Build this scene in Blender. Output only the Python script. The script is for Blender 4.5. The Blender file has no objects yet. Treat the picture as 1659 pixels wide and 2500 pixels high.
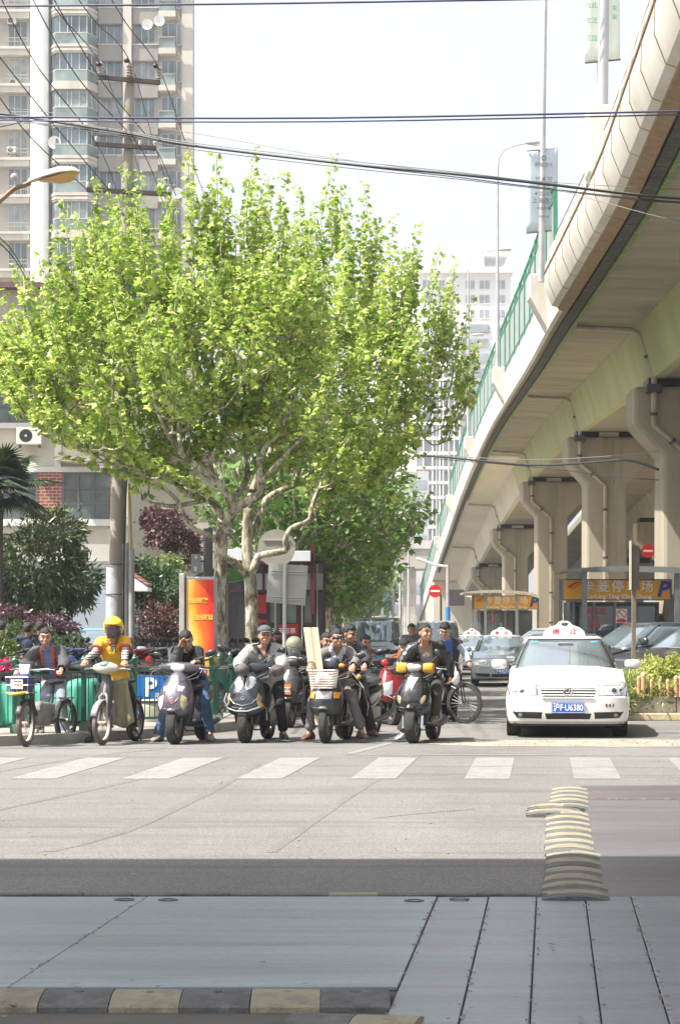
import bpy, bmesh, math, random
import numpy as np
from mathutils import Vector, Matrix, noise, Euler
R = math.radians
PI = math.pi
random.seed(7)
scene = bpy.context.scene
COL = scene.collection

# ------------------------------------------------------------------ camera
F, CX, HY, CH = 5300.0, 829.0, 1548.0, 1.46        # focal length in photo pixels, horizon row, eye height
cam_d = bpy.data.cameras.new('camera')
cam_d.sensor_fit = 'VERTICAL'; cam_d.sensor_height = 24.0
cam_d.lens = F/2500*24.0
cam_d.shift_y = (HY-1250)/2500
cam_d.clip_start = .1; cam_d.clip_end = 4000
cam = bpy.data.objects.new('camera', cam_d); COL.objects.link(cam)
cam.location = (0, 0, CH); cam.rotation_euler = (R(90), 0, 0)
scene.camera = cam
scene.render.resolution_x = 679; scene.render.resolution_y = 1024

# ------------------------------------------------------------------ light
SUN = Vector((-.50, -.20, .84)).normalized()          # towards the sun: high, from the left
elev = math.asin(SUN.z); azim = math.atan2(SUN.x, SUN.y)
world = bpy.data.worlds.new("World"); scene.world = world; world.use_nodes = True
nt = world.node_tree; nt.nodes.clear()
wo = nt.nodes.new('ShaderNodeOutputWorld'); bg = nt.nodes.new('ShaderNodeBackground')
sky = nt.nodes.new('ShaderNodeTexSky'); sky.sky_type = 'NISHITA'; sky.sun_disc = False
sky.sun_elevation = elev; sky.sun_rotation = azim
sky.air_density = 1.0; sky.dust_density = 6.0; sky.ozone_density = 1.0
bg.inputs['Strength'].default_value = .12
hzm = nt.nodes.new('ShaderNodeMix'); hzm.data_type = 'RGBA'; hzm.inputs[0].default_value = .62     # bright milky city haze over the blue
hzm.inputs[7].default_value = (4.8, 4.92, 5.16, 1)
nt.links.new(sky.outputs[0], hzm.inputs[6]); nt.links.new(hzm.outputs[2], bg.inputs[0]); nt.links.new(bg.outputs[0], wo.inputs[0])
sl = bpy.data.lights.new('sun', 'SUN'); sl.energy = 5.0; sl.angle = R(.5); sl.color = (1, .95, .87)
so = bpy.data.objects.new('sun', sl); COL.objects.link(so)
so.rotation_euler = SUN.to_track_quat('Z', 'Y').to_euler(); so.location = (-20, -10, 60)
scene.view_settings.view_transform = 'Standard'; scene.view_settings.look = 'None'
scene.view_settings.exposure = 1.18; scene.view_settings.gamma = 1
scene.cycles.max_bounces = 6; scene.cycles.transparent_max_bounces = 12
scene.cycles.volume_bounces = 0

# ------------------------------------------------------------------ helpers
def W(x, y, D):                                      # photo pixel at distance D -> world point
    return Vector(((x-CX)*D/F, D, CH+(HY-y)*D/F))
def GX(x, D): return (x-CX)*D/F
def GD(y): return F*CH/(y-HY)                        # distance of a ground point on row y
def rnd(a, b): return random.uniform(a, b)

class MB:
    def __init__(s): s.v = []; s.f = []; s.m = []; s.cm = 0
    def add(s, vs, fs):
        o = len(s.v); s.v.extend([tuple(v) for v in vs]); s.f.extend([tuple(i+o for i in f) for f in fs]); s.m.extend([s.cm]*len(fs)); return s
    def box(s, c, d, rz=0, M=None):
        x, y, z = d[0]/2, d[1]/2, d[2]/2
        vs = [Vector((a*x, b*y, e*z)) for a in (-1, 1) for b in (-1, 1) for e in (-1, 1)]
        if M is not None: vs = [M @ v for v in vs]
        elif rz: Q = Matrix.Rotation(rz, 3, 'Z'); vs = [Q @ v for v in vs]
        return s.add([v+Vector(c) for v in vs], [(0,1,3,2),(4,6,7,5),(0,4,5,1),(2,3,7,6),(0,2,6,4),(1,5,7,3)])
    def bb(s, x0, x1, y0, y1, z0, z1): return s.box(((x0+x1)/2,(y0+y1)/2,(z0+z1)/2), (abs(x1-x0),abs(y1-y0),abs(z1-z0)))
    def loft(s, rings, cap=True, close=True):
        n = len(rings[0]); vs = [p for r in rings for p in r]; fs = []
        for i in range(len(rings)-1):
            for j in range(n if close else n-1):
                k = (j+1) % n
                fs.append((i*n+j, i*n+k, (i+1)*n+k, (i+1)*n+j))
        if cap and close: fs.append(tuple(range(n-1, -1, -1))); fs.append(tuple((len(rings)-1)*n+j for j in range(n)))
        return s.add(vs, fs)
    def tube(s, pts, r, seg=8, cap=True):
        pts = [Vector(p) for p in pts]; rs = r if isinstance(r, (list, tuple)) else [r]*len(pts)
        rings = []; up = None
        for i, p in enumerate(pts):
            t = (pts[min(i+1, len(pts)-1)]-pts[max(i-1, 0)])
            if t.length < 1e-9: t = Vector((0,0,1))
            t.normalize()
            if up is None: up = Vector((0,0,1)) if abs(t.z) < .9 else Vector((1,0,0))
            a = t.cross(up).normalized(); b = a.cross(t).normalized(); up = b
            rings.append([p+rs[i]*(a*math.cos(2*PI*k/seg)+b*math.sin(2*PI*k/seg)) for k in range(seg)])
        return s.loft(rings, cap)
    def cyl(s, p0, p1, r0, r1=None, seg=12): return s.tube([p0, p1], [r0, r0 if r1 is None else r1], seg)
    def cap(s, p0, p1, r0, r1=None, seg=10):         # rounded tapered capsule
        p0 = Vector(p0); p1 = Vector(p1); r1 = r0 if r1 is None else r1
        d = p1-p0; L = d.length; d = d/L if L > 1e-6 else Vector((0,0,1))
        P = []; Rr = []
        for a in (-84, -55, -28, 0): P.append(p0+d*(r0*math.sin(R(a)))); Rr.append(r0*math.cos(R(a)))
        for a in (0, 28, 55, 84): P.append(p1+d*(r1*math.sin(R(a)))); Rr.append(r1*math.cos(R(a)))
        if L < 1e-6: del P[4]; del Rr[4]
        return s.tube(P, Rr, seg)
    def ell(s, c, r, M=None, seg=14, rows=9):
        c = Vector(c); vs = []; fs = []
        vs.append(Vector((0,0,-r[2])))
        for i in range(1, rows):
            a = -PI/2+PI*i/rows
            for k in range(seg): vs.append(Vector((r[0]*math.cos(a)*math.cos(2*PI*k/seg), r[1]*math.cos(a)*math.sin(2*PI*k/seg), r[2]*math.sin(a))))
        vs.append(Vector((0,0,r[2])))
        for k in range(seg): fs.append((0, 1+(k+1)%seg, 1+k))
        for i in range(rows-2):
            for k in range(seg):
                a = 1+i*seg+k; b = 1+i*seg+(k+1)%seg; fs.append((a, b, b+seg, a+seg))
        t = len(vs)-1; o = 1+(rows-2)*seg
        for k in range(seg): fs.append((o+k, o+(k+1)%seg, t))
        if M is not None: vs = [M @ v for v in vs]
        return s.add([v+c for v in vs], fs)
    def rev(s, c, prof, axis='X', seg=28, closed=True):  # revolve (radius, offset) profile round an axis
        c = Vector(c); rings = []
        for k in range(seg):
            a = 2*PI*k/seg; ring = []
            for (r, o) in prof:
                if axis == 'X': ring.append(c+Vector((o, r*math.cos(a), r*math.sin(a))))
                elif axis == 'Y': ring.append(c+Vector((r*math.cos(a), o, r*math.sin(a))))
                else: ring.append(c+Vector((r*math.cos(a), r*math.sin(a), o)))
            rings.append(ring)
        n = len(prof); vs = [p for r_ in rings for p in r_]; fs = []
        for i in range(seg):
            j = (i+1) % seg
            for k in range(n if closed else n-1):
                m = (k+1) % n; fs.append((i*n+k, j*n+k, j*n+m, i*n+m))
        return s.add(vs, fs)
    def prism(s, pts, h, axis='Z'):                  # extrude a closed outline given as 3-D points by vector h
        pts = [Vector(p) for p in pts]; h = Vector(h); n = len(pts)
        return s.add(pts+[p+h for p in pts], [tuple(range(n-1,-1,-1)), tuple(range(n, 2*n))]+[(i,(i+1)%n,(i+1)%n+n,i+n) for i in range(n)])
    def grid(s, rows, flip=False):
        n = len(rows[0]); vs = [p for r in rows for p in r]; fs = []
        for i in range(len(rows)-1):
            for j in range(n-1):
                f = (i*n+j, i*n+j+1, (i+1)*n+j+1, (i+1)*n+j); fs.append(f[::-1] if flip else f)
        return s.add(vs, fs)
    def pieces(s):                                   # connected pieces as their own builders
        par = list(range(len(s.v)))
        def find(i):
            while par[i] != i: par[i] = par[par[i]]; i = par[i]
            return i
        for f in s.f:
            r = find(f[0])
            for k in f[1:]:
                q = find(k)
                if q != r: par[q] = r
        gr = {}
        for f, m in zip(s.f, s.m): gr.setdefault(find(f[0]), []).append((f, m))
        out = []
        for fs in gr.values():
            b = MB(); idx = {}
            for f, m in fs:
                for i in f:
                    if i not in idx: idx[i] = len(b.v); b.v.append(s.v[i])
                b.f.append(tuple(idx[i] for i in f)); b.m.append(m)
            out.append(b)
        return out
    SPLIT = {'spandrel','loggia_slab','balcony_glazing','post','brick_panel','panel_joint','wiper','grip','lever','brake_lever','pedals','fork_leg','mounting_rail','roof_bar','bearing_gap','window_seal','pane','shed_pane','red_mark','cable','balcony_rail','rear_light','lower_vent','raised_band','rail_bar','fence_rail'}
    def build(s, name, mats, parent=None, *a, **k):
        if name in MB.SPLIT and len(s.f) < 6000:
            ps = s.pieces()
            if 1 < len(ps) <= 100:
                os_ = [b.build1(name, mats, parent, *a, **k) for b in ps]; MB.last = os_[1:]; return os_[0]
        MB.last = []; return s.build1(name, mats, parent, *a, **k)
    def build1(s, name, mats, parent=None, smooth=False, bevel=0, loc=None, rz=0, solid=0, ang=40, sub=0):
        me = bpy.data.meshes.new(name); me.from_pydata(s.v, [], s.f)
        mats = mats if isinstance(mats, (list, tuple)) else [mats]
        for m in mats: me.materials.append(m)
        if len(mats) > 1: me.polygons.foreach_set('material_index', s.m)
        bm = bmesh.new(); bm.from_mesh(me); bmesh.ops.recalc_face_normals(bm, faces=bm.faces); bm.to_mesh(me); bm.free()
        o = bpy.data.objects.new(name, me); COL.objects.link(o)
        if parent: o.parent = parent
        if loc is not None: o.location = loc
        o.rotation_euler.z = rz
        if solid:
            md = o.modifiers.new('solid', 'SOLIDIFY'); md.thickness = solid; md.offset = 0
        if bevel:
            md = o.modifiers.new('bevel', 'BEVEL'); md.width = bevel; md.segments = 2; md.limit_method = 'ANGLE'; md.angle_limit = R(40)
        if sub:
            md = o.modifiers.new('sub', 'SUBSURF'); md.levels = sub; md.render_levels = sub
        if smooth: shade(me, ang)
        return o
def shade(me, ang=40):
    me.polygons.foreach_set('use_smooth', [True]*len(me.polygons))
    if ang < 180:
        try: me.set_sharp_from_angle(angle=R(ang))
        except Exception: pass
def tag(o, label=None, cat=None, group=None, kind=None):
    if label: o['label'] = label
    if cat: o['category'] = cat
    if group: o['group'] = group
    if kind: o['kind'] = kind
    return o
def thing(name, loc, label, cat, group=None, rz=0):
    o = bpy.data.objects.new(name, None); COL.objects.link(o); o.empty_display_size = .2
    o.location = loc; o.rotation_euler = (0, 0, rz)
    return tag(o, label, cat, group)
def copy_tree(o, parent=None):
    c = o.copy(); COL.objects.link(c)
    if parent: c.parent = parent
    for ch in list(o.children): copy_tree(ch, c)
    return c
def ring(c, a, b, n=2.5, seg=20, plane='XY', tilt=0):  # superellipse ring
    out = []
    for k in range(seg):
        t = 2*PI*(k+.5)/seg; ct, st = math.cos(t), math.sin(t)
        u = a*math.copysign(abs(ct)**(2/n), ct); v = b*math.copysign(abs(st)**(2/n), st)
        out.append(Vector(c)+(Vector((u, v, 0)) if plane == 'XY' else Vector((u, 0, v)) if plane == 'XZ' else Vector((0, u, v))))
    return out

# ------------------------------------------------------------------ materials
MATS = {}
def pm(name, col, rough=.6, metal=0, var=.12, scale=4, bump=0, bscale=60, coat=0, spec=.5, trans=0, emis=None, alpha=1, stretch=(1,1,1), col2=None, detail=4):
    if name in MATS: return MATS[name]
    m = bpy.data.materials.new(name); m.use_nodes = True; n = m.node_tree.nodes; l = m.node_tree.links
    p = n['Principled BSDF']
    p.inputs['Roughness'].default_value = rough; p.inputs['Metallic'].default_value = metal
    p.inputs['Coat Weight'].default_value = coat; p.inputs['Coat Roughness'].default_value = .06
    p.inputs['Specular IOR Level'].default_value = spec
    if trans: p.inputs['Transmission Weight'].default_value = trans
    p.inputs['Alpha'].default_value = alpha
    tc = n.new('ShaderNodeTexCoord'); mp = n.new('ShaderNodeMapping'); mp.inputs['Scale'].default_value = stretch
    l.new(tc.outputs['Object'], mp.inputs[0])
    if var:
        nz = n.new('ShaderNodeTexNoise'); nz.inputs['Scale'].default_value = scale; nz.inputs['Detail'].default_value = detail
        l.new(mp.outputs[0], nz.inputs['Vector'])
        rp = n.new('ShaderNodeValToRGB'); c = col; d = col2 or [max(0, x*(1-var)) for x in col]
        e = col if col2 else [min(1, x*(1+var*.7)) for x in col]
        rp.color_ramp.elements[0].position = .3; rp.color_ramp.elements[1].position = .7
        rp.color_ramp.elements[0].color = (*d[:3], 1); rp.color_ramp.elements[1].color = (*e[:3], 1)
        l.new(nz.outputs[0], rp.inputs[0]); l.new(rp.outputs[0], p.inputs['Base Color'])
    else: p.inputs['Base Color'].default_value = (*col[:3], 1)
    if bump:
        nb = n.new('ShaderNodeTexNoise'); nb.inputs['Scale'].default_value = bscale; nb.inputs['Detail'].default_value = 5
        l.new(mp.outputs[0], nb.inputs['Vector'])
        bp = n.new('ShaderNodeBump'); bp.inputs['Strength'].default_value = bump; bp.inputs['Distance'].default_value = .02
        l.new(nb.outputs[0], bp.inputs['Height']); l.new(bp.outputs[0], p.inputs['Normal'])
    if emis:
        p.inputs['Emission Color'].default_value = (*emis[:3], 1); p.inputs['Emission Strength'].default_value = emis[3]
    MATS[name] = m; return m
def stain(m, col=(.12,.11,.10), scale=3, stretch=(1,1,.2), lo=.52, hi=.72, amt=.6, detail=6):
    n = m.node_tree.nodes; l = m.node_tree.links; p = n['Principled BSDF']; src = p.inputs['Base Color'].links[0].from_socket if p.inputs['Base Color'].links else None
    tc = n.new('ShaderNodeTexCoord'); mp = n.new('ShaderNodeMapping'); mp.inputs['Scale'].default_value = stretch; mp.inputs['Location'].default_value = (scale, 3.1, 1.7); l.new(tc.outputs['Object'], mp.inputs[0])
    z = n.new('ShaderNodeTexNoise'); z.inputs['Scale'].default_value = scale; z.inputs['Detail'].default_value = detail; z.inputs['Roughness'].default_value = .65; l.new(mp.outputs[0], z.inputs['Vector'])
    r = n.new('ShaderNodeMapRange'); r.inputs[1].default_value = lo; r.inputs[2].default_value = hi; r.inputs[3].default_value = 0; r.inputs[4].default_value = amt; l.new(z.outputs[0], r.inputs[0])
    x = n.new('ShaderNodeMix'); x.data_type = 'RGBA'; l.new(r.outputs[0], x.inputs[0]); x.inputs[7].default_value = (*col, 1)
    if src: l.new(src, x.inputs[6])
    else: x.inputs[6].default_value = p.inputs['Base Color'].default_value
    l.new(x.outputs[2], p.inputs['Base Color']); return m
def leafmat(name, c1, c2, tr=.45, rough=.4):
    if name in MATS: return MATS[name]
    m = bpy.data.materials.new(name); m.use_nodes = True; n = m.node_tree.nodes; l = m.node_tree.links
    p = n['Principled BSDF']; p.inputs['Roughness'].default_value = rough; p.inputs['Specular IOR Level'].default_value = .55
    g = n.new('ShaderNodeNewGeometry'); rp = n.new('ShaderNodeValToRGB')
    rp.color_ramp.elements[0].color = (*c1, 1); rp.color_ramp.elements[1].color = (*c2, 1)
    l.new(g.outputs['Random Per Island'], rp.inputs[0]); l.new(rp.outputs[0], p.inputs['Base Color'])
    t = n.new('ShaderNodeBsdfTranslucent'); mx = n.new('ShaderNodeMixShader'); mx.inputs[0].default_value = tr
    l.new(rp.outputs[0], t.inputs[0]); l.new(p.outputs[0], mx.inputs[1]); l.new(t.outputs[0], mx.inputs[2])
    l.new(mx.outputs[0], n['Material Output'].inputs[0]); MATS[name] = m; return m

white = pm('white_paint', (.78,.78,.76), .45, var=.05)
black = pm('black_plastic', (.018,.018,.02), .4, var=.2)
rubber = pm('tyre_rubber', (.045,.042,.038), .85, var=.35, scale=14)
def tread(m):
    n = m.node_tree.nodes; l = m.node_tree.links; v = n.new('ShaderNodeTexVoronoi'); v.feature = 'DISTANCE_TO_EDGE'; v.inputs['Scale'].default_value = 34; tc = n.new('ShaderNodeTexCoord'); l.new(tc.outputs['Object'], v.inputs['Vector'])
    r = n.new('ShaderNodeMapRange'); r.inputs[1].default_value = 0; r.inputs[2].default_value = .12; l.new(v.outputs[0], r.inputs[0]); b = n.new('ShaderNodeBump'); b.inputs['Strength'].default_value = .9; b.inputs['Distance'].default_value = .006
    l.new(r.outputs[0], b.inputs['Height']); l.new(b.outputs[0], n['Principled BSDF'].inputs['Normal'])
tread(rubber)
chrome = pm('chrome', (.75,.75,.77), .18, 1, var=0)
steel = pm('steel', (.42,.43,.44), .4, .8, var=.2, scale=20)
dgrey = pm('dark_grey_metal', (.08,.08,.085), .5, .3, var=.2)
glass_d = pm('tinted_glass', (.17,.22,.25), .06, .35, var=.25, scale=1.6, spec=.9, coat=1)
lens = pm('lamp_lens', (.75,.78,.8), .12, .35, var=.25, scale=30, coat=1)
amber = pm('amber_lens', (.85,.32,.03), .2, var=.1, coat=1)
redl = pm('red_lens', (.6,.02,.02), .2, var=.1, coat=1)
skin = pm('skin', (.40,.225,.145), .5, var=.10, scale=14)
hairm = pm('black_hair', (.012,.010,.010), .45, var=.3, scale=60, bump=.6, bscale=150)

def text(name, s, size, m, parent=None, loc=(0,0,0), rot=(R(90),0,0), ext=.004, ax='CENTER', sx=1, bold=0, shear=0, fit=None):
    cu = bpy.data.curves.new(name, 'FONT'); cu.body = s; cu.size = size; cu.extrude = ext; cu.align_x = ax; cu.align_y = 'CENTER'
    cu.resolution_u = 3; cu.offset = bold; cu.shear = shear
    o = bpy.data.objects.new(name+'_tmp', cu); COL.objects.link(o)
    bpy.context.view_layer.update()
    me = bpy.data.meshes.new_from_object(o.evaluated_get(bpy.context.evaluated_depsgraph_get()))
    bpy.data.objects.remove(o); bpy.data.curves.remove(cu)
    me.name = name; me.materials.clear(); me.materials.append(m)
    if fit and len(me.vertices):
        xs = [v.co.x for v in me.vertices]; w = max(xs)-min(xs); c = (max(xs)+min(xs))/2
        for v in me.vertices: v.co.x = (v.co.x-c)*fit/w
    o = bpy.data.objects.new(name, me); COL.objects.link(o); o.location = loc; o.rotation_euler = rot; o.scale.x = sx
    if parent: o.parent = parent
    return o
# ================================================================== ground
def ground_mat(name, c1, c2, rough=.85, s1=.35, s2=90, patch=None, stretch=(1,.25,1), bump=.35, spec=.4, amp=(.62,1.35)):
    m = bpy.data.materials.new(name); m.use_nodes = True; n = m.node_tree.nodes; l = m.node_tree.links; p = n['Principled BSDF']
    p.inputs['Roughness'].default_value = rough; p.inputs['Specular IOR Level'].default_value = spec
    tc = n.new('ShaderNodeTexCoord'); mp = n.new('ShaderNodeMapping'); mp.inputs['Scale'].default_value = stretch
    l.new(tc.outputs['Object'], mp.inputs[0])
    a = n.new('ShaderNodeTexNoise'); a.inputs['Scale'].default_value = s1; a.inputs['Detail'].default_value = 8; a.inputs['Roughness'].default_value = .65
    l.new(mp.outputs[0], a.inputs['Vector'])
    rp = n.new('ShaderNodeValToRGB'); rp.color_ramp.elements[0].position = .3; rp.color_ramp.elements[1].position = .72
    rp.color_ramp.elements[0].color = (*c1, 1); rp.color_ramp.elements[1].color = (*c2, 1)
    l.new(a.outputs[0], rp.inputs[0])
    b = n.new('ShaderNodeTexNoise'); b.inputs['Scale'].default_value = s2; b.inputs['Detail'].default_value = 3
    l.new(tc.outputs['Object'], b.inputs['Vector'])
    mr = n.new('ShaderNodeMapRange'); mr.inputs[1].default_value = .3; mr.inputs[2].default_value = .7; mr.inputs[3].default_value = amp[0]; mr.inputs[4].default_value = amp[1]
    l.new(b.outputs[0], mr.inputs[0])
    mx = n.new('ShaderNodeMix'); mx.data_type = 'RGBA'; mx.blend_type = 'MULTIPLY'; mx.inputs[0].default_value = 1
    l.new(rp.outputs[0], mx.inputs[6]); l.new(mr.outputs[0], mx.inputs[7]); l.new(mx.outputs[2], p.inputs['Base Color'])
    bp = n.new('ShaderNodeBump'); bp.inputs['Strength'].default_value = bump; bp.inputs['Distance'].default_value = .006
    l.new(b.outputs[0], bp.inputs['Height']); l.new(bp.outputs[0], p.inputs['Normal'])
    MATS[name] = m; return m
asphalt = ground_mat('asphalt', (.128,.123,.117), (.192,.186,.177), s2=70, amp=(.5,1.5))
stain(asphalt, (.085,.08,.075), 1.3, (.35,1.6,1), .52, .75, .55); stain(asphalt, (.075,.07,.068), .55, (.18,2.4,1), .56, .66, .40, 3); stain(asphalt, (.34,.32,.29), 9, (.12,1.5,1), .60, .74, .5)  # stains, plus wire shadows painted in as dark streaks along X
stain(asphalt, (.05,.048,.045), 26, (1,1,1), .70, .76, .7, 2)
dirt = ground_mat('dirt_verge', (.16,.14,.12), (.24,.22,.19))
paving = ground_mat('grey_paving', (.20,.19,.17), (.30,.28,.255), s2=30)
paint = ground_mat('road_paint', (.205,.205,.195), (.285,.285,.272), s1=3, s2=60, stretch=(1,1,1), rough=.6); stain(paint, (.17,.165,.155), 5, (.5,1.3,1), .5, .7, .5); stain(paint, (.16,.155,.145), 22, (1,1,1), .56, .66, .7, 3)
rubble_m = ground_mat('sandy_patch', (.19,.175,.155), (.40,.36,.29), s1=2.2, s2=35, stretch=(1,.8,1), bump=.8)

def sheet(name, pts, z, m, t=0):
    mb = MB()
    if t: mb.prism([(p[0], p[1], z-t) for p in pts], (0,0,t))
    else: mb.add([(p[0], p[1], z) for p in pts], [tuple(range(len(pts)))])
    return tag(mb.build(name, m), kind='structure')
sheet('ground', [(-900,-300),(900,-300),(900,2500),(-900,2500)], 0, dirt)
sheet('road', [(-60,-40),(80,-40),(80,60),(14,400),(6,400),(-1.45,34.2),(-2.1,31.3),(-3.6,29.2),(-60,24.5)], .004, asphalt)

def gline(xa, ya, xb, yb, wpx):                     # painted line quad from two photo ground points
    Da, Db = GD(ya), GD(yb); A = Vector((GX(xa,Da),Da,0)); B = Vector((GX(xb,Db),Db,0))
    d = (B-A).normalized(); nrm = Vector((-d.y, d.x, 0))*wpx/2
    return [A+nrm, B+nrm, B-nrm, A-nrm]
# crossing stripes
for k in range(-1, 7):
    D0, D1 = 21.8, 25.55; x0 = 22+277*k - (6 if k > 4 else 0)
    X0 = GX(x0, D0); w = .462; m = .094
    rag = [(X0+rnd(-.008,.008), D0), (X0+w, D0+rnd(-.03,.03)), (X0+w+m*(D1-D0), D1), (X0+m*(D1-D0)+rnd(-.01,.01), D1+rnd(-.04,.04))]
    sheet('crosswalk_stripe', rag, .008, paint)
sheet('stop_line', gline(-200, 1829, 800, 1826, .10), .008, paint)
sheet('edge_line', gline(840, 1844, 1760, 1847, .09), .0085, paint)
sheet('diagonal_line', gline(850, 1842, 950, 1815, .12), .008, paint)
streakm = ground_mat('streak_asphalt', (.116,.111,.106), (.174,.168,.160), s2=70, amp=(.5,1.5))  # slightly darker asphalt for the thin curved streaks
def mark(pts, w):
    P = [Vector((GX(x, GD(y)), GD(y), 0)) for x, y in pts]; Q = []
    for i in range(len(P)-1):
        a_, b_, c_, d_ = P[max(i-1,0)], P[i], P[i+1], P[min(i+2,len(P)-1)]
        for q in range(8): t = q/8; Q.append(.5*((2*b_)+(c_-a_)*t+(2*a_-5*b_+4*c_-d_)*t*t+(3*b_-a_-3*c_+d_)*t**3))
    L_, R_ = [], []
    for i in range(1, len(Q)-1):
        d = (Q[i+1]-Q[i-1]).normalized(); n_ = Vector((-d.y, d.x, 0))*w/2*(1+.35*noise.noise(Q[i]*1.7)); L_.append(Q[i]+n_); R_.append(Q[i]-n_)
    mb = MB(); mb.grid([[Vector((a_.x,a_.y,.0062)), Vector((b_.x,b_.y,.0062))] for a_, b_ in zip(L_, R_)]); tag(mb.build('dark_streak', streakm), kind='structure')
mark([(-60,1990),(180,1938),(330,1905),(480,1870),(570,1845)], .10); mark([(100,2085),(290,2035),(430,1975),(560,1908),(640,1856)], .10); mark([(-60,1895),(150,1858),(300,1838),(420,1830)], .10)
mark([(650,2090),(760,2010),(860,1940),(960,1880),(1040,1836)], .08); mark([(900,2000),(1050,1985),(1180,1975)], .05)
# sandy worn patch under the taxi lane
pts = []
for k in range(40):
    a = 2*PI*k/40; pts.append((4.0+3.0*math.cos(a)*(1+.15*noise.noise((k*.7,0,0))), 28.95+1.0*math.sin(a)*(1+.45*noise.noise((k*.9,3,0)))))
sheet('sand_patch', pts, .0065, rubble_m)
mb = MB()
for k in range(420):
    a = rnd(0, 6.28); r = rnd(0, 1)**.5; s = rnd(.003,.010); x = 4+3*math.cos(a)*r; y = 28.95+.95*math.sin(a)*r
    mb.ell((x, y, .012), (s*rnd(.7,1.4), s*rnd(.7,1.4), s*.5), seg=6, rows=4)
for k in range(200):
    D = rnd(13, 27); x = rnd(-4.5, 5); s = rnd(.003,.009); mb.ell((x, D, .008), (s*1.5, s, s*.6), seg=5, rows=3)
for k in range(60):
    D = 8+rnd(0,1)**2*16; x = rnd(-2.5, 4.5); s = rnd(.006,.016); a_ = rnd(0,6); mb.box((x, D, .034), (s*2.2, s, .003), rz=a_)
tag(mb.build('loose_gravel', rubble_m, smooth=True), kind='stuff', label='scattered pale grit and pebbles on the worn road surface', cat='gravel')

# pavement with kerb on the left corner (runs away behind the riders)
KP = [(-60,24.3),(-4.55,28.05),(-3.7,28.75),(-2.88,29.95),(-2.1,31.4),(-1.57,33.0),(-1.45,35),(-.9,60),(2.2,120),(7,220),(7,400)]
pv = [(-400,24.3)]+KP+[(-400,400)]
sheet('pavement', pv, .13, paving, t=.13)
mb = MB(); prev = None
for i in range(len(KP)-1):
    a = Vector((*KP[i],0)); b = Vector((*KP[i+1],0)); d = (b-a).normalized(); nn = Vector((-d.y,d.x,0))
    mb.prism([a-nn*.02, b-nn*.02, b+nn*.13, a+nn*.13], (0,0,.137))
tag(mb.build('kerb', pm('kerb_stone', (.26,.245,.22), .85, var=.3, scale=3, bump=.3)), kind='structure')

# steel plates laid over the works in the foreground
def plate_mat(name, c1, c2, rough=.42):
    m = ground_mat(name, c1, c2, s1=1.1, s2=30, stretch=(.25,1.6,1), rough=rough, bump=.05, amp=(.88,1.10), spec=.6)
    m.node_tree.nodes['Principled BSDF'].inputs['Metallic'].default_value = .15
    stain(m, [q*.55 for q in c1], 2.2, (.22,2.2,1), .50, .72, .6); stain(m, [min(1,q*1.5) for q in c2], 16, (.06,1.6,1), .62, .72, .35); stain(m, (.05,.045,.04), 11, (1,1.6,1), .70, .75, .8, 2); stain(m, (.20,.13,.08), 1.7, (.8,1.2,1), .64, .74, .4)
    return m
plA = plate_mat('plate_blue_grey', (.205,.24,.28), (.305,.35,.395), .36)
plB = plate_mat('plate_grey', (.19,.20,.23), (.29,.305,.34), .36)
plC = plate_mat('plate_brown_grey', (.10,.088,.09), (.165,.148,.15), .42)
plD = plate_mat('plate_dark_far', (.105,.10,.11), (.175,.165,.18), .40)
MS = .097
def plate(xa, xb, D0, D1, m, label, z=.022, ref=12.05, g='steel plates laid over the road works'):
    # xa, xb are world X at distance ref; sides run along the road
    q = []
    for (X, D) in ((xa, D0), (xb, D0), (xb, D1), (xa, D1)): q.append((X+MS*(D-ref), D))
    mb = MB(); mb.prism([(a, b, .005) for a, b in q], (rnd(-.0,.0),0,z-.005))
    o = mb.build('steel_plate', m, bevel=.004)
    return tag(o, label, 'steel plate', g)
GAP = .004
plate(-3.2, -1.042, 8.85, 11.89, plA, 'blue-grey steel plate in the left foreground, left of the long diagonal seam')
plate(-1.036, .545, 8.85, 11.89, plA, 'large blue-grey steel plate in the middle foreground behind the striped hump', z=.023)
xs = [.551, .832, 1.094, 1.36, 1.61]
nm = ['narrow grey steel strip right of the large blue-grey plate', 'second narrow grey steel strip counting right from the large plate', 'third narrow grey steel strip in the right foreground', 'fourth narrow grey steel strip, last before the wide right plates']
for i in range(4): plate(xs[i], xs[i+1]-.006, 3.5, 11.89, plB, nm[i], z=.020+.0015*(i%2))
plate(1.61, 4.6, 3.5, 11.89, plB, 'wide grey steel plate in the bottom right corner', z=.024)
plate(1.45, 6.2, 11.90, 18.9, plD, 'long grey steel plate on the right beside the yellow humps', z=.021)
plate(1.45, 6.2, 18.93, 20.6, plC, 'brown-grey steel plate at the far end, just before the crossing', z=.023)
# dirt line in seams: dark base sheet under plates
sheet('plate_bed', [(-3.6,3.4),(5,3.4),(6.5,20.66),(2.27,20.66),(1.4,11.94),(-3.6,11.94)], .0045, pm('seam_dirt', (.10,.09,.08), .9))
mb = MB()
for X in xs+[1.61, -1.039, .548]:
    for k in range(60 if X > .5 else 25):
        D = rnd(3.6 if X > .5 else 8.9, 11.8); s_ = rnd(.002,.006); mb.box((X+MS*(D-12.05)+rnd(-.02,.02), D, .026), (s_*rnd(1,2), s_*rnd(1,4), .004), rz=rnd(0,3))
for k in range(160): D = 18.92+rnd(-.05,.05); s_ = rnd(.004,.014); mb.box((rnd(2.1,6), D, .026), (s_*2, s_, .005), rz=rnd(0,3))
tag(mb.build('seam_grit', pm('grit_tan', (.30,.27,.24), .9, var=.4, scale=30)), 'tan grit and crumbs caught along the joints between the steel plates', 'grit', kind='stuff')
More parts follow.
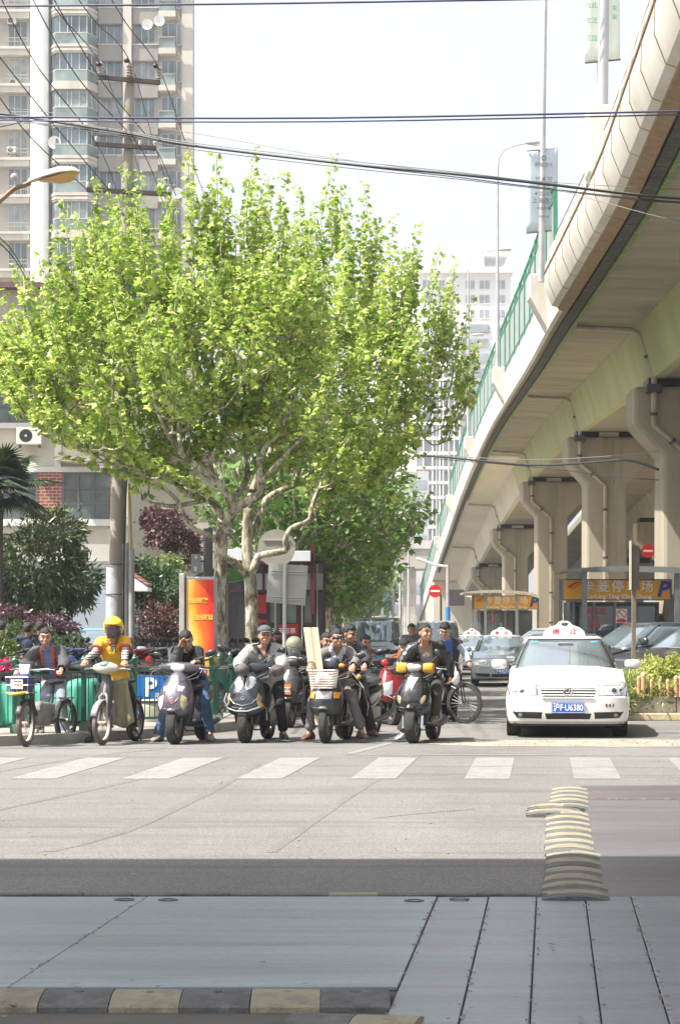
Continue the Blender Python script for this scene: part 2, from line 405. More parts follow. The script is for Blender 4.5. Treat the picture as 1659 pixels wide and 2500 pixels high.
# small round lifting holes
mb = MB()
for (x, y) in ((303,2207),(410,2208),(1010,2210),(1120,2206)):
    D = GD(y); mb.rev((GX(x,D), D, .0245), [(.035,0),(.055,0),(.055,.003),(.035,.003)], 'Z', 16)
tag(mb.build('lifting_eye', dgrey), 'four dark lifting eyes set along the far edge of the blue-grey plates', 'lifting eye', kind='stuff')

# rubber speed humps
yel = pm('hump_yellow', (.31,.275,.175), .8, var=.35, scale=7, bump=.6, bscale=40, col2=(.24,.22,.165)); stain(yel, (.12,.115,.105), 6, (1,1,1), .48, .68, .75)
blk = pm('hump_black', (.13,.128,.125), .8, var=.4, scale=9, bump=.6, bscale=40, col2=(.07,.07,.07)); stain(blk, (.22,.21,.19), 9, (1,1,1), .55, .72, .5)
def hump_block(mb, c, L, wd, h, rz, mi):            # one arched rubber block: L along the hump, wd across
    mb.cm = mi; Q = Matrix.Rotation(rz, 3, 'Z'); rings = []
    for u in (-L/2, L/2):
        r = [Vector((u, -wd/2, 0))]
        for k in range(9):
            a = k/8; r.append(Vector((u, -wd/2+wd*a, .008+h*math.sin(PI*(.06+.88*a))**.7)))
        r.append(Vector((u, wd/2, 0))); rings.append([Q @ p + Vector(c) for p in r])
    mb.loft(rings)
def hump(name, start, d, n, L, wd, h, first, label, grp, z=.004):
    root = thing(name, (start[0], start[1], z), label, 'speed hump', grp)
    rz = math.atan2(d[1], d[0])
    for k in range(n):
        mb = MB(); hump_block(mb, (d[0]*L*(k+.5), d[1]*L*(k+.5), 0), L*.985, wd, h*rnd(.95,1.05), rz+rnd(-.01,.01), 0)
        bx = (d[0]*L*(k+.5), d[1]*L*(k+.5)); mb.rev((bx[0], bx[1], h+.004), [(.008,0),(.022,0),(.022,.006),(.008,.006)], 'Z', 10)
        mb.build('rubber_block', yel if (k+first) % 2 else blk, root, smooth=True)
    return root
gH = 'black and yellow rubber speed humps edging the steel plates'
hump('speed_hump', (-1.98, 8.55), (1, 0), 8, .272, .42, .042, 1, 'long black and yellow speed hump lying across the left foreground', gH)
hump('speed_hump', (-.19, 8.02), (.985, -.17), 2, .24, .40, .036, 0, 'short speed hump piece at the bottom edge, touching the end of the long hump', gH, z=.006)
def hump2(x0, y0, x1, y1, n, label, rz=0, wd=.36):
    Da, Db = GD(y0), GD(y1)
    A = Vector((GX(x0, Da), Da)); B = Vector((GX(x1, Db), Db)); L = (B-A).length/n; d = (B-A).normalized()
    root = thing('speed_hump', (A.x, A.y, .004), label, 'speed hump', gH)
    for k in range(n):
        for h in (0, 1):
            mb = MB(); ang = math.atan2(d.y, d.x)
            hump_block(mb, (d.x*L*(k+.25+.5*h), d.y*L*(k+.25+.5*h), 0), L*.5, wd*rnd(.97,1.03), .034*rnd(.85,1.1), ang+rz+rnd(-.02,.02), 0)
            mb.build('rubber_block', yel if h else blk, root, smooth=True)
hump2(1386, 1983, 1390, 1931, 5, 'farthest yellow and black hump beside the brown plate', wd=.33)
hump2(1350, 1998, 1353, 1975, 2, 'skewed hump piece lying askew next to the farthest hump', rz=-.12, wd=.42)
hump2(1390, 2094, 1382, 1992, 7, 'longest yellow striped hump along the right plate edge', wd=.33)
hump2(1397, 2174, 1398, 2092, 4, 'half shaded yellow and black hump near the corner of the plates', wd=.34)
hump2(1404, 2208, 1400, 2170, 2, 'nearest broken hump piece at the inner corner of the steel plates', wd=.36)
# thin edge strip seen from behind at the far plate edge
root = thing('edge_ramp', (0, 11.97, 0), 'low black and yellow rubber ramp strip along the far edge of the blue-grey plates', 'edge ramp')
x = -3.3; k = 0
while x < 1.40:
    L = min(.27, 1.42-x); m_ = MB(); m_.bb(x, x+L-.004, -.04, .05, .004, .028+(.004 if k % 3 == 0 else 0)); m_.build('ramp_block', [blk, yel][1 if k in (3,12) else 0], root, bevel=.006); x += L; k += 1

# motorway deck over the camera: what shades the foreground
conc = pm('concrete', (.40,.37,.32), .8, var=.16, scale=.8, bump=.15, bscale=8)
root = thing('crossing_overpass', (0,0,0), 'concrete overpass deck crossing above the foreground road', 'overpass')
MB().bb(-60, 60, 4.6, 11.2, 9.6, 10.9).build('deck', conc, root)
MB().bb(-60, 60, 11.0, 11.3, 10.9, 11.6).build('parapet', conc, root)
for X in (-16, 16): MB().bb(X-1, X+1, 7, 9, 0, 9.6).build('pier', conc, root, bevel=.15)
# ================================================================== elevated ramp on the right
conc_v = pm('viaduct_concrete', (.50,.46,.385), .8, var=.2, scale=.5, bump=.12, bscale=6, stretch=(1,.35,1.5))
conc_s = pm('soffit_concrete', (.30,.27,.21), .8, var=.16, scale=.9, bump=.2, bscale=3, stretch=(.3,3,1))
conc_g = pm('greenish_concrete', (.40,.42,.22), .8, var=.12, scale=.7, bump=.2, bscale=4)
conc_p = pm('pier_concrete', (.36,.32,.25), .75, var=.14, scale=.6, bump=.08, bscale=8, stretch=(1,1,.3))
conc_l = pm('light_baked_concrete', (.56,.52,.43), .8, var=.12, scale=.5, stretch=(1,.35,1))  # lighter copy of the concrete: bounce light on the far ramp put into the colour
fascia = pm('fascia_panel', (.57,.54,.485), .6, var=.1, scale=1.2, stretch=(1,.3,1))
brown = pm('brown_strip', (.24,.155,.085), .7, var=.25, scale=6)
dark_g = pm('gutter_dark', (.07,.07,.06), .9, var=.6, scale=9, bump=1, bscale=15)
mesh_g = pm('green_netting', (.22,.30,.12), .8, var=.5, scale=12)
pipe_m = pm('pipe_beige', (.40,.35,.28), .5, var=.2, scale=3)
green_r = pm('green_railing', (.05,.22,.13), .45, var=.15)
pick_m = pm('railing_panel_grey', (.36,.40,.40), .5, var=.1)
pole_m = pm('galvanised_pole', (.46,.46,.46), .45, .5, var=.15, scale=2)
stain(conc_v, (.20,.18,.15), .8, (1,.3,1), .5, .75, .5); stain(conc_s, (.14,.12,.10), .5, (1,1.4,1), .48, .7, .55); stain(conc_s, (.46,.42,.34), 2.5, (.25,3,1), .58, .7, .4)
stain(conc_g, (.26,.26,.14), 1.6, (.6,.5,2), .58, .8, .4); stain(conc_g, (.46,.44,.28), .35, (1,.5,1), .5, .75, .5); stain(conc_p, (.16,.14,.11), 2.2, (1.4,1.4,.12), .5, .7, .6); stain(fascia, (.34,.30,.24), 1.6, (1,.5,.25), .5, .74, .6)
KPV = [(14,3.6,7.9),(20,3.68,7.78),(26,3.9,7.70),(32,4.18,7.78),(38,4.32,7.86),(46,4.48,7.98),(57,4.98,8.5),(68,5.36,8.92),(79,5.62,9.15),(90,5.82,9.08),(101,5.98,8.75),(112,6.12,8.22),(123,6.28,7.6),(134,6.42,6.92),(145,6.53,6.15),(156,6.66,5.32),(170,6.8,4.25),(190,7.0,2.75),(215,7.3,1.0)]
def vp(D):
    ks = KPV
    for i in range(len(ks)-1):
        if ks[i][0] <= D <= ks[i+1][0] or i == len(ks)-2:
            a = ks[max(i-1,0)]; b = ks[i]; c = ks[i+1]; d = ks[min(i+2,len(ks)-1)]
            t = (D-b[0])/(c[0]-b[0]); out = []
            for k in (1, 2):
                m0 = (c[k]-a[k])/(c[0]-a[0])*(c[0]-b[0]); m1 = (d[k]-b[k])/(d[0]-b[0])*(c[0]-b[0])
                out.append((2*t**3-3*t*t+1)*b[k]+(t**3-2*t*t+t)*m0+(-2*t**3+3*t*t)*c[k]+(t**3-t*t)*m1)
            return out
def sweep(mb, prof, D0, D1, step=2.0, close=True, off=0, cap=True):
    n = max(1, int(math.ceil((D1-D0)/step))); rings = []
    for i in range(n+1):
        D = D0+(D1-D0)*i/n; X, z = vp(D)
        rings.append([Vector((X+u+off, D, z+h)) for (u, h) in prof])
    return mb.loft(rings, cap=cap and close, close=close)
ramp = thing('flyover_ramp', (vp(46)[0], 46, 0), 'beige concrete flyover ramp with green railing curving over the parked cars', 'flyover', None)
def vb(mb, name, m, **k): 
    o = mb.build(name, m, None, **k)
    for q in [o]+MB.last: q.parent = ramp; q.matrix_parent_inverse = Matrix.Translation(-Vector(ramp.location))
    return o
END = 200
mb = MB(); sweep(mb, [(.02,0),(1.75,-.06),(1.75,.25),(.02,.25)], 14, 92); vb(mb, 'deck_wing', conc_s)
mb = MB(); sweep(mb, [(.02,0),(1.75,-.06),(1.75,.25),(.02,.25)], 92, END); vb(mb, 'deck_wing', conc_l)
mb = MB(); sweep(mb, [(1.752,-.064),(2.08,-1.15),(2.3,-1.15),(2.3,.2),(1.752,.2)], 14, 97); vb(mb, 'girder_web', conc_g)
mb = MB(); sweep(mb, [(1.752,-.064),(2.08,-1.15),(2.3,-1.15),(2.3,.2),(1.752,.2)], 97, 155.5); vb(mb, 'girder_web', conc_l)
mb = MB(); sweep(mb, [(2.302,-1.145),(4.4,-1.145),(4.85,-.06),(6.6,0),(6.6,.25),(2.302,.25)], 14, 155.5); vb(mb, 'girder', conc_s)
mb = MB(); sweep(mb, [(-.04,.03),(-.05,1.0),(.16,1.05),(.2,.9),(.25,.25),(.018,.25),(.018,-.03)], 43, END, 3); vb(mb, 'far_parapet', fascia)
mb = MB(); sweep(mb, [(.1,-.05),(-.22,.05),(-.36,.35),(-.36,.75),(-.26,1.15),(-.1,1.5),(.05,1.62),(.25,1.62),(.25,.25),(.1,.25)], 14, 43, 1.5); vb(mb, 'near_parapet', fascia, smooth=True)
mb = MB(); sweep(mb, [(-.365,.66),(-.378,.67),(-.378,.71),(-.360,.72)], 14, 43, 1.5); vb(mb, 'rubbing_strip', brown)
mb = MB(); sweep(mb, [(-.10,.015),(-.09,-.02),(.09,-.085),(.1,-.055)], 14, 43, 1.5); vb(mb, 'underside_shade_strip', brown)  # brown strip paints in the shaded underside of the fascia
mb = MB(); sweep(mb, [(.14,-.07),(.14,-.004),(.31,-.012),(.31,-.10)], 14, 150, 1.5); vb(mb, 'gutter', dark_g)
mb = MB(); sweep(mb, [(.345,-.12),(.345,-.016),(.43,-.022),(.43,-.09)], 14, 110, 1.5); vb(mb, 'netting', mesh_g)
# fascia panel joints
mb = MB(); prof = [(-.0,-.03),(-.225,.05),(-.365,.35),(-.365,.75),(-.265,1.15),(-.105,1.5),(.05,1.625)]
D = 15.0
while D < 43:
    pts = []
    for j, (u, h) in enumerate(prof): X, z = vp(D-.35*h); pts.append((X+u, D-.35*h, z+h))
    mb.tube(pts, .006, 5); D += 1.5
vb(mb, 'panel_joint', pm('joint_line', (.36,.30,.22), .8, var=0))
# cables on the fascia
mb = MB()
for h, u in ((1.36,-.19),(1.44,-.15)):
    mb.tube([(vp(d)[0]+u, d, vp(d)[1]+h) for d in np.arange(14, 43, 1.5)], .008, 5)
vb(mb, 'fascia_cable', dgrey)
# pedestals under lamp posts
LP = [33.5, 47.5, 72, 96, 119, 140]
for D in LP:
    X, z = vp(D); top = 1.75 if D < 43 else 1.25
    mb = MB(); mb.prism([(X-.04, D-.35, z+.05),(X-.42, D-.35, z+.75),(X-.42, D-.35, z+top),(X-.02, D-.35, z+top)], (0,.7,0)); vb(mb, 'lamp_pedestal', fascia, bevel=.02)
# piers
beige_l = pm('bearing_light', (.5,.46,.38), .6, var=.1)
def pier(D, off=0, own=True, pipes=True):
    X, z = vp(D); X += off; zb = z-1.15; top = zb-.18
    root = thing('flyover_pier', (X+2.9, D, 0), PLAB.pop(0), 'bridge pier', 'piers carrying the flyover')
    L = lambda p: (p[0]-2.9, p[1], p[2])
    mb = MB()
    hl, hr, sl_, sr = 1.66, 4.25, 2.27, 3.55
    mb.prism([L((hl,-.55,top)), L((hl,-.55,top-.78)), L((sl_,-.55,top-1.45)), L((sl_,-.55,0)), L((sr,-.55,0)), L((sr,-.55,top-1.45)), L((hr,-.55,top-.78)), L((hr,-.55,top))], (0,1.3,0))
    mb.build('pier_shaft', conc_p, root, bevel=.09)
    mb = MB(); mb.bb(*[L((2.62,0,0))[0], L((2.8,0,0))[0]], -.575, -.5, top-1.5, top-.02); mb.bb(L((2.98,0,0))[0], L((3.12,0,0))[0], -.575, -.5, top-1.5, top-.02)
    mb.build('raised_band', conc_p, root, bevel=.01)
    mb = MB(); mb.bb(L((2.0,0,0))[0], L((4.2,0,0))[0], -.35, .5, top, zb+.02); mb.build('bearing_gap', black, root)
    mb = MB(); mb.bb(L((2.7,0,0))[0], L((3.3,0,0))[0], -.44, -.34, top+.01, zb-.03); mb.build('bearing', beige_l, root)
    if pipes:
        P = [(.45,-.72,1.03+.0),(1.62,-.72,.97),(1.80,-.72,.85),(2.06,-.72,-.0),(2.06,-.72,-.55),(2.06,-.66,-1.0),(2.85,-.66,-1.7),(2.85,-.66,-9)]
        P = [L((a, b, max(zb+c, .1))) for a, b, c in P]
        MB().tube(P, .062, 8).build('drain_pipe', pipe_m, root, smooth=True)
        mb = MB()
        for q in range(2, len(P)-1):
            a, b = Vector(P[q]), Vector(P[q+1]); n = max(1, int((b-a).length/1.2))
            for t in range(n): c = a+(b-a)*((t+.5)/n); d = (b-a).normalized()*.035; mb.cyl(c-d, c+d, .08, seg=8)
        mb.bb(P[3][0]-.16, P[3][0]+.16, -.82, -.58, zb-.34, zb-.16)
        mb.build('pipe_bracket', dgrey, root)
PLAB = ['nearest flyover pier with drain pipe, cut by the right edge of the photo',
        'beige flyover pier with bent drain pipe behind the large yellow parking sign',
        'flyover pier with bent drain pipe standing right of the small parking kiosk',
        'slim looking flyover pier rising behind the small parking kiosk',
        'farthest flyover pier with bent pipe, left of the small kiosk',
        'pier of the second flyover in the shade at the far right',
        'pier of the second flyover seen between the two nearest piers',
        'far pier of the second flyover behind the parking kiosk', 'last pier of the second flyover in the deep shade']
for D in (46, 68, 90, 112, 134): pier(D)
# second deck further right
fly2 = thing('main_flyover', (vp(68)[0]+11, 68, 0), 'darker main flyover deck in the shade right of the ramp', 'flyover')
mb = MB(); sweep(mb, [(6.9,-.3),(8.8,-.36),(9.3,-1.9),(15,-1.9),(15.5,-.36),(22,-.3),(22,.1),(6.9,.1)], 14, 150, 4)
o = mb.build('deck', conc_s, None); o.parent = fly2; o.matrix_parent_inverse = Matrix.Translation(-Vector(fly2.location))
for D, off in ((79, 7.4), (101, 7.2), (123, 7.0), (140, 6.6)): 
    X, z = vp(D); root = thing('flyover_pier', (X+off+2.9, D, 0), PLAB.pop(0) if len(PLAB) > 1 else PLAB[0], 'bridge pier', 'piers carrying the flyover')
    t = z-2.1; mb = MB(); mb.prism([(-2.4,-.6,t),(-2.4,-.6,t-.9),(-.9,-.6,t-2.2),(-.9,-.6,0),(.9,-.6,0),(.9,-.6,t-2.2),(2.4,-.6,t-.9),(2.4,-.6,t)], (0,1.3,0)); mb.build('pier_shaft', conc_p, root, bevel=.08)
    mb = MB(); mb.bb(-2.2,2.2,-.4,.6,t,t+.2); mb.build('bearing_gap', black, root)
# abutment wall of the ramp (faces the camera, with the ramp's underside closing behind it)
mb = MB(); X, z = vp(156)
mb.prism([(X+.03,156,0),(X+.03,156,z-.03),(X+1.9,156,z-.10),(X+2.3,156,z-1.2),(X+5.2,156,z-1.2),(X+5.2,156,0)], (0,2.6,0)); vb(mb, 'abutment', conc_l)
mb = MB()
pts = [(vp(d)[0]+.1, d, max(0,vp(d)[1]-.02)) for d in np.arange(159, 212, 4)]
mb.prism([(p[0], p[1], 0) for p in (pts[0], pts[-1])]+[(p[0], p[1], p[2]) for p in pts[::-1]], (2.5,0,0)); vb(mb, 'ramp_side', conc_v)

# ---- railing
rail = thing('flyover_railing', (vp(60)[0], 60, 0), 'tall green and grey picket railing on top of the flyover parapet', 'railing')
def rb(mb, name, m, **k):
    o = mb.build(name, m, None, **k)
    for q in [o]+MB.last: q.parent = rail; q.matrix_parent_inverse = Matrix.Translation(-Vector(rail.location))
    return o
RA, RB, RC = 45.5, 150, 190
def RP(D, h): X, z = vp(D); return Vector((X+.04, D, z+1.02+h))
mb = MB()
for h in (.06, .30, 1.62, 1.92): mb.tube([RP(d, h) for d in np.arange(RA, RC, 2.5)], .035, 5)
rb(mb, 'rail', green_r)
mb = MB(); D = RA; 
while D < RC: 
    st = .30 if D < 75 else .42 if D < 110 else .7
    p = RP(D, 0); mb.bb(p.x-.012, p.x+.012, D-.035*st/.3, D+.035*st/.3, p.z+.05, p.z+1.65); D += st
rb(mb, 'pickets', pick_m)
mb = MB(); D = RA
while D < RC:
    p = RP(D, 0); mb.bb(p.x-.012, p.x+.012, D-.03, D+.03, p.z+1.62, p.z+1.92); mb.bb(p.x-.012, p.x+.012, D-.03, D+.03, p.z+.06, p.z+.30); D += .9
rb(mb, 'short_pickets', green_r)
mb = MB(); D = RA
while D < RC:
    p = RP(D, 0); mb.bb(p.x-.04, p.x+.04, D-.04, D+.04, p.z-.02, p.z+1.95)
    D += 3.0
rb(mb, 'post', green_r)
# ---- lamp posts on the ramp
def arm_lamp(D, top, label, arm=1.3, r=.075, lean=0):
    X, z = vp(D); b = Vector((X-.25, D, z+.9))
    root = thing('street_lamp', b, label, 'street lamp', 'tall lamps along the flyover')
    H = top-b.z; pts = [(lean*t*H, 0, t*H) for t in (0,.3,.6,.9)]
    MB().tube(pts, [r, r*.85, r*.7, r*.58], 10).build('lamp_post', pole_m, root, smooth=True)
    e = Vector(pts[-1]); ap = [e+Vector(q) for q in ((0,0,0),(.05,0,H*.045),(.22,0,H*.078),(.5,0,H*.092),(arm*.75,0,H*.1),(arm,0,H*.105))]
    MB().tube(ap, .03, 8).build('arm', pole_m, root, smooth=True)
    c = ap[-1]+Vector((.28,0,.02)); mb = MB()
    mb.loft([ring(c+Vector((dx,0,0)), w, h, 2.5, 12, 'YZ') for dx, w, h in ((-.3,.04,.04),(-.2,.10,.07),(0,.15,.09),(.22,.15,.08),(.32,.08,.04))])
    mb.build('lamp_head', pm('lamp_housing', (.42,.40,.38), .5, var=.1), root, smooth=True)
    MB().ell(c+Vector((.08,0,-.06)), (.18,.12,.06)).build('lamp_glass', lens, root, smooth=True)
    return root
arm_lamp(72, 17.7, 'nearest tall lamp on the flyover, its arm reaching right behind the banner pole', arm=.95)
arm_lamp(96, 18.4, 'second tall lamp on the flyover, its head in front of the hazy tower')
arm_lamp(119, 17.8, 'third lamp on the flyover, its head low beside the tree top')
arm_lamp(140, 15.6, 'farthest lamp on the flyover, almost hidden by the tree', arm=1.6)
def banner_pole(D, topz, y0, y1, bw, label, blab, r=.075):
    X, z = vp(D); b = Vector((X-.2, D, z+1.0)); root = thing('banner_pole', b, label, 'lamp post', None)
    MB().tube([(0,0,0),(.05,0,(topz-b.z)*.5),(.12,0,topz-b.z)], [r, r*.8, r*.6], 12).build('pole', pole_m, root, smooth=True)
    mb = MB(); z0 = CH+(HY-y1)*D/F-b.z; z1 = CH+(HY-y0)*D/F-b.z
    for zz in (z0, z1): mb.tube([(-bw*.52,-.10,zz-.05),(bw*.62,.12,zz+.06)], .014, 6)
    mb.build('banner_arm', dgrey, root)
    return root, b, z0, z1
ban_m = pm('banner_pale_blue', (.52,.60,.67), .8, var=.08, scale=2)
ban_w = pm('banner_white', (.70,.76,.70), .8, var=.06, scale=2)
ink = pm('ink_dark', (.06,.07,.09), .7, var=0); gink = pm('ink_green', (.08,.30,.18), .7, var=0)
root, b, z0, z1 = banner_pole(46.5, 17.0, 366, 566, .6, 'grey pole with a pale blue banner standing behind the flyover parapet', '')
def banner(root, b, bw, z0, z1, m, lines, ink, label):
    ban = thing('banner', (b.x, b.y, b.z), label, 'banner')
    mb = MB(); rows = []
    for i in range(9):
        t = i/8; z = z0+(z1-z0)*t; rows.append([Vector((-bw*.52+bw*1.12*s, -.10+.2*s+.03*math.sin(7*t+4*s), z-.05+.11*s+.015*math.sin(9*s))) for s in np.linspace(0,1,7)])
    mb.grid(rows); mb.build('cloth', m, ban, smooth=True, solid=.004)
    for (s, x, t, sz) in lines:
        text('printed_text', s, sz, ink, ban, (x, -.16+.1*(x+.3), z0+(z1-z0)*t), (R(90),0,R(8)), ext=.002)
banner(root, b, .62, z0, z1, ban_m, [('尚城设计', .05, .80, .10), ('◎', .05, .88, .14), ('艺术节', .05, .62, .13), ('展览周', .05, .56, .10), ('4/25-5/5', .05, .45, .12), ('上海商城', .05, .36, .13), ('中庭开幕', .05, .27, .08), ('欢迎光临', .05, .17, .06)], ink, 'pale blue vertical banner with dark writing on the pole above the parapet')
root, b, z0, z1 = banner_pole(33.5, 15.5, -160, 150, .5, 'thick pale pole with a white banner at the top right of the flyover', '', r=.10)
banner(root, b, .50, z0, z1, ban_w, [('未', .19, .40, .10), ('来', .19, .33, .10), ('在此', -.17, .42, .10), ('生活', -.17, .30, .10), ('花园', -.17, .16, .10)], gink, 'white banner with green writing at the top edge of the photo')

# low lamp and blue sign post by the ramp foot, no entry signs
signred = pm('sign_red', (.60,.02,.03), .35, var=.06); signw = pm('sign_white', (.8,.78,.76), .4, var=.03)
def no_entry(loc, r, post, label, base=0):
    root = thing('no_entry_sign', (loc[0], loc[1], base), label, 'road sign', 'red round no entry signs'); h = loc[2]-base
    MB().cyl((0,0,h), (0,.03,h), r, seg=40).build('sign_disc', signred, root)
    MB().bb(-r*.72, r*.72, -.012, -.002, h-r*.15, h+r*.15).build('white_bar', signw, root)
    if post: MB().tube([(r*.9,.05,0),(r*.9,.05,h-.25),(r*.7,.05,h-.1)], .055, 8).build('sign_post', dgrey, root)
    return root
p = W(1061, 1443, 104); no_entry(p, .31, True, 'red no entry sign in the sun before the cream ramp wall')
p = W(1580, 1345, 62); no_entry(p, .19, False, 'red no entry sign in the shade under the flyover', base=p.z-.6)
o = [c for c in bpy.data.objects if c.name.startswith('no_entry_sign')][-1]
MB().tube([(.05,.03,.55),(.1,.05,.3),(.28,.1,.0),(.3,.1,-1.8),(.3,.1,-3.6)], .03, 6).build('sign_post', dgrey, o)
pb = W(1092, 1378, 100); root = thing('blue_post_lamp', (pb.x, pb.y, 0), 'lamp with a long white arm on a half blue post beside a sign', 'street lamp')
MB().cyl((0,0,0), (0,0,2.7), .12, .115, 10).build('blue_sleeve', pm('post_blue', (.03,.20,.50), .5, var=.15), root, smooth=True)
MB().cyl((0,0,2.7), (0,0,pb.z), .10, .085, 10).build('upper_post', pole_m, root, smooth=True)
MB().tube([(0,0,pb.z-.1),(-.6,-.1,pb.z-.02),(-1.45,-.2,pb.z+.28)], [.05,.07,.07], 6).build('light_arm', white, root)
MB().bb(.05,.75,-.1,.1,pb.z-1.9,pb.z-1.15).build('control_box', dgrey, root, bevel=.02)
# ================================================================== buildings
t_beige = pm('tower_beige', (.40,.375,.325), .8, var=.08, scale=.3)
t_grey = pm('tower_grey_panel', (.27,.255,.235), .8, var=.1, scale=.6)
t_white = pm('tower_white', (.82,.82,.80), .7, var=.04, scale=.2)
t_cream = pm('tower_cream', (.52,.49,.43), .7, var=.08, scale=.5)
stain(t_beige, (.26,.24,.21), .5, (1,1,.2), .5, .7, .5); stain(t_cream, (.34,.31,.27), .8, (1.5,1,.2), .5, .72, .5); stain(t_grey, (.18,.17,.16), .9, (1,1,.3), .5, .7, .5)
t_rail = pm('balcony_rail', (.36,.34,.30), .6, var=.1)
wfr = pm('window_frame_white', (.50,.51,.50), .5, var=.05)
wgl = pm('window_glass', (.11,.155,.175), .15, .1, var=.5, scale=.9, spec=.8)
wgl2 = pm('window_curtain', (.25,.29,.29), .3, .0, var=.5, scale=1.3, spec=.6)
bgl = pm('balcony_glass_green', (.22,.28,.265), .25, .1, var=.45, scale=.7)
DT = 170.0; pxm = F/DT
def TX(x): return (x-CX)/pxm
def TZ(y): return CH+(HY-y)/pxm
tower = thing('apartment_tower', (TX(230), DT, 0), 'tall beige apartment tower with curved glazed balconies behind the left tree', 'apartment tower')
def pall(o, root):
    for q in [o]+MB.last: q.parent = root; q.matrix_parent_inverse = Matrix.Translation(-Vector(root.location))
    return o
def tb(mb, name, m, **k): return pall(mb.build(name, m, None, **k), tower)
mb = MB(); mb.bb(TX(-330), TX(75), DT+.6, DT+16, 0, 66); mb.bb(TX(75), TX(430), DT+1.0, DT+12, 0, 66); mb.bb(TX(430), TX(468), DT+1.0, DT+3, 0, 66); tb(mb, 'wall', t_beige)
mb = MB(); n = 9
mb.loft([[Vector((TX(76)+ (TX(120)-TX(76))*(.5-.5*math.cos(PI*k/n)), DT-.3-1.2*math.sin(PI*k/n)*.4, z)) for k in range(n+1)]+[Vector((TX(120), DT+1.2, z)), Vector((TX(76), DT+1.2, z))] for z in (0, 66)])
tb(mb, 'white_column', t_white)
mb = MB(); mb.bb(TX(299), TX(320), DT+.2, DT+1.1, 0, 66); tb(mb, 'pale_pilaster', t_cream)
mb = MB(); mb.bb(TX(442), TX(469), DT+.6, DT+1.1, 0, 66); tb(mb, 'corner_strip', t_cream)
P = 90.3/pxm
floors = [k for k in range(-3, 9)]
zs = [TZ(205+90.3*k) for k in floors]                 # slab line of each storey
# stacked repeating parts
m1 = MB(); m2 = MB(); m3 = MB(); m4 = MB(); m5 = MB(); rails = MB()
for i, z in enumerate(zs):
    # left beige loggias: slab band + rail
    m1.bb(TX(-60), TX(72), DT-.1, DT+.6, z-.62, z); m1.bb(TX(-60), TX(74), DT-.2, DT+.6, z-.18, z+.02)
    for s in (0, .28): rails.bb(TX(14), TX(69), DT-.04, DT, z+.42+s, z+.47+s)
    for q in range(12): rails.bb(TX(14)+q*.155, TX(14)+q*.155+.02, DT-.04, DT-.01, z+.02, z+.72)
    # curved bay bands
    def arc(r0, zt, zb, mbx, x0=TX(119), x1=TX(236), bulge=1.5):
        top = []; 
        for k in range(13):
            t = k/12; a = PI*t; u = min(1, max(0, t)); y = DT+.6-bulge*min(1, math.sin(a)*2.1)**.8-r0
            top.append((x0-r0*.3+(x1-x0+.6*r0)*t, y))
        pts = [Vector((a, b, zb)) for a, b in top]+[Vector((x1, DT+1, zb)), Vector((x0, DT+1, zb))]
        mbx.prism(pts, (0,0,zt-zb))
    if i % 4 in (0, 1, 2):
        arc(.12, z+.0, z-.22, m2); arc(.0, z-.22, z-.34, m2); arc(.10, z-.34, z-.52, m2); arc(0, z-.52, z-.66, m2)
    else: arc(.10, z, z-.62, m2)
    arc(-.02, z+.85, z, m3); 
    arc(0, z+.92, z+.85, m2)
    # grey spandrels under the two window columns
    for (a, b) in ((238, 296), (322, 384)):
        m4.bb(TX(a), TX(b), DT+.45, DT+1.0, z-.95, z+.28)
        m2.bb(TX(a-2), TX(b+2), DT+.38, DT+1.0, z+.28, z+.36)
    m2.bb(TX(386), TX(428), DT+.0, DT+1.0, z-.5, z-.05)
    m3.bb(TX(388), TX(426), DT+.05, DT+.1, z-.05, z+.75)
    rails.bb(TX(386), TX(428), DT-.02, DT+.12, z+.75, z+.82)
tb(m1, 'loggia_slab', t_cream); tb(m2, 'balcony_band', t_cream); tb(m3, 'balcony_glazing', bgl); tb(m4, 'spandrel', t_grey); tb(rails, 'balcony_rails', t_rail)
def window(parent, x0, x1, z0, z1, y, nx, nz, fm=wfr, gm=wgl, fw=.05, name='window', bow=0):
    mb = MB(); mb.bb(x0, x1, y, y+.03, z0, z1); o = mb.build(name, gm, None); o.parent = parent; o.matrix_parent_inverse = Matrix.Translation(-Vector(parent.location))
    fr = MB()
    for k in range(nx+1): x = x0+(x1-x0)*k/nx; fr.bb(x-fw/2, x+fw/2, y-.035, y-.002, z0, z1)
    for k in range(nz+1): z = z0+(z1-z0)*k/nz if isinstance(nz, int) else z0; fr.bb(x0, x1, y-.030, y-.004, z-fw/2, z+fw/2)
    f = fr.build('frame', fm, None); f.parent = o
    f.matrix_parent_inverse = (Matrix.Translation(-Vector(parent.location))).inverted() @ Matrix.Translation(-Vector(parent.location))
    return o
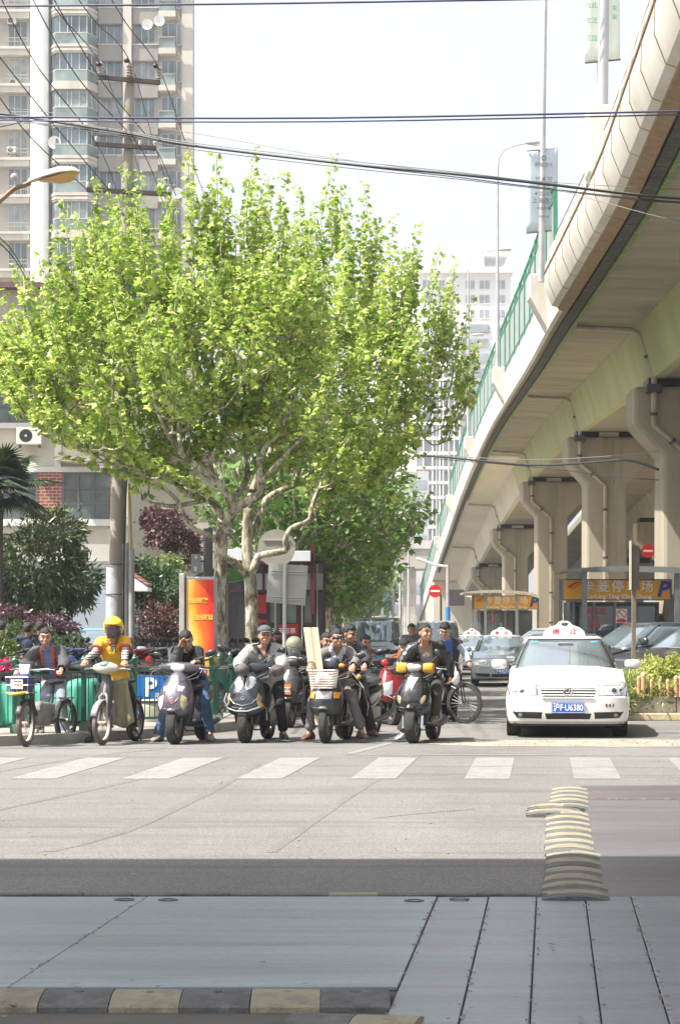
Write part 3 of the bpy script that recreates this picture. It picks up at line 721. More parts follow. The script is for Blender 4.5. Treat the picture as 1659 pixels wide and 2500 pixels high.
for i, z in enumerate(zs):
    window(tower, TX(18), TX(64), z+.05, z+2.15, DT+.57, 3, 1, t_cream, [wgl, wgl2][i % 2])
    window(tower, TX(240), TX(293), z+.36, z+1.98, DT+.95, 3, 1, gm=[wgl, wgl2, wgl][i % 3])
    window(tower, TX(326), TX(376), z+.36, z+1.98, DT+.95, 3, 1, gm=[wgl2, wgl, wgl][i % 3])
    window(tower, TX(392), TX(424), z+.1, z+2.1, DT+.95, 2, 1, gm=wgl)
    window(tower, TX(430), TX(441), z+.3, z+1.95, DT+.55, 1, 1)
    # bay glazing
    mb = MB(); pts = []
    x0, x1 = TX(121), TX(234)
    for k in range(13): t = k/12; pts.append((x0+(x1-x0)*t, DT+.72-1.45*min(1, math.sin(PI*t)*2.1)**.8))
    mb.prism([Vector((a, b, z+.92)) for a, b in pts]+[Vector((x1, DT+1, z+.92)), Vector((x0, DT+1, z+.92))], (0,0,1.30))
    o = tb(mb, 'bay_window', [wgl, wgl2][(i*5+1) % 3 == 0])
    fr = MB()
    for k in (0, 1, 3, 5, 6, 8, 10, 11, 12): a, b = pts[k]; fr.bb(a-.03, a+.03, b-.05, b+.03, z+.92, z+2.22)
    f = fr.build('bay_frame', wfr, None); f.parent = tower; f.matrix_parent_inverse = Matrix.Translation(-Vector(tower.location))
def dish(x, y, r=.42):
    p = Vector((TX(x), DT-.7, TZ(y))); root = thing('satellite_dish', p, DL.pop(0), 'satellite dish', 'white satellite dishes on the tower balconies')
    MB().rev((0,0,0), [(.02,.12),(r*.6,.05),(r,-.08),(r,-.10),(r*.6,.02),(.02,.09)], 'Y', 20).build('dish', white, root, smooth=True)
    MB().tube([(0,.1,0),(0,.6,-.3)], .03, 5).build('mount', dgrey, root); MB().tube([(0,.1,-.2),(.05,-.35,-.1)], .015, 5).build('feed_arm', dgrey, root)
DL = ['satellite dish on a window of the tower, upper right, left of another dish', 'satellite dish highest up, right of its neighbour on the tower', 'satellite dish on the curved balcony low above the street lamp', 'satellite dish lowest on the right, just above the tree']
dish(361, 66); dish(390, 57); dish(136, 353, .5); dish(435, 476)
def acu(p, s=1.0, root=None, label=None):
    r = thing('air_conditioner', p, label or 'air conditioner', 'air conditioner', 'air conditioners on the facades')
    MB().bb(-.4*s,.4*s,-.15*s,.15*s,0,.55*s).build('casing', pm('ac_casing', (.62,.60,.54), .5, var=.08), r, bevel=.02)
    MB().rev((-.1*s,-.155*s,.28*s), [(.04*s,0),(.21*s,0),(.21*s,.02),(.04*s,.02)], 'Y', 20).build('fan_grille', black, r)
    mb = MB(); mb.bb(-.33*s,-.29*s,-.12*s,.2*s,-.1*s,-.002); mb.bb(.29*s,.33*s,-.12*s,.2*s,-.1*s,-.002); mb.build('bracket', dgrey, r); return r
for i, (x, y) in enumerate(((28,57),(30,128),(33,208),(28,373))):
    acu((TX(x), DT+.2, TZ(y)), .9, label='air conditioner on the loggia, number %s from the top of the left tower bay' % ['one','two','three','four'][i])

# ---- hazy tower far right
t_far = pm('hazed_tower_wall', (.80,.79,.76), .8, var=.05, scale=.1)  # paleness from haze is put into the wall colour
DF_ = 430.0; pf = F/DF_
def FX(x): return (x-CX)/pf
def FZ(y): return CH+(HY-y)/pf
ft = thing('distant_tower', (FX(1130), DF_, 0), 'pale hazy high-rise tower far behind the flyover lamps', 'apartment tower')
def fb(mb, name, m): o = mb.build(name, m, None); o.parent = ft; o.matrix_parent_inverse = Matrix.Translation(-Vector(ft.location)); return o
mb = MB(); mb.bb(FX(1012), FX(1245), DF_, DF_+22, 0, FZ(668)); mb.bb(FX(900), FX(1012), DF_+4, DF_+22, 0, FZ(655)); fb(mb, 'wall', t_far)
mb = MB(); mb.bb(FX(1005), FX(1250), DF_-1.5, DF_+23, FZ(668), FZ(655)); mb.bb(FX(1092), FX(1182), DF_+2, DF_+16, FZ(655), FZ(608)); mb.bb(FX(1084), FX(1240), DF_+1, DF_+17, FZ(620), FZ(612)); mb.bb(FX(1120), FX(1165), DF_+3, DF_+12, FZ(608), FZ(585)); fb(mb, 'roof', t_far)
wf = pm('far_window', (.30,.33,.36), .3, var=.3, scale=.3)
for k in range(19):
    y = 684+36*k
    for (a, b) in ((1030,1052),(1070,1084),(1093,1106),(1135,1158),(1168,1194),(1210,1232)):
        if y > 800 and a > 1060: continue
        if y > 900 and a < 1040 and k % 2: continue
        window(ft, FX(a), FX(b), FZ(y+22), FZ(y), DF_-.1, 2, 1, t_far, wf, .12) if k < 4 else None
    if y >= 770:
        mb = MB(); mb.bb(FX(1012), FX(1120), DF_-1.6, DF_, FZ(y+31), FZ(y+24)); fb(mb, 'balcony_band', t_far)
        mb = MB()
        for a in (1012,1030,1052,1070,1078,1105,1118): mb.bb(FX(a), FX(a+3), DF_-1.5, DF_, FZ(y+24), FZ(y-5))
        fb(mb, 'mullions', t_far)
        mb = MB(); mb.bb(FX(1033), FX(1066), DF_-.4, DF_-.1, FZ(y+23), FZ(y)); mb.bb(FX(1082), FX(1115), DF_-.4, DF_-.1, FZ(y+23), FZ(y)); mb.bb(FX(1128), FX(1190), DF_-.4, DF_-.1, FZ(y+20), FZ(y)); fb(mb, 'window', wf)
# low far blocks, distant overpass, far greenery at the end of the street
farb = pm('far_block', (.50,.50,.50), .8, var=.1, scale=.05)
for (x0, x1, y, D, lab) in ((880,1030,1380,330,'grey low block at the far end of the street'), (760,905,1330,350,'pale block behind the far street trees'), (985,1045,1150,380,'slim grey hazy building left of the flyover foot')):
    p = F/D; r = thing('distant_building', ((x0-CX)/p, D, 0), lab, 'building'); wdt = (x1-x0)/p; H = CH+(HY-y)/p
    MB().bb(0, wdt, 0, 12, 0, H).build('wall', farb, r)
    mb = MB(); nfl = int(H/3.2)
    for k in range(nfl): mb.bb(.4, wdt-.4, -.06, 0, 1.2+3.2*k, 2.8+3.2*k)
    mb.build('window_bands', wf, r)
D = 240; p = F/D; r = thing('distant_overpass', ((960-CX)/p, D, 0), 'beige overpass crossing the street far away', 'overpass')
MB().bb(-12, 4.5, 0, 9, 9.9-1.2, 10.9).build('deck', conc_v, r)
MB().bb(-12, 4.5, -.2, .1, 10.9, 11.8).build('parapet', fascia, r)
for dx in (-3.2, -1.2, 1.8): MB().bb(dx-.7, dx+.7, 1, 3, 0, 8.8).build('pier', conc_v, r, bevel=.1)

# ---- old brick and plaster house on the left
DH = 70.0; ph = F/DH
def HX(x): return (x-CX)/ph
def HZ(y): return CH+(HY-y)/ph
plas = pm('old_plaster', (.50,.465,.385), .85, var=.14, scale=1.2, bump=.1, bscale=12)
plas_w = pm('white_band', (.62,.61,.57), .8, var=.1, scale=2)
def brick_mat():
    m = bpy.data.materials.new('brick'); m.use_nodes = True; n = m.node_tree.nodes; l = m.node_tree.links; p = n['Principled BSDF']; p.inputs['Roughness'].default_value = .85
    tc = n.new('ShaderNodeTexCoord'); mp = n.new('ShaderNodeMapping'); mp.inputs['Rotation'].default_value = (R(90), 0, 0)
    b = n.new('ShaderNodeTexBrick'); b.inputs['Scale'].default_value = 1; b.inputs['Brick Width'].default_value = .25; b.inputs['Row Height'].default_value = .105; b.inputs['Mortar Size'].default_value = .012
    b.inputs['Color1'].default_value = (.27,.075,.055,1); b.inputs['Color2'].default_value = (.20,.055,.045,1); b.inputs['Mortar'].default_value = (.42,.33,.27,1)
    l.new(tc.outputs['Object'], mp.inputs[0]); l.new(mp.outputs[0], b.inputs['Vector']); l.new(b.outputs[0], p.inputs['Base Color']); return m
brick = brick_mat()
tile = pm('roof_tile', (.14,.085,.075), .8, var=.3, scale=6, bump=.3, bscale=20)
tile_p = pm('pink_roof_tile', (.42,.20,.19), .7, var=.2, scale=6)
wgo = pm('old_window_glass', (.10,.125,.115), .2, .05, var=.5, scale=1.4, spec=.7)
wfo = pm('dark_window_frame', (.10,.11,.115), .6, var=.1)
house = thing('brick_house', (HX(150), DH, 0), 'old two storey house with red brick panels, cream bands and dark grid windows', 'house')
def hb(mb, name, m, **k): return pall(mb.build(name, m, None, **k), house)
mb = MB(); mb.bb(HX(-420), HX(312), DH, DH+9, 0, HZ(885)); hb(mb, 'wall', plas)
mb = MB()
for (x0, x1, y0, y1) in ((92,154,1153,1262),(266,300,1153,1290),(92,154,916,1034),(170,300,916,1034),(-150,-60,1153,1262)): mb.bb(HX(x0), HX(x1), DH-.04, DH, HZ(y1), HZ(y0))
hb(mb, 'brick_panel', brick)
mb = MB()
for (y0, y1, o_) in ((900,916,.10),(1033,1046,.12),(1140,1153,.10),(1268,1284,.14)): mb.bb(HX(-420), HX(314), DH-o_, DH, HZ(y1), HZ(y0))
mb.bb(HX(134), HX(150), DH-.12, DH, HZ(1140), HZ(1046)); hb(mb, 'plaster_band', plas_w)
for (x0, x1, y0, y1, nx) in ((155,265,1155,1267,3),(-14,91,916,1032,3),(-40,90,1155,1267,3),(176,262,930,1030,2)):
    window(house, HX(x0), HX(x1), HZ(y1), HZ(y0), DH-.02, nx, 3, wfo, wgo, .07)
mb = MB(); rows = 14
for k in range(rows):                                # tiled roof slope, stepped courses
    t = k/rows; z = HZ(882)+(HZ(782)-HZ(882))*t*1.35; y = DH-.75+t*4.6
    pts = []
    for q in range(0, 60):
        x = HX(-420)+q*(HX(335)-HX(-420))/59; pts.append(x)
    mb.prism([(HX(-420), y, z),(HX(335)-t*1.2, y, z),(HX(335)-t*1.2, y+.42, z+.10),(HX(-420), y+.42, z+.10)], (0,0,.07))
hb(mb, 'tiled_roof', tile)
mb = MB(); mb.bb(HX(-420), HX(335), DH-.8, DH-.68, HZ(900), HZ(880)); hb(mb, 'eaves_board', wfo)
mb = MB(); mb.bb(HX(-420), HX(200), DH+4, DH+8, HZ(885), HZ(660)); hb(mb, 'upper_storey', plas)
window(house, HX(14), HX(66), HZ(770), HZ(700), DH+3.96, 2, 2, wfr, wgo, .05)
mb = MB(); mb.bb(HX(-420), HX(212), DH+3.4, DH+8.4, HZ(660), HZ(646)); hb(mb, 'upper_roof', tile)
mb = MB(); mb.prism([(HX(142), DH-.02, HZ(1128)),(HX(142), DH-.02, HZ(1120)),(HX(225), DH-.02, HZ(1120)),(HX(235), DH-.02, HZ(1138))], (0,-.9,0)); hb(mb, 'bay_ledge', conc)
acu((HX(76), DH-.35, HZ(1088)), 1.0, label='air conditioner on the plaster wall of the brick house, above the palm')
# laundry
r = thing('laundry', (HX(215), DH-.8, HZ(1082)), 'white washing hung out of the brick house window', 'laundry')
mb = MB(); mb.grid([[Vector((-.45+.9*s, .04*math.sin(9*s), .45-.75*t+.05*math.sin(5*s))) for s in np.linspace(0,1,9)] for t in np.linspace(0,1,5)]); mb.build('cloth', white, r, smooth=True, solid=.01)
MB().cyl((-1.3,0,.46), (.8,0,.46), .015, seg=6).build('pole', steel, r)
# ---- second house glimpsed right of the concrete pole
DH2 = 82.0
r = thing('house', ((318-CX)*DH2/F, DH2, 0), 'second cream house glimpsed between the concrete pole and the plane trees', 'house')
k2 = DH2/F; X0 = (318-CX)*k2
MB().bb(0, 3.6, 0, 6, 0, CH+(HY-1140)*k2).build('wall', plas, r)
mb = MB(); mb.bb(-.1, 1.1, -.06, 0, CH+(HY-1330)*k2, CH+(HY-1250)*k2); mb.build('window', wgo, r)
mb = MB(); 
for q in range(3): mb.bb(-.1+.55*q, -.04+.55*q, -.1, -.06, CH+(HY-1330)*k2, CH+(HY-1250)*k2)
mb.bb(-.1,1.1,-.1,-.06,CH+(HY-1290)*k2-.03,CH+(HY-1290)*k2+.03); mb.build('window_frame', wfo, r)
mb = MB(); mb.prism([(-.3,-.6,CH+(HY-1245)*k2),(1.6,-.6,CH+(HY-1245)*k2),(.65,-.6,CH+(HY-1215)*k2)], (0,.6,0)); mb.build('gable', plas, r)
MB().bb(-1.2, 4.2, -.5, 7, CH+(HY-1140)*k2, CH+(HY-1110)*k2).build('roof', tile, r)
# ---- white gate building with pink tiled roof
DG = 56.0; kg = DG/F
def GXx(x): return (x-CX)*kg
def GZ(y): return CH+(HY-y)*kg
gw = pm('shaded_gate_wall', (.33,.38,.45), .7, var=.06, scale=.7)  # white wall with its shade painted in as blue-grey
r = thing('gate_building', (GXx(205), DG, 0), 'blue-white gatehouse with a pink tiled porch roof behind the concrete pole', 'gatehouse')
MB().bb(-4.4, GXx(305)-GXx(205), 0, 4, 0, GZ(1388)).build('wall', gw, r)
MB().bb(-4.5, GXx(310)-GXx(205), -.1, 4.1, GZ(1388), GZ(1370)).build('cornice', pm('grey_slab', (.25,.26,.28), .8, var=.2), r)
a = GXx(296)-GXx(205); b = GXx(368)-GXx(205)
for k in range(6):
    t0, t1 = k/6, (k+1)/6; mb = MB() if k == 0 else mb
    z0 = GZ(1383)+(GZ(1434)-GZ(1383))*t0; z1 = GZ(1383)+(GZ(1434)-GZ(1383))*t1+.03
    for q in range(9): mb.prism([(a+(b-a)*t0, -1.0+q*.22, z0),(a+(b-a)*t1, -1.0+q*.22, z1),(a+(b-a)*t1, -.80+q*.22, z1),(a+(b-a)*t0, -.80+q*.22, z0)], (0,0,.05))
mb.build('porch_tiles', tile_p, r)
mb = MB(); mb.bb(a, b+.0, -1.0, .98, GZ(1442)-.02, GZ(1436)); mb.bb(GXx(321)-GXx(205), GXx(329)-GXx(205), -.9, -.7, 0, GZ(1442)-.02); mb.build('porch_frame', t_white, r)
mb = MB(); mb.prism([(a,-1.0,GZ(1436)),(b,-1.0,GZ(1436)),(a,-1.0,GZ(1384))], (0,1.98,0)); mb.build('porch_gable', t_white, r)
# low louvre wall pieces above the bush
mb = MB(); 
for q in range(7): mb.bb(GXx(247)-GXx(205), GXx(263)-GXx(205), -.06, 0, GZ(1372)+.07+q*.055, GZ(1372)+.1+q*.055)
mb.bb(-2, GXx(300)-GXx(205), .4, 1.2, GZ(1370), GZ(1370)+.45)
mb.build('roof_vent', t_cream, r)
# ================================================================== vegetation
rng = np.random.default_rng(11)
SH_PLANE = np.array([(0,0,0),(.36,.10,-.10),(.56,.52,-.20),(.22,.60,-.06),(0,1,-.12),(-.22,.60,-.06),(-.56,.52,-.20),(-.36,.10,-.10)]); F_PLANE = [(0,1,2,3,4),(0,4,5,6,7)]
SH_OVAL = np.array([(0,0,0),(.26,.4,-.06),(0,1,-.1),(-.26,.4,-.06)]); F_OVAL = [(0,1,2),(0,2,3)]
SH_BLADE = np.array([(0,0,0),(.09,.45,-.02),(0,1,-.18),(-.09,.45,-.02)])
def leaf_mesh(name, pos, ax, nr, size, shape, faces, m):
    n = len(pos); ax = ax/np.linalg.norm(ax, axis=1)[:,None]
    s = np.cross(ax, nr); s /= (np.linalg.norm(s, axis=1)[:,None]+1e-9); nn = np.cross(s, ax)
    k = len(shape); V = pos[:,None,:]+size[:,None,None]*(s[:,None,:]*shape[None,:,0:1]+ax[:,None,:]*shape[None,:,1:2]+nn[:,None,:]*shape[None,:,2:3])
    V = V.reshape(-1, 3); me = bpy.data.meshes.new(name); me.vertices.add(len(V)); me.vertices.foreach_set('co', V.astype(np.float32).ravel())
    L = []; st = []; tot = []
    base = np.arange(n)*k; per = [len(f) for f in faces]; lp = sum(per)
    idx = np.concatenate([np.array(f) for f in faces]); Lp = (base[:,None]+idx[None,:]).ravel()
    me.loops.add(n*lp); me.loops.foreach_set('vertex_index', Lp.astype(np.int32))
    offs = np.cumsum([0]+per[:-1]); S = (np.arange(n)[:,None]*lp+offs[None,:]).ravel()
    me.polygons.add(n*len(faces)); me.polygons.foreach_set('loop_start', S.astype(np.int32)); me.update(calc_edges=True); me.validate()
    me.materials.append(m); o = bpy.data.objects.new(name, me); COL.objects.link(o); return o
def unit(v): return v/(np.linalg.norm(v, axis=-1, keepdims=True)+1e-9)
def pset(o, root): o.parent = root; o.matrix_parent_inverse = Matrix.Translation(-Vector(root.location)); return o
def bark_mat():
    m = bpy.data.materials.new('plane_bark'); m.use_nodes = True; n = m.node_tree.nodes; l = m.node_tree.links; p = n['Principled BSDF']; p.inputs['Roughness'].default_value = .85
    tc = n.new('ShaderNodeTexCoord'); mp = n.new('ShaderNodeMapping'); mp.inputs['Scale'].default_value = (1,1,.45); l.new(tc.outputs['Object'], mp.inputs[0])
    a = n.new('ShaderNodeTexNoise'); a.inputs['Scale'].default_value = 8; a.inputs['Detail'].default_value = 5; a.inputs['Distortion'].default_value = .6; l.new(mp.outputs[0], a.inputs['Vector'])
    rp = n.new('ShaderNodeValToRGB'); rp.color_ramp.interpolation = 'CONSTANT'; e = rp.color_ramp.elements
    e[0].color = (.13,.105,.075,1); e[1].position = .43; e[1].color = (.26,.24,.165,1)
    q = e.new(.52); q.color = (.46,.43,.34,1); q = e.new(.62); q.color = (.22,.20,.13,1)
    l.new(a.outputs[0], rp.inputs[0]); l.new(rp.outputs[0], p.inputs['Base Color'])
    b = n.new('ShaderNodeBump'); b.inputs['Strength'].default_value = .4; b.inputs['Distance'].default_value = .02; l.new(a.outputs[0], b.inputs['Height']); l.new(b.outputs[0], p.inputs['Normal']); return m
bark = bark_mat()
leaf_a = leafmat('plane_leaf', (.14,.27,.012), (.66,.76,.20), .44)
leaf_b = leafmat('plane_leaf_shaded', (.06,.15,.02), (.19,.31,.06), .40)  # darker copy of the plane leaf: shade on the rear crowns put into its colour
def smooth_poly(pts, rs, k=4):
    P = [Vector(p) for p in pts]; out = []; ro = []
    for i in range(len(P)-1):
        a = P[max(i-1,0)]; b = P[i]; c = P[i+1]; d = P[min(i+2,len(P)-1)]
        for q in range(k):
            t = q/k; out.append(.5*((2*b)+(c-a)*t+(2*a-5*b+4*c-d)*t*t+(3*b-a-3*c+d)*t**3)); ro.append(rs[i]+(rs[i+1]-rs[i])*t)
    out.append(P[-1]); ro.append(rs[-1]); return out, ro
def tree(name, label, base, trunk, limbs, shoots, lsz, per, lm, group, seg=9, twig=.016, bend=0.0, spread=.10):
    """trunk/limbs: (points, radii); shoots: (base, tip)"""
    root = thing(name, base, label, 'tree', group)
    mb = MB(); nodes = []; 
    for pts, rs in [trunk]+limbs:
        P, Rr = smooth_poly(pts, rs); mb.tube(P, Rr, seg)
        for p, r in zip(P, Rr): nodes.append((p, r))
    pset(mb.build('trunk', bark, None, smooth=True, ang=180), root)
    N = np.array([n[0] for n in nodes][int(len(trunk[0])*3):]); Rn = [n[1] for n in nodes][int(len(trunk[0])*3):]
    mt = MB(); c0 = np.array(limbs[0][0][0]) if limbs else N[0]
    order = sorted(range(len(shoots)), key=lambda i: np.linalg.norm(np.array(shoots[i][0])-c0))
    for i in order:
        b = np.array(shoots[i][0]); d = np.linalg.norm(N-b, axis=1)+np.maximum(0, N[:,2]-b[2])*2.5
        j = int(np.argmin(d)); a = N[j]; r0 = min(Rn[j]*.75, .05); dist = np.linalg.norm(a-b)
        if dist > .15:
            mid = (a+b)/2+rng.normal(0, .07*dist, 3)+np.array((0,0,-.12*dist)); r1 = max(twig, r0*.55)
            P, Rr = smooth_poly([a, mid, b], [max(r0, r1), (r0+r1)/2, r1*.8], 3); mt.tube(P, Rr, 5)
            N = np.vstack([N, mid, b]); Rn += [(r0+r1)/2, r1]
    L = {'p': [], 'a': [], 'n': [], 's': []}
    for (b, t) in shoots:
        b = np.array(b); t = np.array(t); ln = np.linalg.norm(t-b); mid = (b+t)/2+np.array((rng.normal(0,.04),rng.normal(0,.04),-.03))*ln
        P = [b, mid, t]; mt.tube([Vector(b), Vector(mid), Vector(t)], [twig*.7, twig*.5, twig*.25], 4)
        n = max(4, int(per*ln)); u = np.linspace(.02, 1, n)+rng.normal(0,.015,n)
        c = ((1-u)**2)[:,None]*b+(2*u*(1-u))[:,None]*mid+(u**2)[:,None]*t
        az = rng.uniform(0, 6.28, n); out = np.stack([np.cos(az), np.sin(az), rng.uniform(-.2,.5,n)], 1)
        wd = (spread*(1.25-.75*np.clip(u,0,1))*rng.uniform(.4,1.3,n))[:,None]
        L['p'].append(c+out*wd); L['a'].append(out*1.0+np.array((0,0,-.35))+rng.normal(0,.3,(n,3))); L['n'].append(np.array((0,0,1.))+.75*rng.normal(0,1,(n,3))+.3*out)
        L['s'].append(lsz*rng.uniform(.55,1.25,n)*(1.12-.45*np.clip(u,0,1)))
    o = leaf_mesh('crown', np.vstack(L['p']), np.vstack(L['a']), np.vstack(L['n']), np.concatenate(L['s']), SH_PLANE, F_PLANE, lm); pset(o, root)
    pset(mt.build('twigs', bark, None, smooth=True, ang=180), root); return root
def interp(tab, x):
    return float(np.interp(x, [a for a, b in tab], [b for a, b in tab]))
YTOP = [(-60,790),(20,770),(88,730),(150,670),(233,630),(300,610),(400,615),(460,620),(620,600),(700,610),(815,620),(890,660),(960,710),(1021,750),(1060,800),(1090,830),(1110,900),(1125,960)]
YBOT = [(-60,880),(10,950),(60,1080),(130,1110),(200,1130),(280,1180),(330,1190),(400,1090),(480,1010),(620,990),(720,1060),(800,1170),(900,1200),(980,1170),(1040,1120),(1090,1040),(1125,980)]
def env_shoots(n, x0, x1, D, dd, trunkx, spires, sd):
    g = np.random.default_rng(sd); out = []; kx = D/F
    for (x, y) in [(a+g.normal(0,26), b+g.uniform(60,190)) for a, b in spires]:
        d = D+g.uniform(-2.2, 1.8); t = W(x, y, d); ln = g.uniform(1.2, 1.9); lean = (x-trunkx)/600; out.append(((t.x-lean*ln*.35, d+g.normal(0,.15), t.z-ln), tuple(t)))
    for (x, y) in spires:
        d = D+g.uniform(-1.6, 1.2); t = W(x, y, d); ln = g.uniform(2.3, 3.0); lean = (x-trunkx)/600
        out.append(((t.x-lean*ln*.35, d+g.normal(0,.15), t.z-ln), tuple(t)))
        for q in range(3):
            t2 = Vector((t.x+g.normal(0,.14), d+g.normal(0,.25), t.z-g.uniform(.5,1.0))); out.append(((t2.x-lean*.3, t2.y, t2.z-1.2), tuple(t2)))
    while len(out) < n:
        x = g.uniform(x0, x1); yt = interp(YTOP, x); yb = interp(YBOT, x); v = g.uniform(0, 1)**1.2; y = yt+8+(yb-yt)*v
        w = max(.15, 1-((x-trunkx)/(620))**2)**.5; h = max(.2, 1-((v-.45)/.62)**2)**.5
        d = D+dd*w*h*g.uniform(-1, 1)*1.05
        if v > .55 and 330 < x < 820: d = D+abs(d-D)*(1 if v > .7 else .6)
        t = W(x, y, d); lean = (x-trunkx)/420; low = max(0, (v-.55)/.45)
        dirv = Vector((lean*(.45+1.3*low)+g.normal(0,.22), (d-D)/dd*(.3+.9*low)+g.normal(0,.22), 1.0-.85*low)).normalized(); ln = g.uniform(.7, 1.5)
        b = t-dirv*ln; out.append((tuple(b), tuple(t)))
    return out
W3 = lambda pts, D, dds=None: [W(x, y, D+(dds[i] if dds else 0)) for i, (x, y) in enumerate(pts)]
g_tree = 'plane trees lining the left pavement'
# tree 1 (pale mottled trunk left of the capped rider)
tr = (W3([(532,1735),(537,1547),(535,1464),(538,1369),(540,1305)], 38), [.135,.118,.112,.112,.12])
lim = [(W3([(540,1310),(560,1262),(566,1240),(548,1200),(508,1162),(473,1133),(441,1107),(400,1040),(370,960)], 38, [0,-.1,-.3,-.5,-.7,-.9,-1.1,-1.3,-1.4]), [.10,.095,.08,.07,.062,.055,.045,.035,.03]),
 (W3([(566,1246),(600,1225),(636,1203),(632,1150),(642,1098),(680,1056),(715,980),(740,880)], 38, [-.2,-.3,-.4,-.3,-.1,.1,.3,.5]), [.085,.085,.075,.062,.05,.045,.04,.03]),
 (W3([(538,1312),(537,1257),(521,1229),(490,1212),(457,1206),(419,1171),(400,1123),(370,1040),(350,960)], 38, [0,.3,.5,.7,.9,1.1,1.2,1.3,1.4]), [.09,.08,.072,.065,.06,.055,.045,.035,.025]),
 (W3([(533,1325),(511,1308),(464,1286),(445,1250),(432,1222),(400,1193),(330,1150),(240,1100)], 38, [0,-.2,-.5,-.6,-.7,-.8,-1.2,-1.6]), [.06,.05,.042,.04,.036,.03,.025,.02]),
 (W3([(562,1225),(591,1190),(604,1155),(594,1091),(602,1010),(590,900)], 38, [.1,.4,.7,.9,1.0,1.0]), [.07,.06,.055,.045,.038,.03]),
 (W3([(548,1200),(520,1160),(515,1120),(540,1080),(545,1000),(520,900),(510,800)], 38, [-.5,-.2,0,.2,.3,.4,.4]), [.055,.05,.045,.04,.035,.03,.02]),
 (W3([(441,1107),(436,1060),(425,1000),(330,930),(250,860)], 38, [-1.1,-1,-.9,-.8,-.8]), [.04,.035,.032,.028,.02])]
sp1 = [(153,484),(233,434),(302,396),(337,419),(398,434),(459,365),(528,373),(623,358),(696,419),(88,602),(270,470),(190,520),(420,480),(560,440),(655,430),(40,650)]
tree('plane_tree', 'nearest plane tree with a pale mottled trunk, its huge light green crown filling the left', W(532,1735,38), tr, lim, env_shoots(420, -40, 800, 38, 3.0, 540, sp1, 5), .128, 66, leaf_a, g_tree)
# tree 2 (smooth trunk behind the capped rider)
tr = (W3([(612,1715),(614,1547),(612,1433),(604,1369),(602,1300),(606,1241)], 44), [.16,.135,.13,.12,.10,.09])
lim = [(W3([(612,1400),(620,1385),(626,1366),(640,1355),(697,1343),(696,1318),(712,1289),(754,1270),(763,1229),(800,1150),(860,1060),(930,960)], 44, [0,-.1,-.1,-.2,-.4,-.5,-.5,-.6,-.6,-.5,-.4,-.2]), [.09,.085,.075,.07,.065,.06,.055,.055,.045,.04,.035,.025]),
 (W3([(606,1400),(591,1394),(570,1372),(553,1362),(520,1340)], 44, [0,-.1,-.2,-.3,-.3]), [.10,.09,.08,.07,.06]),
 (W3([(604,1324),(630,1270),(649,1219),(703,1190),(719,1181),(740,1100),(760,1000),(820,900)], 44, [0,.2,.4,.5,.5,.7,.9,1]), [.085,.075,.065,.06,.055,.045,.035,.025]),
 (W3([(606,1245),(620,1180),(660,1100),(690,1000),(700,880)], 44, [0,.4,.8,1,1.2]), [.08,.06,.05,.04,.03]),
 (W3([(719,1181),(800,1130),(900,1090),(1000,1050)], 44, [.5,.2,0,-.3]), [.04,.035,.03,.02])]
sp2 = [(727,449),(769,495),(815,373),(887,442),(960,522),(1021,541),(1075,602),(1109,637),(1151,729),(850,480),(920,560),(1000,640)]
tree('plane_tree', 'second plane tree with a smooth trunk and wavy side limb behind the capped rider', W(612,1715,44), tr, lim, env_shoots(290, 560, 1055, 44, 3.2, 760, sp2, 9), .138, 54, leaf_a, g_tree)
# further trees of the row, each grown on its own
def row_tree(x, D, label, H=8.6, rad=3.4, n=150, lean=.8, seed=1, lm=leaf_b, per=13, lsz=.23, z0=2.9):
    g = np.random.default_rng(seed); X = (x-CX)*D/F; base = Vector((X, D, 0)); fk = z0*.9
    tr = ([base, base+Vector((.05,0,fk*.5)), base+Vector((lean*.1,0,fk))], [.17,.15,.15]); limbs = []
    for k in range(6):
        a = 2*PI*k/6+g.uniform(-.4,.4); r = rad*.62; c = base+Vector((lean*.5,0,0))
        limbs.append(([tr[0][-1], tr[0][-1]+Vector((math.cos(a)*.5, math.sin(a)*.5, .5)), c+Vector((math.cos(a)*r*.6, math.sin(a)*r*.6, fk+1.5+g.uniform(-.3,.3))), c+Vector((math.cos(a)*r, math.sin(a)*r, fk+2.7+g.uniform(-.4,.8)))], [.10,.08,.06,.035]))
    sh = []
    for k in range(n):
        while True:
            v = g.uniform(-1,1,3)
            if .25 < np.linalg.norm(v) < 1: break
        zc = (z0+H)/2; t = Vector((X+lean+v[0]*rad, D+v[1]*rad, zc+v[2]*(H-z0)/2*1.05)); low = max(0, -v[2])
        d = Vector((v[0]*(.4+low), v[1]*(.4+low), 1-.7*low)).normalized()*g.uniform(.7,1.4); sh.append((tuple(t-d), tuple(t)))
    return tree('plane_tree', label, base, tr, limbs, sh, lsz, per, lm, g_tree, seg=7, twig=.02, spread=.2)
RT = [(672,52,'third plane tree, trunk right behind the back of the square road sign'),(742,60,'fourth plane tree of the row with a dark leaning trunk, first right of the sign'),(775,67,'fifth plane tree of the row, dark trunk by the stall'),(795,74,'sixth plane tree of the row, pale trunk above the cardboard box'),(806,82,'seventh plane tree of the row, thin pale trunk further back'),(814,91,'eighth plane tree of the row'),(824,102,'ninth plane tree of the row where the crowns turn pale'),(835,116,'tenth plane tree of the row'),(850,134,'last plane tree of the row, above the far buses')]
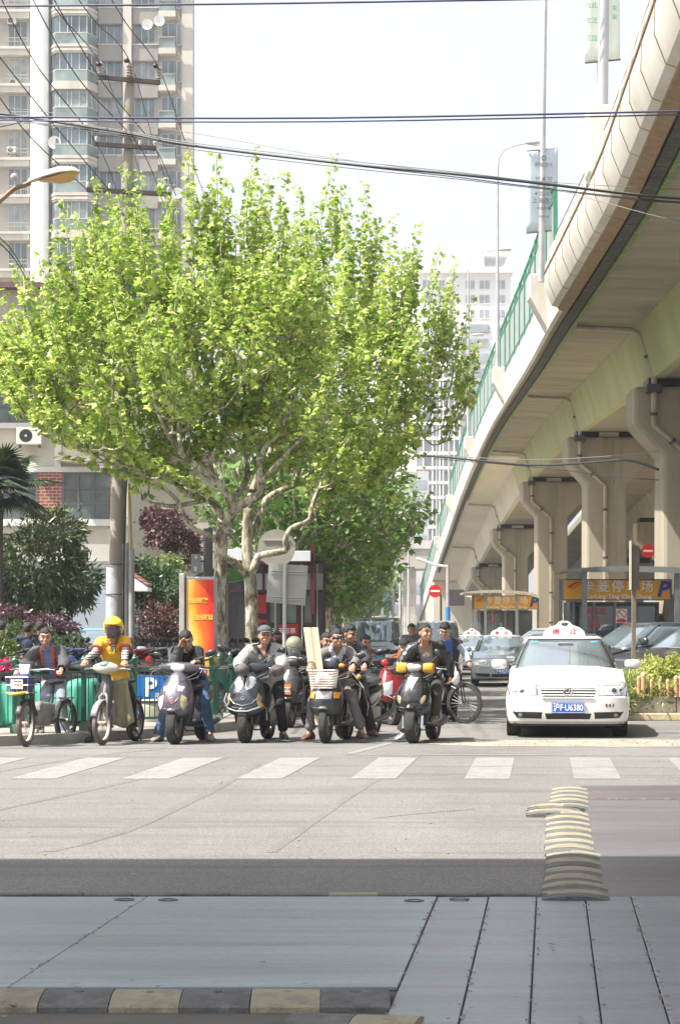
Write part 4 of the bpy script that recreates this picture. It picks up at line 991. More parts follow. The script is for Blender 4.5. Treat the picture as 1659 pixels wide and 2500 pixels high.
for i, (x, D, lab) in enumerate(RT):
    if 'of the row' in lab and i in (5, 7): lab += (', right next to the far pillars' if i == 7 else ', among the pale trunks left of the van')
    H = [8.0,7.8,7.4][i] if i < 3 else 7.0-.1*i
    row_tree(x, D, lab, H=H, rad=[3.1,2.9,2.8,2.7][i] if i < 4 else 2.6, n=220 if i < 4 else 120, lean=[.7,.75,.6,.5][i] if i < 4 else .4, seed=20+i, z0=3.3 if i < 3 else 3.0, per=14 if i < 4 else 9, lsz=.24 if i < 4 else .32)

def cloud(name, label, cat, ells, n, size, m, shape=SH_OVAL, faces=F_OVAL, kind=None, group=None, base=None, shell=.55, droop=-.2, stem=None, nclump=60, cl=.22):
    """leaf clumps filling ellipsoids (centre, radii)"""
    base = base or Vector((ells[0][0][0], ells[0][0][1], 0)); root = thing(name, base, label, cat, group)
    if kind: root['kind'] = kind
    vol = np.array([e[1][0]*e[1][1]*e[1][2] for e in ells]); vol = vol**.67; pr = vol/vol.sum(); P = []; O = []
    for e, q in zip(ells, pr):
        k = max(3, int(nclump*q)); u = unit(rng.normal(0,1,(k,3))); rr = rng.uniform(shell**3, 1, k)**(1/3); cc = u*rr[:,None]
        m_ = int(n*q); idx = rng.integers(0, k, m_); p = cc[idx]*np.array(e[1])+np.array(e[0])+rng.normal(0,1,(m_,3))*cl*min(e[1]); P.append(p); O.append(unit(p-np.array(e[0])))
    P = np.vstack(P); O = np.vstack(O); k = P[:,2] > .02; P = P[k]; O = O[k]; n = len(P)
    o = leaf_mesh('foliage', P, O+rng.normal(0,.6,(n,3))+np.array((0,0,droop)), np.array((0,0,1.))+rng.normal(0,.6,(n,3))+.4*O, size*rng.uniform(.6,1.4,n), shape, faces, m); pset(o, root)
    if stem:
        mb = MB()
        for (a, b, r) in stem: mb.tube([a, (Vector(a)+Vector(b))/2+Vector((.08,.05,0)), b], [r, r*.8, r*.5], 7)
        pset(mb.build('stem', bark, None, smooth=True), root)
    return root
def E(x, y, D, rx, ry, rz): return ((GX(x, D), D, CH+(HY-y)*D/F), (rx*D/F, ry, rz*D/F))
bam = leafmat('bamboo_leaf', (.03,.055,.015), (.12,.16,.05), .2)  # leaf colour darkened to carry the shade over this bush
cloud('bamboo_bush', 'large dark green bamboo-like bush in front of the brick house', 'bush', [E(90,1400,50,130,1.2,110), E(20,1420,51,110,1.2,120), E(150,1320,51,60,1,70), E(190,1420,50,50,1,70), E(60,1500,50,120,1,60)], 11000, .20, bam, SH_BLADE*np.array((1.6,1,1)), F_OVAL, stem=[(W(80,1668,50), W(80,1400,50), .06),(W(20,1668,51), W(10,1400,51), .06)], nclump=190, cl=.16)
pl = leafmat('palm_leaf', (.02,.04,.012), (.06,.09,.03), .15)
root = thing('palm_tree', (GX(-5,48.5), 48.5, 0), 'dark fan palm cut by the left edge of the photo', 'palm')
mb = MB(); mb.tube([W(-8,1700,48.5), W(-6,1400,48.5), W(-4,1190,48.5)], [.14,.12,.11], 9); pset(mb.build('trunk', pm('palm_bark', (.09,.07,.05), .9, var=.4, scale=12, bump=1, bscale=30), None, smooth=True), root)
P = []; A = []; N_ = []; S = []; c0 = np.array(W(-4,1180,48.5)); stems = MB()
for k in range(34):
    a = rng.uniform(0, 6.28); el = rng.uniform(-.6, 1.0); d = np.array((math.cos(a)*math.cos(el), math.sin(a)*math.cos(el), math.sin(el))); ln = rng.uniform(.55,.9); hub = c0+d*ln
    stems.tube([Vector(c0), Vector(c0+d*ln*.5+np.array((0,0,.04))), Vector(hub)], .012, 4)
    s = unit(np.cross(d, (0,0,1.))); up = np.cross(s, d)
    for q in range(26):
        t = R(-105+210*q/25); v = d*math.cos(t)+s*math.sin(t)+np.array((0,0,-.15*abs(math.sin(t)))); P.append(hub); A.append(v); N_.append(up+rng.normal(0,.1,3)); S.append(rng.uniform(.5,.68))
pset(leaf_mesh('fronds', np.array(P), np.array(A), np.array(N_), np.array(S), SH_BLADE*np.array((.55,1,1)), F_OVAL, pl), root); pset(stems.build('frond_stalks', pm('palm_stalk', (.08,.11,.03), .6), None), root)
pur = leafmat('purple_leaf', (.045,.012,.022), (.13,.05,.07), .2); gdk = leafmat('hedge_leaf', (.02,.05,.01), (.08,.14,.03), .2)  # shade on both hedges is part of these darkened leaf colours
cloud('purple_hedge', 'purple leaved hedge beneath the bamboo bush', 'hedge', [E(20,1520,46,120,.8,38), E(120,1535,46,75,.8,34), E(165,1560,46,40,.7,26)], 6000, .075, pur, nclump=90, cl=.2)
cloud('clipped_hedge', 'dark green clipped hedge behind the two riders on the left', 'hedge', [E(110,1585,44,75,.7,40), E(165,1590,44,50,.6,36), E(50,1560,44,60,.7,36)], 6500, .07, gdk, nclump=90, cl=.22)
cloud('round_shrub', 'bright green round shrub at the left edge of the photo', 'shrub', [E(5,1590,40,38,.5,50)], 3500, .06, leafmat('shrub_leaf', (.04,.09,.01),(.14,.20,.03),.25), nclump=40, cl=.25)  # shade at the left edge painted into the lowered leaf colour
mar = leafmat('maroon_leaf', (.035,.012,.012), (.16,.07,.06), .2)
cloud('maroon_tree', 'small tree with dark maroon leaves between concrete pole and plane trunk', 'tree', [E(420,1300,62,70,1.0,50), E(380,1275,62,40,.8,36), E(455,1345,62,45,.9,38)], 5200, .12, mar, nclump=110, cl=.16, stem=[(W(410,1670,62), W(415,1330,62), .07)])
yg = leafmat('yellow_green_leaf', (.08,.13,.02), (.26,.30,.08), .3)
cloud('yellow_green_shrub', 'yellow-green shrub in the sun under the maroon tree', 'shrub', [E(400,1380,60,55,.8,30), E(380,1410,60,60,.8,30)], 2600, .10, yg, nclump=50)
ivy = leafmat('ivy_leaf', (.02,.06,.015), (.07,.15,.04), .2)
cloud('ivy_wall', 'dark green ivy heap right of the gatehouse porch', 'ivy', [E(400,1450,57,55,.7,75), E(350,1420,57,45,.7,45), E(430,1520,57,45,.7,70)], 6500, .11, ivy, nclump=120, cl=.2)
cloud('red_brown_shrub', 'dark red-brown shrub behind the parked scooters', 'shrub', [E(375,1530,52,60,.7,55)], 3200, .09, leafmat('redbrown_leaf', (.05,.015,.01),(.15,.06,.045),.15), nclump=50)
fg = leafmat('far_leaf', (.10,.17,.05), (.26,.34,.14), .3)
for (x, y, D, r, h, lab) in ((850,1455,190,60,50,'soft green tree at the end of the street left of the buses'),(925,1440,215,40,44,'soft green tree far away between the overpass pillars'),(880,1470,230,60,40,'low far tree behind the buses')):
    cloud('distant_tree', lab, 'tree', [E(x,y,D,r,3,h)], 2200, .55, fg, group='trees at the end of the street', nclump=60)
# planter on the median, right
DP = 36.5; PX0 = GX(1518, DP)
med = thing('planter_wall', (PX0, DP, 0), 'low cream planter wall with rust streaks beside the taxi', 'planter')
kx = pm('planter_concrete', (.62,.56,.50), .8, var=.22, scale=5, stretch=(1,1,.4), bump=.2, bscale=20)
for k in range(4): MB().bb(k*.93, k*.93+.918, .14, .26, .13, .42).build('wall_segment', kx, med, bevel=.012)
MB().bb(-.03, 0.09, .14, 12, .13, .42).build('side_wall', kx, med, bevel=.012)
pts = [(PX0-.36, DP+.12),(PX0-.22, DP-.02),(PX0+5, DP-.04),(PX0+9, DP+70),(PX0+1.5,DP+70)]
mb = MB(); mb.prism([(a,b,0) for a,b in pts], (0,0,.13)); tag(mb.build('median_kerb', pm('kerb_yellow', (.62,.50,.27), .8, var=.3, scale=3, col2=(.46,.42,.34), bump=.3, bscale=20), bevel=.02), kind='structure')
hl = leafmat('planter_leaf', (.26,.34,.05), (.66,.66,.26), .45); hd = leafmat('planter_low_leaf', (.17,.26,.05), (.52,.55,.22), .4)
cloud('planter_hedge', 'sunlit clipped hedge on the median beside the taxi', 'hedge', [E(1610,1648,37.6,95,.6,40), E(1700,1640,37.8,110,.6,46), E(1550,1668,37.4,34,.5,30), E(1600,1680,38.3,110,.7,40)], 15000, .07, hl, nclump=160, cl=.20, shell=.3)
cloud('planter_plants', 'long leaved plants spilling over the planter wall and the picket fence', 'plants', [E(1540,1690,36.85,32,.25,36), E(1600,1700,36.8,60,.2,22), E(1680,1700,36.8,70,.2,22), E(1522,1715,36.55,14,.14,34)], 3400, .13, hd, SH_BLADE*np.array((1.3,1,1)), F_OVAL, nclump=110, cl=.35, shell=.2, droop=.5)
wood = pm('picket_wood', (.60,.36,.20), .6, var=.18, scale=12, stretch=(1,1,.2))
pf_ = thing('picket_fence', (GX(1550,36.75), 36.75, 0), 'short orange-brown wooden picket fence in the planter', 'fence')
zt = CH+(HY-1662)*36.75/F
def pk(x, r, h): 
    X = GX(x, 36.75)-GX(1550,36.75); m_ = MB(); m_.cyl((X,-.16,.40), (X,-.16,h-.02), r, seg=10); m_.cap((X,-.16,h-.02), (X,-.16,h+.0), r*1.08, seg=10); m_.build('picket', wood, pf_, smooth=True)
for x, r, h in ((1554,.032,zt+.05),(1565,.045,zt+.09),(1585,.028,zt),(1606,.028,zt+.01),(1625,.028,zt),(1645,.04,zt+.05),(1655,.04,zt+.05),(1678,.028,zt),(1698,.028,zt)): pk(x, r, h)
mb = MB(); mb.bb(-.02, 1.3, -.135, -.11, zt-.16, zt-.11); mb.build('fence_rail', wood, pf_)
# ================================================================== cars
def lerp(a, b, t): return a+(b-a)*t
def wheel_parts(root, c, Rr, w, rim, spokes=5, flip=1, name='wheel', hub=.62, wire=False, rz=0):
    r = Rr*hub; mb = MB()
    mb.rev((0,0,0), [(Rr-.012, -w*.5),(Rr, -w*.34),(Rr*1.005, 0),(Rr, w*.34),(Rr-.012, w*.5),(Rr*.80, w*.52),(r, w*.42),(r, -w*.42),(Rr*.80, -w*.52)], 'X', 36)
    wh = mb.build(name, rubber, root, smooth=True, ang=35, loc=c); wh.rotation_euler.z = rz
    m2 = MB()
    if wire:
        m2.rev((0,0,0), [(r-.012,-w*.3),(r+.01,-w*.36),(r+.01,w*.36),(r-.012,w*.3)], 'X', 36)
        for k in range(24): a = 2*PI*k/24; m2.cyl((0,.015*math.sin(a+.8),.015*math.cos(a+.8)), (0, r*math.sin(a), r*math.cos(a)), .0022, seg=4)
        m2.cyl((-w*.8,0,0), (w*.8,0,0), .028, seg=12)
    else:
        m2.rev((0,0,0), [(r, -w*.38),(r*.9, -w*.30),(r*.88, w*.30),(r, w*.38)], 'X', 28)
        for k in range(spokes): a = 2*PI*k/spokes; d = Vector((0, math.sin(a), math.cos(a))); m2.tube([d*.02, d*r*.93], [r*.22, r*.16], 6)
        m2.cyl((-w*.36,0,0), (w*.36,0,0), r*.26, seg=14)
    o = m2.build('rim', rim, wh, smooth=True); return wh
rimm = pm('rim_alloy', (.45,.45,.46), .35, .7, var=.2, scale=10)
def carpaint(name, c, rough=.3, metal=.2): return pm(name, c, rough, metal, var=.05, scale=1.5, coat=.8)
lens_dim = pm('fog_lens', (.22,.22,.21), .15, .2, var=.2, coat=1)
def mk_clear():
    m = bpy.data.materials.new('clear_glass'); m.use_nodes = True; n = m.node_tree.nodes; l = m.node_tree.links; n.remove(n['Principled BSDF'])
    t = n.new('ShaderNodeBsdfTransparent'); t.inputs[0].default_value = (.62,.72,.74,1); g = n.new('ShaderNodeBsdfGlossy'); g.inputs['Roughness'].default_value = .03; x = n.new('ShaderNodeMixShader'); fr = n.new('ShaderNodeFresnel'); fr.inputs[0].default_value = 1.7
    a = n.new('ShaderNodeMath'); a.operation = 'ADD'; a.inputs[1].default_value = .30; l.new(fr.outputs[0], a.inputs[0]); l.new(a.outputs[0], x.inputs[0]); l.new(t.outputs[0], x.inputs[1]); l.new(g.outputs[0], x.inputs[2]); d = n.new('ShaderNodeBsdfDiffuse'); d.inputs[0].default_value = (.42,.50,.54,1); y = n.new('ShaderNodeMixShader'); y.inputs[0].default_value = .20; l.new(x.outputs[0], y.inputs[1]); l.new(d.outputs[0], y.inputs[2]); l.new(y.outputs[0], n['Material Output'].inputs['Surface']); return m  # pale diffuse share paints the sky reflection into the glass
clear_glass = mk_clear()
def car(name, loc, rz, label, paint, L=4.6, Wd=1.70, H=1.42, hoodz=.78, cowl=1.22, cowlz=.95, rf=1.98, rr=3.35, rb=4.05, belt=.96, tw=.565, group=None, trunkz=.98, detail=0, nn=4.0, roofz=None, cat='car'):
    root = thing(name, loc, label, cat, group, rz)
    yF = -L/2; A = Wd/2; y0 = yF+.5; y1 = L/2-.5; n = nn
    rows = [(.20,.93,.10),(.24,.965,.03),(.32,.985,.006),(.46,1.0,0),(.57,1.0,.004),(.60,.985,.035),(.62,.98,.045),(.70,.97,.065),(hoodz-.03,.955,.10),(hoodz,.945,.135)]
    if hoodz > .85: rows = rows[:-3]+[(.74,.98,.055),(hoodz-.12,.975,.08),(hoodz-.03,.96,.12),(hoodz,.95,.17)]
    zt = [r[0] for r in rows]; ra = [r[1]*A for r in rows]; rin = [r[2] for r in rows]
    def AZ(z): return float(np.interp(z, zt+[belt+.05], ra+[ra[-1]*.985]))
    def fs(x, z):
        a = AZ(z); b = .5-float(np.interp(z, zt, rin)); q = max(0, 1-abs(x/a)**n); return y0-b*q**(1/n)
    TH = [PI*k/32 for k in range(33)]
    S = [math.copysign(abs(math.cos(t))**(2/n), math.cos(t)) for t in TH]
    def tub(sign, yref, rows_, topz=None):
        R_ = []
        for i, (z, a, inn) in enumerate(rows_):
            b = .5-inn; aa = a*A
            R_.append([Vector((s*aa, yref-sign*b*max(0,(1-abs(s)**n))**(1/n), z)) for s in S])
        return R_
    mb = MB(); fr = tub(1, y0, rows); mb.grid(fr)
    # rear tub rises to the boot lid
    rrows = rows[:-2]+[(trunkz-.05,.955,.03),(trunkz,.945,.07)]
    rt = tub(-1, y1, rrows); mb.grid(rt, True)
    wy = (yF+.87, yF+.87+L*.567); wr = .31 if H < 1.6 else .33
    def zb(y):
        z = .19
        for w_ in wy:
            d = abs(y-w_)
            if d < wr+.04: z = max(z, .30+math.sqrt(max(0,(wr+.04)**2-d*d)))
        return z
    def ztp(y): return float(np.interp(y, [y0, yF+cowl, L*.25, y1], [hoodz, cowlz, belt, trunkz]))
    ys = sorted(set([y0+(y1-y0)*k/60 for k in range(61)]))
    for sx in (-1, 1):
        g = []
        for y in ys:
            b = zb(y); t = ztp(y); g.append([Vector((sx*AZ(b+(t-b)*q/10)*(1.0), y, b+(t-b)*q/10)) for q in range(11)])
        mb.grid(g, sx > 0)
    # bonnet, cowl and boot lid
    g = []
    for k in range(9):
        v = k/8; ye = lerp(y0, yF+cowl, v); row = []
        for s in S:
            yy = lerp(y0-(.5-rin[-1])*max(0,(1-abs(s)**n))**(1/n), yF+cowl, v); row.append(Vector((s*AZ(ztp(ye)), yy, ztp(ye)+.055*(1-s*s)*min(1, v*4+.0)*(1 if v > 0 else 0)+.010*min(1,v*4)*math.exp(-((abs(s)-.55)/.08)**2))))
        g.append(row)
    mb.grid(g)
    g = []
    for k in range(5):
        v = k/4; row = []
        for s in S:
            ye = lerp(yF+rb-.1, y1, v); yy = lerp(yF+rb-.1, y1+(.5-.07)*max(0,(1-abs(s)**n))**(1/n), v); row.append(Vector((s*AZ(ztp(ye)), yy, ztp(ye)+.03*(1-s*s)*(1-v))))
        g.append(row)
    mb.grid(g)
    body = mb.build('body', paint, root, smooth=True, ang=32)
    # dark underside and wheel wells
    m = MB(); m.bb(-A*.86, A*.86, yF+.18, L/2-.2, .17, .24); m.bb(-A*.70, A*.70, yF+.3, L/2-.3, .24, .75); m.build('underbody', black, root)
    # greenhouse
    ZB = cowlz-.03; ZT = H-.045; ge = 5.0
    def gh(f, t, side, off=0):                       # side 'F','R','L','S' ; f fraction along, t height 0..1
        a = lerp(A*.93, A*tw/.565*.665, t**.92)+.012*math.sin(PI*t); yf = lerp(yF+cowl-.06, yF+rf, t**.95); yr = lerp(yF+rb, yF+rr, t**.95); yc = (yf+yr)/2; b = (yr-yf)/2; z = lerp(ZB, ZT, t)
        if side in 'FR':
            s = -1 if side == 'F' else 1; x = f*a; y = yc+s*b*(1-abs(f)**ge)**(1/ge); nrm = Vector((.15*f*abs(f)**3*5, s, .55)).normalized()
        else:
            s = -1 if side == 'L' else 1; y = yc+f*b; x = s*a*(1-abs(f)**ge)**(1/ge); nrm = Vector((s, 0, .3)).normalized()
        return Vector((x, y, z))+nrm*off
    mb = MB(); rings = []
    for q in range(9):
        t = q/8; a = lerp(A*.93, A*tw/.565*.665, t**.92)+.012*math.sin(PI*t); yf = lerp(yF+cowl-.06, yF+rf, t**.95); yr = lerp(yF+rb, yF+rr, t**.95)
        rings.append(ring((0,(yf+yr)/2,lerp(ZB,ZT,t)), a, (yr-yf)/2, ge, 64))
    a, yf, yr = A*tw/.565*.665, yF+rf, yF+rr
    for q, (k, dz) in enumerate(((.975,.02),(.90,.033),(.7,.042),(.35,.045),(.02,.046))): rings.append(ring((0,(yf+yr)/2,ZT+dz), a*k, (yr-yf)/2*k, ge, 64))
    mb.loft(rings)
    if detail:
        keep = []
        for fc in mb.f:
            c = sum((Vector(mb.v[i]) for i in fc), Vector())/len(fc); t_ = (c.z-ZB)/(ZT-ZB); a_ = lerp(A*.93, A*tw/.565*.665, min(1,max(0,t_)))
            if not (.04 < t_ < .97 and c.y < yF+rf+.05 and abs(c.x) < a_*.90 and c.z < ZT): keep.append(fc)
        mb.f = keep; mb.m = [0]*len(keep)
        it = MB(); it.bb(-A*.8, A*.8, yF+cowl+.05, yF+cowl+.45, ZB-.30, ZB+.03); it.bb(-A*.85, A*.85, yF+3.3, yF+3.4, .3, ZT-.1); it.bb(-A*.8, A*.8, yF+cowl+.3, yF+3.3, .3, .36); it.build('dashboard', pm('cabin_trim', (.06,.06,.065), .7, var=.2), root, bevel=.03)
        for sx in (-.36, .36):
            it = MB(); it.loft([ring((sx,yF+2.28+.12*(z-.5),z), a2, .07, 3, 14) for z, a2 in ((.5,.22),(.75,.24),(1.0,.20),(1.06,.10))]); it.loft([ring((sx,yF+2.37,z), a2, .05, 3, 12) for z, a2 in ((1.08,.09),(1.12,.12),(1.22,.12),(1.26,.08))]); it.build('front_seat', pm('seat_cover', (.42,.44,.47), .8, var=.15), root, smooth=True, ang=50)
        it = MB(); it.rev((.36,yF+cowl+.62,ZB-.02), [(.17,0),(.185,0),(.185,.02),(.17,.02)], 'Y', 24); it.build('steering_wheel', black, root)
    mb.build('cabin', paint, root, smooth=True, ang=50)
    def gpatch(nm, side, f0, f1, t0, t1, m, nf=14, ntt=6, off=.006, sk=0):
        g = [[gh(lerp(f0+sk*(1-q/ntt)*0, f1, k/nf), lerp(t0, t1, q/ntt), side, off) for k in range(nf+1)] for q in range(ntt+1)]
        mb = MB(); mb.grid(g); return mb.build(nm, m, root, smooth=True, solid=.004)
    if detail:
        for (f0, f1, t0, t1) in ((-.915,-.89,.03,.975),(.89,.915,.03,.975),(-.9,.9,.03,.06),(-.9,.9,.945,.975)): gpatch('window_seal', 'F', f0, f1, t0, t1, black, off=.011)
    else: gpatch('window_seal', 'F', -.915, .915, .03, .975, black, off=.003)
    ws = gpatch('windscreen', 'F', -.895, .895, .055, .95, clear_glass if detail else glass_d, 20, 8, off=.0085)
    gpatch('rear_window', 'R', -.88, .88, .12, .90, glass_d)
    for sd in 'LS':
        gpatch('side_window', sd, -.84, -.06, .16, .90, glass_d, 12); gpatch('side_window', sd, .0, .78, .16, .90, glass_d, 12)
    if detail or hoodz < .85:
        mb = MB(); mb.tube([Vector((s*AZ(hoodz)*.94, y0-(.5-rin[-1])*max(0,(1-abs(s*.94)**n))**(1/n)*.985, hoodz+.004)) for s in np.linspace(-1,1,25)], .0045, 5)
        for sx in (-1, 1): mb.tube([Vector((sx*AZ(.8)*.915, y, ztp(y)+.012)) for y in np.linspace(y0, yF+cowl-.03, 8)], .004, 4)
        mb.tube([gh(f, .01, 'F', .012) for f in np.linspace(-.93,.93,15)], .018, 6)
        for sx in (-1, 1):
            for yy in (yF+1.45, yF+2.45, yF+3.3): mb.tube([Vector((sx*(AZ(z)+.001), yy, z)) for z in np.linspace(.26, ztp(yy)-.02, 8)], .004, 4)
        mb.build('shut_line', black, root)
    # wipers
    mb = MB()
    for x0, x1 in ((.66,.05),(.02,-.60)): mb.tube([gh(x0/ (A*.93), .04, 'F', .03), gh(x1/(A*.93), .075, 'F', .03)], .010, 5)
    mb.build('wiper', black, root)
    for sx in (-1, 1):
        yy = yF+cowl+.28; mb = MB(); c = Vector((sx*(A+.11), yy, belt+.06 if H < 1.6 else belt+.16))
        mb.loft([ring(c+Vector((dx*sx,0,0)), .055*s_, .075*s_, 3, 12, 'YZ') for dx, s_ in ((-.12,.5),(-.09,.9),(0,1),(.07,.95),(.10,.6))])
        mb.build('wing_mirror', paint, root, smooth=True)
    for w_ in wy:
        for sx in (-1, 1): wheel_parts(root, (sx*(A-.115), w_, wr-.005), wr-.005, .195, rimm)
    def patch(nm, out, m, dome=.006, par=root, surf=fs):
        cx_ = sum(p[0] for p in out)/len(out); cz = sum(p[1] for p in out)/len(out); dense = []
        for i in range(len(out)):
            p, q = out[i], out[(i+1) % len(out)]
            for k in range(5): dense.append((lerp(p[0],q[0],k/5), lerp(p[1],q[1],k/5)))
        rs = []
        for r_, o_ in ((1,.0005),(.97,dome),(.8,dome*1.1),(.5,dome*1.15),(.02,dome*1.15)):
            rs.append([Vector((cx_+(x-cx_)*r_, surf(cx_+(x-cx_)*r_, cz+(z-cz)*r_)-o_, cz+(z-cz)*r_)) for x, z in dense])
        mb = MB(); mb.loft(rs, cap=True); return mb.build(nm, m, par, smooth=True, ang=60)
    root['_']=0; del root['_']
    hz0, hz1 = (.598, .742) if hoodz < .85 else (.66, .84)
    for s in (-1, 1):
        hlm = [(s*.43, hz0+.01),(s*.79*A/.85, hz0),(s*.815*A/.85, hz1-.03),(s*.78*A/.85, hz1),(s*.44, hz1-.004)]
        h = patch('headlight', hlm, lens, .010)
        if detail:
            patch('lamp_surround', [(a_*1.0+(.012 if abs(a_) > .6 else -.012)*s, b_+(.012 if b_ > .67 else -.010)) for a_, b_ in hlm], dgrey, .004, root)
            for (cx_, r_) in ((.64,.040),(.74,.030)): patch('lamp_bowl', [(s*cx_+r_*math.cos(q), .667+r_*math.sin(q)) for q in np.linspace(0, 2*PI, 10)[:-1]], chrome, .014, h)
            patch('lamp_bowl', [(s*.64+.024*math.cos(q), .667+.024*math.sin(q)) for q in np.linspace(0, 2*PI, 10)[:-1]], dgrey, .018, h)
            patch('fog_lamp', [(s*.665+.032*math.cos(q), .322+.032*math.sin(q)) for q in np.linspace(0, 2*PI, 10)[:-1]], lens_dim, .014)
        patch('lower_vent', [(s*.37,.275),(s*.71,.285),(s*.775,.375),(s*.36,.368)], black, .004)
    gz0, gz1 = (.553, .712) if hoodz < .85 else (.60, .80)
    patch('grille', [(-.36,gz0),(.36,gz0),(.385,gz1),(-.385,gz1)], dgrey if detail else black, .004)
    mb = MB()
    for k in range(4):
        z = lerp(gz0, gz1, (k+.5)/4-.04); w_ = lerp(.36,.385,(k+.5)/4)
        pts = [Vector((x, fs(x, z)-.012, z)) for x in np.linspace(-w_, w_, 11)]; mb.tube(pts, .0085, 5)
    mb.build('grille_bar', paint if detail else chrome, root, smooth=True)
    patch('lower_grille', [(-.30,.270),(.30,.270),(.325,.352),(-.325,.352)], black, .004)
    return root, fs, patch, gh
pw = carpaint('taxi_white_paint', (.80,.80,.77)); psv = carpaint('taxi_silver_paint', (.40,.45,.48), .32, .3)
blue_p = pm('plate_blue', (.02,.12,.52), .4, var=.05); tred = pm('text_red', (.62,.03,.03), .5, var=0); twh = pm('text_white', (.8,.8,.78), .5, var=0); tbk = pm('text_black', (.02,.02,.02), .5, var=0)
def plate(root, fs, txt, z=.430, w=.46, x=0):
    y = fs(0, z)-.024; mb = MB(); mb.bb(x-w/2, x+w/2, y, y+.012, z-.076, z+.076); p = mb.build('number_plate', blue_p, root, bevel=.004)
    m2 = MB(); e = .006
    for (a,b,c,d) in ((-w/2+e,w/2-e,z+.064,z+.068),(-w/2+e,w/2-e,z-.068,z-.064),(-w/2+e,-w/2+e+.004,z-.068,z+.068),(w/2-e-.004,w/2-e,z-.068,z+.068)): m2.bb(x+a, x+b, y-.003, y-.0005, c, d)
    m2.build('plate_border', twh, p); text('plate_text', txt, .125, twh, p, (x, y-.003, z), ext=.001, fit=w*.90, bold=.002); return p
def roof_sign(root, H, y, top_m, lit=None, chars=('锦','江'), w=.62):
    s = MB(); rs = []
    for dx, h in ((-.31,.02),(-.29,.08),(-.22,.13),(-.12,.165),(-.085,.205),(-.05,.225),(.05,.225),(.085,.205),(.12,.165),(.22,.13),(.29,.08),(.31,.02)):
        rs.append([Vector((dx*w/.62, y-.09, H)), Vector((dx*w/.62, y-.085, H+h*.8)), Vector((dx*w/.62, y-.05, H+h)), Vector((dx*w/.62, y+.05, H+h)), Vector((dx*w/.62, y+.085, H+h*.8)), Vector((dx*w/.62, y+.09, H))])
    s.loft(rs); g = s.build('roof_sign', white, root, smooth=True, ang=50)
    MB().ell((0, y-.075, H+.178), (.062, .02, .032)).build('top_lamp', top_m, g, smooth=True)
    for c, x in zip(chars, (-.135, .125)): text('sign_text', c, .115, tred, g, (x, y-.094, H+.070), (R(92),0,0), ext=.003)
    m = MB(); 
    for s_ in (-1, 1): m.tube([(s_*.54, y-.02, H-.02),(s_*.45, y, H+.015),(s_*.30, y, H+.022)], .018, 6)
    m.build('roof_bar', dgrey, root, smooth=True); m = MB(); m.cyl((.0,y+.5,H),(.0,y+.75,H+.35),.004,seg=5); m.build('aerial', black, root)
    return g
def taxi(loc, rz, label, paint, H=1.44, detail=0, lamp=dgrey, plate_s='沪F·U6380', group='taxis in the queue'):
    root, fs, patch, gh = car('taxi', loc, rz, label, paint, L=4.69, Wd=1.74, H=H, detail=detail, group=group, cat='taxi')
    plate(root, fs, plate_s); roof_sign(root, H-.01, -.15, lamp)
    # round emblem on the grille
    y = fs(0, .63)-.02; e = MB(); e.rev((0,y,.632), [(.060,0),(.072,-.006),(.072,.006),(.060,.006)], 'Y', 28); c = e.build('emblem_ring', chrome, root, smooth=True)
    m = MB()
    for pts in ([(-.022,.055),(0,.004),(.022,.055)], [(-.055,.03),(-.026,-.048),(0,-.002),(.026,-.048),(.055,.03)]): m.tube([(a, y-.004, .632+b) for a, b in pts], .007, 5)
    m.build('emblem_letters', chrome, c); MB().cyl((0,y+.008,.632),(0,y+.012,.632),.062,seg=28).build('emblem_disc', dgrey, c)
    if detail:
        text('fleet_number', '8 0 3', .062, tbk, root, (.58, fs(.58,.462)-.004, .462), (R(90),0,R(6)), ext=.002, bold=.002)
        st = pm('cyan_sticker', (.05,.45,.50), .4, var=0)
        for f in (-.72, .70):
            g = MB(); g.grid([[gh(f+a, b, 'F', .016) for a in (-.07,0,.07)] for b in (.86,.90)]); g.build('screen_sticker', st, root)
        # seats and driver hinted behind the screen: dark head rests, mirror
        m = MB(); m.loft([ring(gh(0.02,.80,'F',.012)+Vector((dx,0,0)), .02, .028, 2.5, 10, 'YZ') for dx in (-.11,.11)]); m.build('rear_view_mirror', pm('mirror_back', (.12,.15,.17), .5), root, smooth=True)
    return root
taxi((GX(1376,32.6), 32.65, 0), R(-4.5), 'white taxi waiting foremost in the lane with white roof sign and blue plate', pw, detail=1)
green_l = pm('vacant_light', (.02,.35,.22), .4, emis=(.02,.8,.45,1.0), var=0)
taxi((GX(1222,62.4), 62.4, 0), R(-3), 'silver-blue taxi with a green lit roof lamp, second in the queue', psv, lamp=green_l, plate_s='沪A·K2917')
taxi((GX(1150,79), 79, 0), R(-3), 'farthest silver taxi, its sign showing left of the green roof lamp', psv, plate_s='沪B·T5046')
dk = carpaint('dark_grey_paint', (.055,.06,.065), .28, .5); bk = carpaint('black_van_paint', (.02,.026,.032), .22, .3); bl = carpaint('pale_blue_paint', (.16,.36,.62)); sil = carpaint('silver_paint', (.45,.47,.47), .32, .5)
car('van', (GX(915,69), 69.3, 0), R(-4), 'black people carrier with a large windscreen behind the waiting riders', bk, L=4.9, Wd=1.80, H=2.0, hoodz=.98, cowl=1.02, cowlz=1.16, rf=1.95, rr=4.55, rb=4.85, belt=1.18, tw=.70, trunkz=1.15, cat='van', group=None)
car('minivan', (GX(1072,66), 68, 0), R(-3), 'white minivan behind the two men on the right', pw, L=4.0, Wd=1.6, H=1.88, hoodz=.95, cowl=.75, cowlz=1.10, rf=1.35, rr=3.75, rb=3.95, belt=1.12, tw=.66, trunkz=1.1, cat='van')
